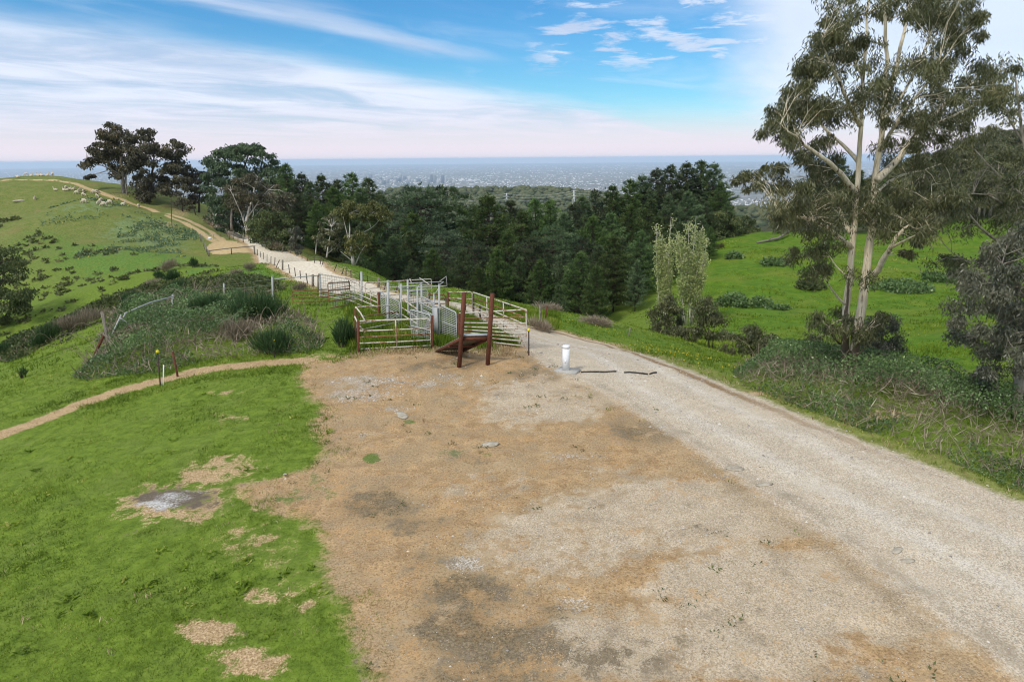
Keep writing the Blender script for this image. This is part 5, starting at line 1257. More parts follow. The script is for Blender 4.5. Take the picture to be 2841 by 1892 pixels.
def px_tree(name, label, cat, base, limbs, clumps, leaf, bark, per=60, Lm=.3, Wm=.1, style='hang', squash=.7, group=None, twig=.02, barkvar=None, twigs=True):
    """limbs: list of (list of (px, py, depth), r0, r1)"""
    o = thing(name, base, label, cat, group)
    G = Geo(); nodes = []
    for pts, r0, r1 in limbs:
        Q, rr_ = resample([aty(*p) if not isinstance(p, np.ndarray) else p for p in pts], r0, r1)
        Q[1:-1] += rng.normal(0, r0 * .18, Q[1:-1].shape)
        var = 0.0
        s_ = 10 if r0 > .15 else 6
        if barkvar: var = np.repeat([barkvar((a_ + b_) / 2) for a_, b_ in zip(Q[:-1], Q[1:])], s_)
        G.tube(Q, rr_, sides=s_, var=var); nodes.append(Q[len(Q) // 4:])
    N = np.concatenate(nodes)
    if twigs:
        for c, r_ in clumps:
            d = np.linalg.norm(N - c, axis=1) + np.maximum(0, N[:, 2] - c[2]) * 1.2; k = int(d.argmin()); s_ = N[k]; L_ = np.linalg.norm(c - s_)
            m_ = (s_ + c) / 2 + np.array([0, 0, .12 * L_]) + rng.normal(0, .05 * L_, 3)
            G.tube(np.array([s_, (s_ + m_) / 2 + rng.normal(0, .02 * L_, 3), m_, c]), np.linspace(twig * (1 + .35 * L_), twig * .4, 4), sides=4, cap=False, var=0.0)
            for _ in range(2):
                e = c + unit(1)[0] * r_ * np.array([1, 1, .6]); G.tube(np.array([m_, (m_ + e) / 2 + rng.normal(0, .06 * r_, 3), e]), np.linspace(twig * .7, twig * .25, 3), sides=3, cap=False, var=0.0)
    part('trunk', G, bark, o)
    part('crown', leafy(clumps, per, Lm, Wm, style, squash), leaf, o, smooth=False)
    return o

# the great gum beside the road
Yh = 25.0
hb_ = np.array(gnd(2352, Yh)) - [0, 0, .3]
def dk(p):
    return max(0.0, 1.0 - (p[2] - hb_[2]) / 2.6)
hp_ = lambda *pts, y0=Yh, y1=None: [(x, y, y0 + ((y1 if y1 is not None else y0) - y0) * i / max(1, len(pts) - 1)) for i, (x, y) in enumerate(pts)]
limbs = [
    (hp_((2350, 1062), (2340, 985), (2345, 883), (2356, 780), (2365, 684), (2374, 588), (2380, 536), (2388, 383), (2392, 230), (2405, 76), (2420, -90)), .155, .03),
    (hp_((2360, 1062), (2372, 952), (2391, 856), (2406, 741), (2416, 646), (2424, 569), (2432, 497), (2444, 363), (2455, 287), (2460, 191), (2452, 38), (2452, -110), y0=Yh - .1, y1=Yh + .6), .195, .03),
    (hp_((2365, 690), (2320, 650), (2264, 607), (2200, 600), (2164, 596), y1=Yh - 1.8), .10, .03),
    (hp_((2362, 645), (2340, 615), (2317, 565), (2283, 486), (2248, 440), (2200, 410), y1=Yh + 2), .12, .025),
    (hp_((2377, 545), (2345, 495), (2325, 471), (2275, 432), (2210, 386), (2165, 345), y1=Yh - 2.2), .11, .025),
    (hp_((2385, 455), (2360, 425), (2333, 398), (2279, 352), (2248, 306), (2225, 260), y1=Yh + 1.6), .08, .02),
    (hp_((2389, 350), (2370, 320), (2355, 291), (2325, 214), (2294, 164), (2280, 110), y1=Yh - 1.5), .09, .02),
    (hp_((2395, 220), (2370, 160), (2340, 100), (2320, 40), y1=Yh + 1), .06, .02),
    (hp_((2434, 500), (2470, 460), (2516, 421), (2535, 371), (2600, 306), (2677, 245), (2715, 225), y1=Yh + 2.2), .14, .025),
    (hp_((2535, 371), (2590, 350), (2658, 318), (2720, 280), (2750, 262), y0=Yh + 1, y1=Yh - .5), .07, .02),
    (hp_((2422, 764), (2445, 730), (2463, 695), (2493, 650), (2555, 600), (2585, 561), y1=Yh - 1.6), .13, .025),
    (hp_((2468, 690), (2500, 670), (2535, 657), (2580, 632), y0=Yh - .8, y1=Yh - 2.4), .05, .015),
    (hp_((2457, 290), (2475, 230), (2493, 172), (2516, 38), (2540, -90), y1=Yh + 1.8), .10, .03),
    (hp_((2440, 420), (2470, 370), (2500, 320), (2560, 250), (2600, 190), y1=Yh - 1.8), .08, .02),
    (hp_((2450, 330), (2490, 290), (2530, 220), (2570, 130), (2590, 60), y1=Yh + 2.2), .07, .02),
    (hp_((2428, 540), (2460, 500), (2520, 480), (2580, 470), (2640, 440), y1=Yh + 2.5), .06, .02),
    (hp_((2350, 850), (2320, 820), (2294, 787), (2285, 757), (2262, 752), y1=Yh - 1), .05, .012),
    (hp_((2400, 800), (2385, 790), (2370, 775), (2362, 760), y1=Yh - .8), .03, .01),
    (hp_((2333, 955), (2318, 945), (2306, 925), (2300, 905), y1=Yh - .6), .045, .012),
    (hp_((2362, 985), (2398, 978), (2396, 945), (2388, 930), y0=Yh - .5, y1=Yh - .6), .03, .02),
    (hp_((2424, 600), (2385, 585), (2395, 580), y1=Yh - .5), .05, .03),
    (hp_((2357, 775), (2320, 740), (2300, 710), (2285, 690), y1=Yh + .8), .035, .012),
]
clumps = []
CP = [  # outlines of leaf masses as seen, number, radius range, depth spread
    ([(2300, -60), (2290, 30), (2330, 60), (2420, 40), (2500, 60), (2600, 60), (2700, 50), (2720, -60)], 46, 22, 46, 3.0),
    ([(2285, 20), (2260, 110), (2235, 170), (2290, 190), (2340, 130), (2350, 40)], 20, 20, 40, 2.0),
    ([(2590, 20), (2720, 20), (2725, 110), (2660, 150), (2600, 130)], 18, 20, 40, 2.0),
    ([(2340, 120), (2430, 90), (2450, 150), (2400, 180), (2340, 170)], 9, 20, 38, 1.5),
    ([(2240, 150), (2190, 210), (2175, 255), (2240, 240), (2290, 190)], 14, 18, 38, 2.0),
    ([(2300, 180), (2420, 160), (2560, 170), (2720, 160), (2800, 200), (2790, 280), (2700, 300), (2560, 260), (2420, 270), (2300, 250)], 46, 22, 48, 3.5),
    ([(2140, 285), (2230, 275), (2235, 340), (2170, 375), (2110, 370), (2130, 320)], 20, 18, 36, 1.6),
    ([(2240, 260), (2330, 250), (2400, 270), (2390, 340), (2300, 350), (2250, 330)], 18, 22, 42, 2.5),
    ([(2420, 250), (2560, 260), (2640, 250), (2660, 330), (2540, 350), (2440, 340)], 20, 22, 44, 2.5),
    ([(2160, 380), (2300, 380), (2330, 440), (2300, 500), (2200, 440)], 16, 20, 42, 2.0),
    ([(2540, 330), (2690, 320), (2720, 380), (2620, 440), (2540, 430)], 18, 22, 44, 2.2),
    ([(2440, 380), (2560, 380), (2560, 470), (2440, 480)], 9, 20, 36, 2.0),
    ([(2025, 500), (2080, 480), (2130, 440), (2200, 450), (2220, 520), (2160, 540), (2090, 530), (2040, 520)], 17, 13, 30, 1.2),
    ([(2110, 560), (2250, 500), (2360, 520), (2360, 640), (2260, 660), (2130, 610)], 30, 24, 48, 3.0),
    ([(2390, 520), (2500, 520), (2640, 540), (2660, 620), (2560, 660), (2440, 640), (2380, 600)], 28, 24, 46, 2.6),
    ([(2200, 690), (2290, 690), (2300, 750), (2230, 760), (2195, 720)], 8, 16, 30, 1.0),
    ([(2225, 890), (2260, 870), (2330, 855), (2370, 880), (2340, 920), (2240, 930)], 9, 16, 30, 1.0),
    ([(2405, 880), (2450, 870), (2460, 920), (2410, 930)], 5, 14, 26, .8),
    ([(2480, 680), (2540, 660), (2560, 700), (2490, 720)], 3, 12, 22, .6),
]
for outl, n, r0, r1, ds in CP: clumps += fill(outl, n, r0, r1, Yh, ds)
for l_ in limbs[2:]:
    e = l_[0][-1]; clumps.append((aty(*e), .5)); e2 = l_[0][-2]; clumps.append(((aty(*e) + aty(*e2)) / 2 + rng.normal(0, .25, 3), .45))
clumps += fill([(2140, 540), (2260, 480), (2360, 470), (2370, 640), (2250, 670), (2150, 620)], 16, 24, 44, Yh, 2.5) + fill([(2400, 500), (2640, 500), (2680, 600), (2560, 660), (2420, 650)], 20, 24, 44, Yh, 2.5)
px_tree('gum_tree', 'tall twin trunked gum with cream peeling bark beside the road brambles', 'gum tree', hb_, limbs, clumps, GUM_L, BARKM, per=205, Lm=.18, Wm=.035, squash=.85, twig=.009, barkvar=dk)

# dense grey leaved gum at the right edge
Yr = 20.5
cl_ = fill([(2640, 905), (2650, 850), (2670, 780), (2690, 740), (2730, 700), (2790, 660), (2860, 600), (2960, 600), (3020, 800), (3000, 1000), (2900, 1060), (2800, 1010), (2740, 1040), (2690, 1000), (2660, 960)], 90, 26, 46, Yr, 2.0)
cl_ += fill([(2690, 1050), (2760, 1030), (2780, 1090), (2720, 1110)], 7, 20, 34, Yr, .6)
px_tree('gum_tree', 'dense grey leaved gum filling the right edge above the brambles', 'gum tree', gnd(2822, Yr), [(hp_((2822, 1160), (2826, 1060), (2832, 950), (2850, 800), (2870, 650), y0=Yr), .17, .04), (hp_((2832, 1000), (2790, 960), (2740, 940), y0=Yr, y1=Yr - 1), .05, .02), (hp_((2812, 1120), (2790, 1090), (2770, 1080), y0=Yr, y1=Yr - .5), .04, .015), (hp_((2850, 820), (2790, 740), (2740, 700), y0=Yr, y1=Yr - 1), .05, .02)],
        cl_, GUM_G, BARKG, per=440, Lm=.13, Wm=.036, squash=.85, twig=.012)
# open gum whose limbs reach in from beyond the right edge
Yo = 33.0
cl_ = fill([(2560, 560), (2640, 470), (2760, 420), (2900, 380), (3050, 420), (3050, 640), (2900, 640), (2760, 640), (2660, 640), (2580, 640)], 74, 24, 48, Yo, 3.0)
cl_ += fill([(2690, 300), (2740, 180), (2800, 150), (2900, 140), (3000, 200), (3000, 420), (2860, 380), (2750, 390)], 30, 18, 38, Yo, 2.5)
cl_ += fill([(2560, 700), (2620, 690), (2720, 700), (2760, 760), (2660, 780), (2580, 740)], 12, 16, 32, Yo, 1.5)
px_tree('gum_tree', 'open crowned gum reaching in with bare pale limbs from the right edge', 'gum tree', gnd(2905, Yo), [(hp_((2905, 1000), (2890, 800), (2870, 640), (2850, 480), (2830, 330), (2815, 200), y0=Yo), .22, .03), (hp_((2880, 730), (2800, 690), (2740, 660), (2660, 560), (2610, 500), y0=Yo, y1=Yo - 2), .10, .02), (hp_((2872, 660), (2790, 570), (2740, 530), (2660, 545), y0=Yo, y1=Yo - 1.5), .08, .02), (hp_((2860, 560), (2780, 500), (2700, 410), y0=Yo, y1=Yo + 2), .07, .02), (hp_((2885, 780), (2800, 760), (2700, 740), (2640, 700), y0=Yo, y1=Yo - 2), .06, .015), (hp_((2840, 400), (2780, 300), (2760, 220), y0=Yo, y1=Yo + 1), .05, .015)],
        cl_, GUM_L, BARKG, per=200, Lm=.19, Wm=.046, twig=.014)

# two big gums on the hill crest and their thinner neighbours
def gum_hill(label, base_px, Y, trunk, crown_list, leaf, bark, per, Lm, Wm, r0=.4, group='gums on the crest of the hill', name='gum_tree', extra=(), sq=.6):
    b = gnd(base_px, Y); limbs = [([(x, y, Y) for x, y in trunk], r0, r0 * .2)] + [([(x, y, Y + d) for x, y, d in e], r0 * .4, r0 * .1) for e in extra]
    cl = []
    for outl, n, a_, b_, ds in crown_list: cl += fill(outl, n, a_, b_, Y, ds)
    return px_tree(name, label, 'gum tree', b, limbs, cl, leaf, bark, per=int(per * 1.7), Lm=Lm * 1.15, Wm=Wm * 1.5, squash=sq, twig=.022, group=group)
gum_hill('great spreading gum at the left of the pair on the hill crest', 345, 180, [(345, 552), (342, 510), (338, 460), (335, 410), (325, 370)],
         [([(230, 460), (245, 430), (270, 375), (262, 362), (290, 345), (320, 345), (350, 372), (360, 420), (350, 470), (370, 500), (330, 495), (310, 470), (290, 450), (250, 465)], 58, 11, 22, 6), ([(232, 490), (265, 480), (270, 488), (240, 492)], 4, 6, 10, 2)],
         GUM_B, BARKG, 90, .62, .22, .55, extra=[[(344, 520, 0), (350, 480, 2), (365, 440, 3)], [(340, 490, 0), (310, 470, -2), (270, 455, -3), (240, 450, -3)], [(336, 440, 0), (310, 400, 2), (290, 370, 2)], [(352, 548, -1), (349, 500, -1), (352, 470, 0)]])
gum_hill('dense dark gum at the right of the pair on the hill crest', 412, 176, [(412, 570), (418, 540), (420, 500), (425, 450), (430, 400)],
         [([(352, 380), (380, 355), (415, 360), (440, 380), (450, 410), (440, 450), (460, 500), (470, 530), (400, 560), (372, 530), (365, 480), (355, 430)], 70, 12, 24, 6), ([(450, 400), (470, 382), (500, 390), (520, 420), (530, 455), (520, 500), (490, 520), (460, 480)], 34, 11, 20, 5)],
         GUM_B, BARKD, 90, .62, .22, .45, extra=[[(420, 510, 0), (450, 470, 2), (480, 430, 2)], [(420, 520, 0), (390, 480, -2), (380, 430, 0)]])
gum_hill('thin dark trunked gum right of the dense one beside the road cutting', 552, 178, [(552, 592), (552, 560), (554, 520), (556, 490)],
         [([(520, 480), (540, 465), (570, 480), (580, 520), (570, 560), (540, 560), (520, 540)], 26, 9, 18, 4)], GUM_B, BARKD, 80, .55, .2, .3)
gum_hill('small half bare gum on the slope below the dense gum', 508, 172, [(508, 592), (506, 560), (512, 530), (520, 505)],
         [([(480, 520), (510, 500), (530, 520), (525, 560), (490, 570), (478, 545)], 16, 8, 15, 3)], GUM_B, BARKD, 60, .5, .18, .2)
gum_hill('slim gum with a leaning stem at the edge of the road cutting', 540, 168, [(545, 610), (540, 580), (530, 560), (520, 550)],
         [([(505, 560), (530, 550), (545, 570), (525, 585)], 7, 7, 12, 2)], GUM_B, BARKD, 50, .45, .16, .16)
# big round dark tree and its neighbours by the road
gum_hill('huge round topped dark macrocarpa above the bend of the road', 640, 158, [(640, 640), (645, 580), (660, 520), (680, 460), (690, 430)],
         [([(556, 480), (565, 450), (590, 420), (630, 408), (680, 402), (720, 405), (745, 420), (770, 450), (800, 480), (800, 560), (760, 620), (700, 640), (640, 640), (600, 640), (590, 580), (570, 530)], 150, 14, 26, 8), ([(660, 405), (690, 400), (730, 408), (735, 430), (680, 425)], 10, 9, 14, 3)],
         PINE_O, BARKD, 110, .6, .2, .6, name='macrocarpa_tree', group='trees beside the road bend', sq=.55, extra=[[(655, 560, 0), (610, 500, -3)], [(660, 540, 0), (730, 480, 3)]])
gum_hill('white trunked spreading gum with many stems above the road', 686, 134, [(686, 648), (682, 620), (690, 580), (705, 530), (715, 490)],
         [([(618, 520), (650, 495), (690, 480), (740, 490), (760, 510), (800, 530), (820, 555), (815, 590), (780, 580), (740, 560), (700, 590), (660, 590), (630, 560)], 62, 11, 22, 4)],
         GUM_B, BARKW, 75, .42, .14, .32, group='trees beside the road bend', extra=[[(684, 640, 0), (672, 600, -1), (655, 560, -2), (640, 530, -2)], [(688, 640, 0), (710, 595, 1), (740, 565, 2), (775, 555, 2)], [(690, 600, 0), (730, 540, -1), (760, 515, -1)], [(686, 645, .5), (676, 610, .5), (672, 580, 1)], [(690, 640, -.5), (705, 600, -1), (700, 560, -1)]])
gum_hill('reddish slim trunk standing in the shade left of the white gum', 643, 146, [(643, 640), (643, 600), (642, 560), (640, 530)], [([(620, 520), (660, 520), (660, 570), (625, 580)], 12, 9, 16, 2)], OLIVE_L, BARKG, 60, .45, .15, .28, group='trees beside the road bend')
gum_hill('olive green wattle bush spilling below the white gum', 770, 126, [(770, 690), (768, 650), (770, 610)], [([(690, 620), (720, 590), (770, 585), (810, 620), (815, 660), (800, 690), (760, 690), (710, 670), (695, 650)], 50, 12, 22, 4)], OLIVE_L, BARKD, 95, .42, .15, .2, name='wattle_tree', group='trees beside the road bend')
gum_hill('small grey green sapling at the foot of the wattle', 818, 118, [(820, 700), (818, 670), (816, 640)], [([(800, 640), (825, 630), (842, 660), (835, 700), (805, 700)], 14, 8, 15, 2)], GUM_G, BARKD, 70, .36, .12, .12, group='trees beside the road bend')
gum_hill('fresh light green tree glimpsed past the road bend', 578, 205, [(578, 600), (580, 570), (582, 550)], [([(555, 555), (580, 535), (610, 545), (612, 590), (590, 605), (560, 590)], 26, 9, 16, 4)], GREEN_L, BARKD, 80, .6, .22, .25, group='trees beside the road bend', name='broadleaf_tree')
# gums in front of the pines
gum_hill('yellow tinged umbrella crowned gum in front of the dark pines', 985, 97, [(980, 735), (975, 705), (970, 670), (972, 640), (968, 610)],
         [([(928, 580), (960, 557), (990, 560), (1000, 585), (985, 605), (935, 600)], 24, 10, 18, 2.5), ([(995, 565), (1040, 558), (1075, 580), (1080, 605), (1050, 620), (1000, 600)], 26, 10, 18, 2.5), ([(950, 640), (1020, 640), (1022, 690), (960, 700)], 16, 10, 18, 2)],
         GUM_Y, BARKW, 80, .34, .12, .24, group='gums before the pine wood', extra=[[(972, 680, 0), (960, 640, -1), (952, 600, -1)], [(974, 660, 0), (1010, 645, 1), (1045, 625, 1), (1060, 600, 1)], [(978, 725, 0), (962, 712, -.5), (945, 698, -1)], [(985, 735, .5), (1000, 700, .5), (1015, 680, .5)]])
gum_hill('slender pale stemmed gum left of the umbrella crowned one', 906, 104, [(906, 715), (910, 690), (914, 660), (920, 630)], [([(888, 610), (915, 592), (945, 605), (950, 650), (940, 690), (900, 690), (885, 650)], 26, 9, 17, 2)], GUM_L, BARKW, 70, .34, .12, .13, group='gums before the pine wood', extra=[[(908, 705, 0), (925, 690, .5), (945, 672, .5)]])
gum_hill('thin bare stem standing at the very edge of the pine wood', 876, 112, [(876, 705), (877, 680), (880, 660)], [([(868, 655), (890, 650), (892, 672), (870, 675)], 5, 7, 12, 1)], GUM_L, BARKW, 40, .3, .1, .09, group='gums before the pine wood')
# dark tree at the left edge, low tree and shrubs at the right end of the pines
gum_hill('rounded olive dark tree at the left edge of the gully', -10, 74, [(-10, 900), (-8, 850), (-10, 790), (-12, 740)], [([(-120, 700), (-60, 660), (0, 680), (40, 700), (72, 745), (92, 800), (85, 850), (50, 880), (0, 890), (-80, 900), (-130, 820)], 80, 16, 30, 4)], OLIVE_L, BARKD, 120, .26, .10, .25, name='wattle_tree', group=None)
gum_hill('bronze green rounded tree at the right end of the pine wood', 2020, 150, [(2025, 680), (2028, 640), (2030, 600)], [([(1970, 600), (2010, 580), (2060, 600), (2085, 640), (2060, 665), (1990, 680), (1960, 650)], 44, 12, 22, 4)], OLIVE_L, BARKD, 90, .5, .18, .2, name='wattle_tree', group=None)
gum_hill('dark low tree just right of the pine hill on the saddle', 2075, 160, [(2075, 660), (2078, 640), (2080, 620)], [([(2040, 620), (2070, 600), (2105, 625), (2115, 655), (2050, 660)], 20, 10, 18, 3)], OLIVE_L, BARKD, 80, .5, .18, .15, name='wattle_tree', group=None)

# poplars
def poplar(label, stems, Y, outl, n, base_px):
    b = gnd(base_px, Y); o = thing('poplar_tree', b, label, 'poplar', 'the poplars below the pine hill')
    G = Geo(); Lg = Geo()
    for k, (x0, x1, yt) in enumerate(stems):
        t = aty(x1, yt, Y + rng.uniform(-1, 1)); b0 = b + [(x0 - base_px) * Y / FPX, rng.uniform(-.3, .3), 0]
        s = np.linspace(0, 1, 7)[:, None]; P = b0 * (1 - s) + t * s; P[:, 0] += np.sin(s[:, 0] * 3) * rng.uniform(-.25, .25)
        G.tube(P, np.linspace(.085, .012, 7), sides=6)
        for _ in range(26):
            f = rng.uniform(.15, .92); p = b0 * (1 - f) + t * f; L = rng.uniform(.8, 2.3) * (1.1 - f * .6); a = rng.uniform(0, 6.28)
            e = p + np.array([math.cos(a) * .30, math.sin(a) * .30, .95]) * L; m_ = (p + e) / 2 + np.array([math.cos(a), math.sin(a), 0]) * .08 * L
            G.tube(np.array([p, m_, e]), [.03, .02, .008], sides=3, cap=False)
            nl = int(120 * (1.12 - f * .88)); tt = rng.uniform(.1, 1, nl)[:, None]
            Pl = p * (1 - tt) + e * tt + rng.normal(0, .2, (nl, 3)); Lg.leaves(Pl, unit(nl) + [0, 0, .5], rng.uniform(.14, .28, nl), rng.uniform(.08, .16, nl), np.clip(.35 + .35 * f + rng.normal(0, .25, nl), 0, 1))
    part('trunk', G, BARKW, o); part('crown', Lg, POP_L, o, smooth=False)
poplar('slim left hand poplar with three pale bare tops before the dark pines', [(1835, 1822, 620), (1842, 1838, 650), (1850, 1862, 600), (1846, 1850, 690)], 76, None, 0, 1845)
poplar('broader right hand poplar with a yellow green skirt before the dark pines', [(1895, 1880, 650), (1905, 1908, 612), (1912, 1932, 600), (1918, 1950, 625), (1922, 1966, 660), (1900, 1890, 700), (1915, 1955, 720)], 74, None, 0, 1908)

# saplings along the foot of the green slope
SG = 'young gums at the foot of the slope'
def sapling(label, px, Y, yb, yt, wpx, leaf=GUM_L, per=150, n=16, bare=.3):
    b = gnd(px, Y); hw = wpx / 2; top = yt; H_ = yb - yt
    outl = [(px - hw * .5, top + H_ * .08), (px, top), (px + hw * .5, top + H_ * .08), (px + hw, top + H_ * .4), (px + hw * .85, yb - H_ * bare), (px - hw * .85, yb - H_ * bare), (px - hw, top + H_ * .4)]
    cl = fill(outl, n, wpx * .14, wpx * .25, Y, wpx * .3 * Y / FPX)
    limbs = [([(px, yb, Y), (px + rng.uniform(-6, 6), (yb + yt) / 2, Y), (px + rng.uniform(-4, 4), yt + H_ * .15, Y)], .07, .015)]
    if rng.uniform() < .6: limbs.append(([(px + 6, yb, Y), (px + 12, (yb + yt) / 2, Y + .3)], .05, .015))
    px_tree('young_gum', label, 'young gum', b, limbs, cl, leaf, BARKD, per=per, Lm=.0042 * Y, Wm=.0015 * Y, twig=.012, group=SG, squash=.9)
sapling('tallest young gum in front of the left poplar', 1852, 58, 968, 815, 90, n=30)
sapling('rounded young gum bush left of the tallest one', 1832, 57, 966, 905, 70, n=14, bare=.15)
sapling('tall twin stemmed young gum in front of the right poplar', 1969, 50, 1000, 820, 95, n=32, bare=.35)
sapling('thin young gum between the two tall ones', 1912, 52, 985, 900, 46, n=10)
sapling('small young gum beside the thin one', 1893, 53, 975, 905, 40, n=8)
sapling('young gum with a round head right of the twin stemmed one', 2085, 45, 1012, 900, 80, n=18, bare=.35)
sapling('young gum half sunk in brambles left of the great gum', 2256, 34, 1010, 925, 76, n=14, bare=.2)
sapling('dark young gum just right of the great gum trunk', 2447, 29, 1050, 870, 130, leaf=GUM_G, n=40, per=220, bare=.15)
sapling('low bushy young gum in the dead stems', 2030, 48, 1010, 925, 70, n=12, bare=.1)
sapling('spindly young gum at the right behind the brambles', 2120, 40, 1015, 940, 50, n=9)

# wood on the right hand ridge: copied trees
def wood_gum(seed):
    global rng
    keep, rng = rng, np.random.default_rng(seed)
    G = Geo(); G.tube(np.array([[0, 0, -.5], [.2, .1, 3], [.1, .3, 7], [.3, .2, 11]]), [.3, .24, .16, .06], sides=6)
    cl = []
    for k in range(30):
        a = rng.uniform(0, 6.28); f = rng.uniform(0, 1); z = 4 + 8.5 * f; r_ = 4.2 * math.sin(math.pi * (.2 + .72 * f)) * math.sqrt(rng.uniform(.05, 1)); c = np.array([math.cos(a) * r_, math.sin(a) * r_, z]); cl.append((c, rng.uniform(.9, 1.7)))
        s = np.array([.2, .2, z * .6]); G.tube(np.array([s, (s + c) / 2 + [0, 0, .3], c]), [.08, .05, .02], sides=3, cap=False)
    res = G.mesh('wood_gum_trunk', BARKG, smooth=True), leafy(cl, 75, .55, .24, 'hang', .6).mesh('wood_gum_crown', GUM_Y if seed != 302 else GUM_L)
    rng = keep; return res
WG = [wood_gum(s) for s in (301, 302, 303, 304)]
nW = 0
for k in range(4000):
    if nW >= 280: break
    Y = rng.uniform(158, 350); px = rng.uniform(2200, 2990)
    b = gnd(px, Y); pxb, pyb = proj(b)
    if pyb > 655 and px > 2300: continue
    if px < 2400 and Y < 250: continue
    s = rng.uniform(.8, 1.2)
    place_tree('ridge_gum', WG[nW % 4], b, s, s * rng.uniform(.95, 1.25), rng.uniform(0, 6.28), 'bronze green gum in the solid wood covering the right hand ridge', 'gum tree', 'gums of the wooded ridge'); nW += 1

# ---------------------------------------------------------------- shrubs
def shrub(name, label, cat, px, py, wpx, hpx, style, leaf, n, Lm, Wm, group=None, Y=None, flowers=0, stemmat=None):
    b = at(px, py) if Y is None else gnd(px, Y)
    w_ = wpx / FPX * b[1] / 2; h_ = hpx / FPX * b[1]
    o = thing(name, b, label, cat, group); G = Geo()
    if style in ('broom', 'twig'):
        a = rng.uniform(0, 6.28, n); rad_ = np.sqrt(rng.uniform(0, 1, n)); f = rng.uniform(.15, 1, n) ** .7
        ns_ = max(3, int(3 + wpx / 28)); so_ = np.stack([rng.uniform(-.62, .62, ns_) * w_, rng.uniform(-.55, .55, ns_) * w_, np.zeros(ns_)], 1); so_[0] *= .1; sr_ = rng.uniform(.38, .72, ns_); sh__ = rng.uniform(.5, 1.0, ns_); sh__[0] = 1.0; sr_[0] = .7
        si_ = rng.choice(ns_, n, p=sr_ / sr_.sum()); ws_ = w_ * sr_[si_]; hs_ = h_ * sh__[si_] * rng.uniform(.85, 1.12, n)
        base = b + so_[si_] + np.stack([np.cos(a) * rad_ * ws_ * .30, np.sin(a) * rad_ * ws_ * .30, 0 * a], 1)
        tip = b + so_[si_] + np.stack([np.cos(a) * rad_ * ws_, np.sin(a) * rad_ * ws_, hs_ * (1 - .45 * rad_ ** 2)], 1) + rng.normal(0, .07 * w_, (n, 3))
        P = base * (1 - f[:, None] * .75) + tip * f[:, None] * .75
        D = tip - base; D /= np.linalg.norm(D, axis=1, keepdims=True); D = D + unit(n) * (.28 if style == 'broom' else .45)
        base[:, 2] += 0; dz_s = T(base[:, 0], base[:, 1]) - b[2]; P[:, 2] += dz_s; base[:, 2] += dz_s; tip[:, 2] += dz_s
        G.leaves(P, D, Lm * rng.uniform(.6, 1.3, n), Wm, np.clip(.15 + .6 * f + rng.normal(0, .18, n), 0, 1))
        S = Geo()
        for k in range(12): i = rng.integers(n); S.tube(np.array([base[i] - [0, 0, .05], base[i] * .5 + tip[i] * .5, tip[i]]), [.02, .014, .004], sides=4, cap=False)
        part('stems', S, stemmat or BARKD, o); 
    else:
        nl_ = max(5, int(7 * (w_ / max(h_, .1)) ** .5)); ca__ = rng.uniform(0, 6.28, nl_); cr_ = np.sqrt(rng.uniform(0, .8, nl_)); ls_ = rng.uniform(.22, .5, nl_)
        lc = np.stack([np.cos(ca__) * cr_ * w_, np.sin(ca__) * cr_ * w_ * .8, 0 * cr_], 1); lh_ = h_ * (1.05 - .55 * cr_) * rng.uniform(.7, 1.1, nl_)
        li = rng.choice(nl_, n, p=ls_ ** 2 / (ls_ ** 2).sum()); d = unit(n); d[:, 2] = np.abs(d[:, 2]); rad_ = rng.uniform(.2, 1.1, n)[:, None] ** .6
        P = b + lc[li] + d * rad_ * np.stack([ls_[li] * w_, ls_[li] * w_, lh_[li]], 1); P[:, 2] += T(P[:, 0], P[:, 1]) - b[2]; G.leaves(P, unit(n) + d * .7, Lm * rng.uniform(.6, 1.4, n), Wm * rng.uniform(.6, 1.4, n), np.clip(rng.normal(.4, .25, n) + .15 * d[:, 2], 0, 1))
        S = Geo()
        for k in range(7): i = rng.integers(n); S.tube(np.array([b - [0, 0, .05], (b + P[i]) / 2 + [0, 0, .05], P[i]]), [.025, .015, .006], sides=4, cap=False)
        part('stems', S, stemmat or BARKD, o)
    fo_ = part('foliage', G, leaf, o, smooth=False)
    if flowers:
        i = rng.integers(0, len(P), flowers); Fg = Geo(); Fg.leaves(P[i] + unit(flowers) * .06 + [0, 0, .05], unit(flowers), .07, .06, rng.uniform(0, 1, flowers)); part('flowers', Fg, FLOWER, o, smooth=False, under=fo_)
    return o
BG = 'broom bushes in the scrub'
shrub('broom_bush', 'largest dark broom bush standing in front of the wire fence', 'broom bush', 715, 893, 185, 118, 'broom', BROOM_L, 4800, .42, .024, BG, flowers=26)
shrub('broom_bush', 'dark broom bush left of the largest one, below the lone galvanised post', 'broom bush', 582, 880, 125, 76, 'broom', BROOM_L, 2800, .40, .024, BG, flowers=8)
shrub('broom_bush', 'green rounded broom bush at the front edge of the brambles', 'broom bush', 757, 982, 124, 84, 'broom', BROOM_L, 2600, .34, .022, BG, flowers=8)
shrub('broom_bush', 'broom bush with yellow flowers pressed against the left end of the pens', 'broom bush', 955, 960, 95, 92, 'broom', BROOM_L, 2400, .34, .022, BG, flowers=30)
shrub('broom_bush', 'small dark round broom alone on the grass bank below the road', 'broom bush', 693, 784, 30, 24, 'broom', BROOM_L, 700, .4, .035, BG)
shrub('broom_bush', 'upright thin broom on the hillside below the timber barrier', 'broom bush', 538, 742, 26, 30, 'broom', BROOM_L, 600, .5, .045, BG)
shrub('broom_bush', 'dark broom at the upper end of the scrub band', 'broom bush', 482, 780, 52, 36, 'broom', BROOM_L, 1200, .5, .05, BG)
shrub('broom_bush', 'dark low broom beside the grey scrub in the hollow', 'broom bush', 440, 776, 36, 26, 'broom', BROOM_L, 800, .5, .05, BG)
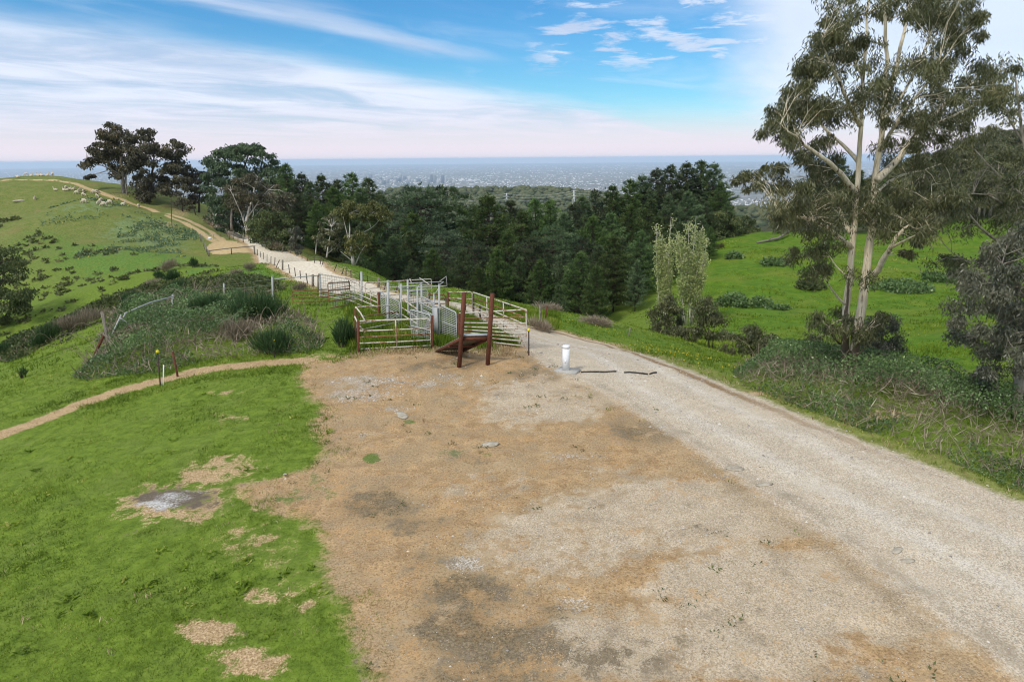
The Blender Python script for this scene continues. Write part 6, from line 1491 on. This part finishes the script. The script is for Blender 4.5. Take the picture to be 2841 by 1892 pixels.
shrub('broom_bush', 'dark olive broom above the collapsed fence rail', 'broom bush', 360, 842, 90, 36, 'broom', BROOM_L, 1500, .42, .04, BG)
shrub('broom_bush', 'broad dark broom to the right of the collapsed rail', 'broom bush', 480, 812, 100, 34, 'broom', BROOM_L, 1500, .42, .04, BG)
shrub('broom_bush', 'dark broom bush low in the left gully', 'broom bush', 125, 955, 78, 66, 'broom', BROOM_L, 1700, .36, .03, BG)
shrub('broom_bush', 'small spiky broom growing alone on the left grass slope', 'broom bush', 70, 1046, 24, 30, 'broom', BROOM_L, 120, .30, .02, BG)
shrub('broom_bush', 'broom half hidden behind the rail fence at the far left', 'broom bush', 8, 985, 60, 40, 'broom', BROOM_L, 900, .34, .03, BG)
DG = 'grey dry bushes in the scrub'
shrub('dry_bush', 'grey brown dry bush in the hollow left of the timber post', 'dry bush', 245, 905, 110, 66, 'twig', GREYT, 1900, .46, .022, DG, stemmat=BARKG)
shrub('dry_bush', 'dry grey bush left of the largest grey one', 'dry bush', 185, 925, 90, 58, 'twig', GREYT, 1500, .42, .022, DG, stemmat=BARKG)
shrub('dry_bush', 'twiggy grey bush on the hillside above the yellow flowered one', 'dry bush', 482, 748, 56, 34, 'twig', GREYT, 1100, .55, .035, DG, stemmat=BARKG)
shrub('dry_bush', 'long low grey bush on the green bank below the fence line', 'dry bush', 650, 772, 52, 26, 'twig', GREYT, 900, .4, .028, DG, stemmat=BARKG)
shrub('dry_bush', 'second grey bush on the green bank nearer the road', 'dry bush', 692, 752, 36, 24, 'twig', GREYT, 700, .4, .028, DG, stemmat=BARKG)
shrub('dry_bush', 'pale bleached bush against the fence beyond the road', 'dry bush', 762, 690, 62, 40, 'twig', DRY_L, 1400, .5, .04, DG, stemmat=BARKG)
shrub('dry_bush', 'brown dry bush in the upper scrub beside the dark broom', 'dry bush', 430, 800, 80, 30, 'twig', GREYT, 1300, .45, .035, DG, stemmat=BARKG)
shrub('dry_bush', 'brown dry bush spread in front of the largest broom', 'dry bush', 650, 940, 100, 66, 'twig', GREYT, 1800, .40, .018, DG, stemmat=BARKG)
shrub('dry_bush', 'rust grey weeds at the corner of the road and the wire gate', 'dry bush', 838, 806, 52, 24, 'twig', GREYT, 600, .34, .025, DG, stemmat=BARKG)
shrub('dry_bush', 'brown grass clump around the road timber post', 'dry bush', 1497, 916, 80, 34, 'twig', DRY_L, 1200, .30, .018, DG, stemmat=BARKG)
shrub('dry_bush', 'bleached dead scrub along the edge of the far slope', 'dry bush', 1640, 898, 130, 20, 'twig', DRY_L, 1300, .35, .028, DG, stemmat=BARKG)
shrub('dry_bush', 'dead scrub strip behind the grass crest before the pines', 'dry bush', 1530, 862, 100, 18, 'twig', DRY_L, 1000, .35, .028, DG, stemmat=BARKG)
shrub('gorse_bush', 'low gorse bush with bright yellow flowers on the left hillside', 'gorse bush', 352, 774, 34, 14, 'bush', OLIVE_L, 500, .3, .1, flowers=90)
shrub('gorse_bush', 'yellow flowering gorse at the foot of the right hand pines', 'gorse bush', 1992, 690, 26, 16, 'bush', GUM_Y, 500, .5, .16, flowers=60)
shrub('iris_clump', 'dark strappy clump on the verge behind the right pen', 'clump', 1403, 862, 24, 16, 'broom', BROOM_L, 160, .5, .03)
PG = 'bramble patches on the green slope'
for px, py, wp, hp2, lab in [(2070, 850, 170, 46, 'largest dark bramble patch on the green slope beyond the poplars'), (2040, 715, 52, 18, 'bramble patch high on the green slope near the pines'), (2145, 735, 70, 24, 'bramble patch in the middle of the upper green slope'), (2240, 800, 90, 36, 'grey bramble patch beside the lower limbs of the great gum'),
                             (2490, 800, 170, 26, 'long bramble strip along the fold of the green slope'), (2160, 860, 60, 16, 'small bramble tail at the end of the largest patch'), (2610, 780, 100, 26, 'bramble strip at the right end of the fold'), (2120, 955, 130, 36, 'grey green bramble tangle behind the young gums'), (2330, 985, 90, 34, 'low bramble tangle left of the great gum foot'), (2010, 940, 60, 26, 'bramble bush between the tall young gums')]:
    shrub('bramble_patch', lab, 'bramble patch', px, py, wp, hp2, 'bush', BRAM_L if 'grey' not in lab else OLIVE_L, int(wp * 17), .0045 * at(px, py)[1], .0028 * at(px, py)[1], PG)

# ---------------------------------------------------------------- thickets, undergrowth, grasses (beyond counting)
def scatter_poly(outl, n, power=1.0):
    """random ground places inside an outline, denser where it is near"""
    W = poly(outl); lo, hi = W.min(0), W.max(0); out = []
    while sum(len(o_) for o_ in out) < n:
        p = rng.uniform(lo, hi, (n * 3, 2)); k = sd_poly(W, p[:, 0], p[:, 1]) > 0
        r = np.hypot(p[:, 0], p[:, 1]); k &= rng.uniform(0, 1, len(p)) < (np.hypot(*W.T).min() / r) ** power
        out.append(p[k])
        if len(out) > 60: break
    p = np.concatenate(out)[:n]
    return p, sd_poly(W, p[:, 0], p[:, 1])
def thicket(name, outl, hmax, nl, nd, leaf, dry, Lp, Wp, edge=1.2, f=.55, nc=60, seed=0):
    p, sd = scatter_poly(outl, nl, 1.0); nl = len(p); m_ = hmax * np.clip(sd / edge, .12, 1) * (.2 + 1.15 * np.clip(.5 + .75 * vnoise(p[:, 0] + seed, p[:, 1], f) + .5 * vnoise(p[:, 0], p[:, 1] + seed, f * 2.6), 0, 1))
    sel = np.clip(.5 + .8 * vnoise(p[:, 0] + 40 + seed, p[:, 1], f * .8) + .4 * vnoise(p[:, 0] + seed, p[:, 1] + 30, f * 2.5), 0, 1) > rng.uniform(.10, .42, nl)
    z = T(p[:, 0], p[:, 1]); hh = m_ * rng.uniform(.2, 1.0, nl) ** .45
    P = np.stack([p[:, 0], p[:, 1], z + hh], 1); r = np.hypot(p[:, 0], p[:, 1])
    G = Geo(); q = P[sel]; n = len(q)
    lv = np.clip(.45 + .35 * vnoise(q[:, 0], q[:, 1], .9) + .2 * vnoise(q[:, 0], q[:, 1], 2.5) + rng.normal(0, .22, n), 0, 1)
    G.leaves(q, unit(n) + [0, 0, .25], Lp * r[sel] * rng.uniform(.6, 1.4, n), Wp * r[sel] * rng.uniform(.6, 1.4, n), lv)
    tag(link(name, G.mesh(name, leaf)), kind='stuff')
    p, sd = scatter_poly(outl, nd, 1.0); m_ = hmax * np.clip(sd / edge, .2, 1) * (.5 + .6 * np.clip(.5 + .6 * vnoise(p[:, 0] + seed, p[:, 1], f), 0, 1))
    z = T(p[:, 0], p[:, 1]); r = np.hypot(p[:, 0], p[:, 1]); G = Geo(); n = len(p)
    P = np.stack([p[:, 0], p[:, 1], z + m_ * rng.uniform(0, .6, n)], 1)
    G.leaves(P, unit(n) * .8 + [0, 0, .55], np.minimum(.022 * r, .5) * rng.uniform(.4, 1.2, n), .00085 * r * rng.uniform(.8, 1.6, n), rng.uniform(0, 1, n))
    # arching canes
    p, sd = scatter_poly(outl, nc, 1.0)
    for k in range(len(p)):
        a = rng.uniform(0, 6.28); L = rng.uniform(.6, 1.8); b0 = np.array([p[k, 0], p[k, 1], float(T(p[k, 0], p[k, 1]))]); t = np.linspace(0, 1, 6)
        hq = hmax * rng.uniform(.8, 1.35); C_ = b0 + np.stack([math.cos(a) * L * t, math.sin(a) * L * t, hq * np.sin(t * 2.4)], 1)
        G.tube(C_, np.linspace(.008, .003, 6) * max(1, b0[1] / 16), sides=3, cap=False, var=rng.uniform(.2, .9))
    tag(link('dead_stems', G.mesh('dead_stems', dry)), kind='stuff')
thicket('brambles', [(2050, 1060), (2030, 1040), (2090, 1010), (2180, 990), (2300, 1000), (2460, 1010), (2640, 1080), (2760, 1110), (2900, 1150), (2960, 1300), (2950, 1420), (2841, 1375), (2700, 1310), (2560, 1260), (2430, 1210), (2300, 1160), (2160, 1108), (2080, 1082)], 0.95, 95000, 13000, BRAM_L, DRY_L, .0030, .0022, 1.0, .5, 130, 3)
thicket('brambles', [(265, 985), (300, 900), (330, 860), (400, 835), (480, 815), (560, 815), (640, 835), (760, 850), (830, 870), (880, 900), (905, 950), (880, 975), (800, 985), (700, 990), (640, 1000), (560, 1006), (470, 1030), (400, 1040), (320, 1045), (240, 1060), (200, 1050)], 0.82, 90000, 13000, BRAM_L, DRY_L, .0026, .0019, 1.5, .5, 200, 11)
thicket('scrub', [(-60, 1010), (0, 960), (80, 925), (180, 880), (300, 830), (420, 790), (560, 770), (700, 770), (800, 790), (760, 830), (640, 830), (480, 815), (380, 835), (300, 870), (230, 930), (120, 975), (30, 1005)], 0.8, 52000, 2600, OLIVE_L, GREYT, .0034, .0023, 2.0, .25, 40, 5)
thicket('scrub', [(560, 610), (600, 595), (625, 600), (630, 640), (600, 640), (570, 620), (545, 600)], 1.2, 600, 3500, OLIVE_L, GREYT, .003, .0018, 1.0, .25, 20, 8)

# low bushes over the left hillside
p, _ = scatter_poly([(-100, 640), (0, 610), (120, 650), (300, 690), (480, 720), (600, 740), (720, 750), (660, 790), (480, 790), (300, 830), (100, 900), (-100, 980), (-160, 800)], 1000, .6)
G = Geo()
for k in range(len(p)):
    if .7 * vnoise(p[k, 0], p[k, 1], .11) + .7 * vnoise(p[k, 0], p[k, 1], .4) < rng.uniform(-.3, .7): continue
    b = np.array([p[k, 0], p[k, 1], float(T(p[k, 0], p[k, 1]))]); n = 18; d = unit(n); d[:, 2] = abs(d[:, 2]); s = rng.uniform(.2, .6); r = np.hypot(*p[k])
    G.leaves(b + d * s * np.array([1.5, 1.5, .45]) * rng.uniform(.4, 1, (n, 1)), unit(n) + [0, 0, .3], .0042 * r, .0026 * r, np.clip(rng.uniform(.1, .7) + rng.normal(0, .15, n), 0, 1))
tag(link('undergrowth', G.mesh('undergrowth', HEATH_L)), kind='stuff')
# grey-green capeweed
G = Geo()
for outl, n in (([(300, 690), (330, 640), (300, 610), (420, 590), (470, 620), (540, 640), (560, 660), (500, 680), (520, 720), (440, 730), (380, 700)], 9000), ([(130, 590), (180, 565), (330, 555), (370, 580), (300, 600), (200, 620), (100, 640)], 3000), ([(230, 690), (330, 690), (320, 720), (200, 720)], 1200)):
    p, _ = scatter_poly(outl, n, .3); k = (vnoise(p[:, 0], p[:, 1], .16) + .9 * vnoise(p[:, 0], p[:, 1], .5)) > rng.uniform(-.3, .8, len(p)); p = p[k]; n = len(p)
    P = np.stack([p[:, 0], p[:, 1], T(p[:, 0], p[:, 1]) + rng.uniform(.02, .14, n)], 1); r = np.hypot(p[:, 0], p[:, 1])
    G.leaves(P, unit(n) + [0, 0, .5], .0026 * r, .0018 * r, rng.uniform(0, 1, n))
tag(link('capeweed', G.mesh('capeweed', CAPE_L)), kind='stuff')

# grass
def grass_field(name, n, r0, r1, t0, t1, hfun, per, W, mat, cond, vfun=None, lie=.35, power=1.6):
    u = rng.uniform(0, 1, n); e = 2 - power; r = (r0 ** e + u * (r1 ** e - r0 ** e)) ** (1 / e); th = R_(1) * rng.uniform(t0, t1, n)
    x, y = r * np.sin(th), r * np.cos(th); k = cond(x, y, r); x, y, r = x[k], y[k], r[k]; n = len(x)
    v0 = np.clip(.44 + .34 * vnoise(x, y, .8) + .3 * vnoise(x, y, 2.6) + .12 * rng.normal(size=len(x)), 0.0, 1.0) if vfun is None else vfun(x, y)
    h0 = hfun(x, y, r)
    X_ = np.repeat(x, per) + rng.normal(0, .035, n * per) * np.repeat(r, per) / 14; Y_ = np.repeat(y, per) + rng.normal(0, .035, n * per) * np.repeat(r, per) / 14
    Z_ = T(X_, Y_) - .01; hh = np.repeat(h0, per) * rng.uniform(.5, 1.3, n * per)
    D = unit(n * per) * lie + np.array([0, 0, .7])
    G = Geo(); G.blades(np.stack([X_, Y_, Z_], 1), D, hh, W * np.repeat(r, per), np.clip(np.repeat(v0, per) + rng.normal(0, .15, n * per), 0, 1))
    return tag(link(name, G.mesh(name, mat)), kind='stuff')
F_ = lambda a: (lambda x, y: fieldv(a, x, y))
def lawn_ok(x, y, r):
    j_ = rng.uniform(-1, 1, len(x)) ** 3
    return (fieldv(sd_pad, x, y) + .5 * vnoise(x, y, .9) + .3 * vnoise(x, y, 2.7) < .05 + .7 * j_) & (fieldv(sd_path, x, y) < -.02) & (fieldv(sd_road, x, y) < -.15) & (fieldv(bare_, x, y) + .55 * vnoise(x, y, 2.2) * (fieldv(bare_, x, y) > .02) < .5 + .6 * j_) & (fieldv(ash_, x, y) < .3)
grass_field('grass', 70000, 7.5, 34, -47, -2, lambda x, y, r: .055 + .035 * vnoise(x, y, .5) + .075 * np.clip(vnoise(x, y, 1.9) - .3, 0, 1) + .10 * np.clip((sd_line(PATH, 0, x, y) > -1.5) * (y > 22), 0, 1), 5, .0010, GRASS_L, lambda x, y, r: lawn_ok(x, y, r) & (x < 1), lie=.8)
grass_field('grass', 15000, 24, 46, -14, 4, lambda x, y, r: .32 + .16 * vnoise(x, y, .6), 5, .0012, GRASS_L, lambda x, y, r: lawn_ok(x, y, r) & (fieldv(sd_pad, x, y) < -.3), lie=.25, power=1.2)
grass_field('grass', 16000, 13, 70, 4, 46, lambda x, y, r: .13 + .05 * vnoise(x, y, .5), 4, .0013, GRASS_L, lambda x, y, r: lawn_ok(x, y, r), power=1.3)
grass_field('grass', 24000, 42, 150, 10, 46, lambda x, y, r: .20 + .16 * vnoise(x, y, .25), 3, .0016, GRASS_L, lambda x, y, r: lawn_ok(x, y, r) & (fieldv(floor_, x, y) < .3) & (vnoise(x, y, .2) + .6 * vnoise(x, y, .7) > -.2), lambda x, y: np.clip(.5 + .3 * vnoise(x, y, .12) + .3 * vnoise(x, y, .5), .1, .95), power=1.0)
grass_field('grass', 14000, 34, 90, -46, 4, lambda x, y, r: .16 + .06 * vnoise(x, y, .3), 4, .0013, GRASS_L, lambda x, y, r: lawn_ok(x, y, r), power=1.2)
PEN = poly([(1225, 932), (1279, 943), (1458, 966), (1314, 890), (1248, 870), (1200, 878)])
grass_field('grass', 26000, 24, 38, -8, 2, lambda x, y, r: .42 + .18 * vnoise(x, y, .9), 5, .0011, GRASS_L, lambda x, y, r: sd_poly(PEN, x, y) > .15, lambda x, y: np.clip(.35 + .3 * vnoise(x, y, .9) + .25 * rng.normal(size=len(x)), 0, 1), lie=.3, power=1.0)
straw_v = lambda x, y: rng.uniform(.1, .95, len(x))
grass_field('dry_grass', 9000, 7.5, 34, -46, 0, lambda x, y, r: .07 + 0 * x, 4, .0011, STRAW_L, lambda x, y, r: ((fieldv(bare_, x, y) + .5 * vnoise(x, y, 2.2) > .5) | (fieldv(sd_path, x, y) > -.12)) & (fieldv(ash_, x, y) < .3), straw_v, lie=1.3)
grass_field('dry_grass', 26000, 7.5, 28, -30, 30, lambda x, y, r: .035 + 0 * x, 4, .0011, STRAW_L, lambda x, y, r: (fieldv(sd_pad, x, y) > 0) & (fieldv(sd_road, x, y) < -.1) & (fieldv(grit_, x, y) + .6 * vnoise(x, y, 1.1) < .35) & (fieldv(dark_, x, y) < .6), straw_v, lie=1.4)
grass_field('dry_grass', 5000, 23.5, 27.5, -14, 3, lambda x, y, r: .16 + 0 * x, 4, .0009, STRAW_L, lambda x, y, r: (fieldv(sd_pad, x, y) > -.5) & (fieldv(sd_pad, x, y) < .35) & (fieldv(sd_road, x, y) < -.3), straw_v, lie=.6)
grass_field('dry_grass', 7000, 14, 60, -12, 46, lambda x, y, r: .15 + 0 * x, 4, .0010, STRAW_L, lambda x, y, r: (fieldv(sd_road, x, y) < -.1) & (fieldv(sd_road, x, y) > -.9) & (sd_line(_a, 1.4, x, y) > 0), straw_v, lie=.6)
# yellow daisies on the verge
p, _ = scatter_poly([(1480, 880), (1600, 915), (1720, 950), (1860, 1000), (2000, 1045), (2040, 1030), (1900, 975), (1760, 930), (1640, 900), (1520, 872)], 260, .5); k = vnoise(p[:, 0], p[:, 1], .5) > -.1; p = p[k]; n = len(p)
G = Geo(); G.leaves(np.stack([p[:, 0], p[:, 1], T(p[:, 0], p[:, 1]) + .16], 1), unit(n), .06, .05, rng.uniform(0, 1, n))
tag(link('daisies', G.mesh('daisies', FLOWER)), kind='stuff')
# loose stones on the road and the yard
OCT = np.array([[1, 0, 0], [0, 1, 0], [-1, 0, 0], [0, -1, 0], [0, 0, 1.0]]); OCF = np.array([[0, 1, 4], [1, 2, 4], [2, 3, 4], [3, 0, 4]])
n = 30000; r = rng.uniform(7.5 ** .5, 30 ** .5, n) ** 2; th = R_(1) * rng.uniform(-30, 44, n); x, y = r * np.sin(th), r * np.cos(th)
k = (fieldv(sd_road, x, y) > -.2) | ((fieldv(sd_pad, x, y) > 0) & (np.maximum(fieldv(grit_, x, y), fieldv(stones, x, y)) + .6 * vnoise(x, y, 1.3) > rng.uniform(.2, .9, n)))
x, y, r = x[k], y[k], r[k]; n = len(x); s = rng.uniform(.35, 1.0, n) * .0012 * r * np.where(rng.uniform(0, 1, n) < .03, 2.4, 1) * np.where(fieldv(stones, x, y) > .5, 1.5, 1)
V = OCT[None] * s[:, None, None] * np.array([1, 1, .7]) * rng.uniform(.6, 1.4, (n, 5, 1)) + np.stack([x, y, T(x, y)], 1)[:, None]
Fq = (OCF[None] + (np.arange(n) * 5)[:, None, None]).reshape(-1, 3)
PEBM, pb__, pbo = new_mat('pebbles'); finish(pb__, pbo, pb__.mix(pb__.attr('var'), (0.22, 0.20, 0.17), (0.66, 0.60, 0.51)), .9, spec=.2)
tag(link('gravel', np_mesh('gravel', V.reshape(-1, 3), [Fq], PEBM, fattr={'var': np.repeat(rng.uniform(0, 1, n) ** 1.2, 4)})), kind='stuff')

# broad-leaved weeds and dry tufts in the lawn and on the bare ground
def rosettes(name, n, mat, cond, t0, t1, r1, L, nl, up):
    r = rng.uniform(7.5 ** .5, r1 ** .5, n) ** 2; th = R_(1) * rng.uniform(t0, t1, n); x, y = r * np.sin(th), r * np.cos(th); k = cond(x, y); x, y, r = x[k], y[k], r[k]; n = len(x)
    b = np.stack([x, y, T(x, y) + .01], 1); sz = L * rng.uniform(.5, 1.5, n)
    P = np.repeat(b, nl, 0) + rng.normal(0, .06, (n * nl, 3)) * np.array([1, 1, .1]); a = rng.uniform(0, 6.28, n * nl)
    D = np.stack([np.cos(a), np.sin(a), rng.uniform(up * .5, up * 1.5, n * nl)], 1); G = Geo()
    G.leaves(P, D, np.repeat(sz, nl), np.repeat(sz, nl) * (.35 if up < 1 else .12), np.clip(np.repeat(rng.uniform(.1, .9, n), nl) + rng.normal(0, .15, n * nl), 0, 1))
    tag(link(name, G.mesh(name, mat)), kind='stuff')
rosettes('weeds', 520, GRASS_L, lambda x, y: lawn_ok(x, y, 0) & (vnoise(x, y, .45) > -.1), -46, 0, 30, .10, 14, .5)
rosettes('weeds', 420, OLIVE_L, lambda x, y: (fieldv(sd_pad, x, y) > 0) & (vnoise(x, y, .6) > 0), -30, 42, 28, .06, 9, .6)
rosettes('dry_tufts', 220, STRAW_L, lambda x, y: (fieldv(sd_path, x, y) < 0) & (fieldv(ash_, x, y) < .3) & (fieldv(sd_road, x, y) < -.3) & (vnoise(x, y, .5) > .05), -46, 20, 28, .09, 9, 1.6)

# ---------------------------------------------------------------- the air
HM, h_, ho = new_mat('air_haze')
pv = h_.new('ShaderNodeVolumePrincipled')
pv.inputs['Color'].default_value = (0.67, 0.83, 1.0, 1)
pv.inputs['Density'].default_value = HAZE_DENSITY
pv.inputs['Anisotropy'].default_value = 0.0
h_.l.new(pv.outputs[0], ho.inputs['Volume'])
hz = Geo(); hz.box((0, 25000, (PLAIN - 6 + 42) / 2), (150000, 84000, 42 - (PLAIN - 6)))
tag(link('haze', hz.mesh('haze', HM)), kind='stuff')
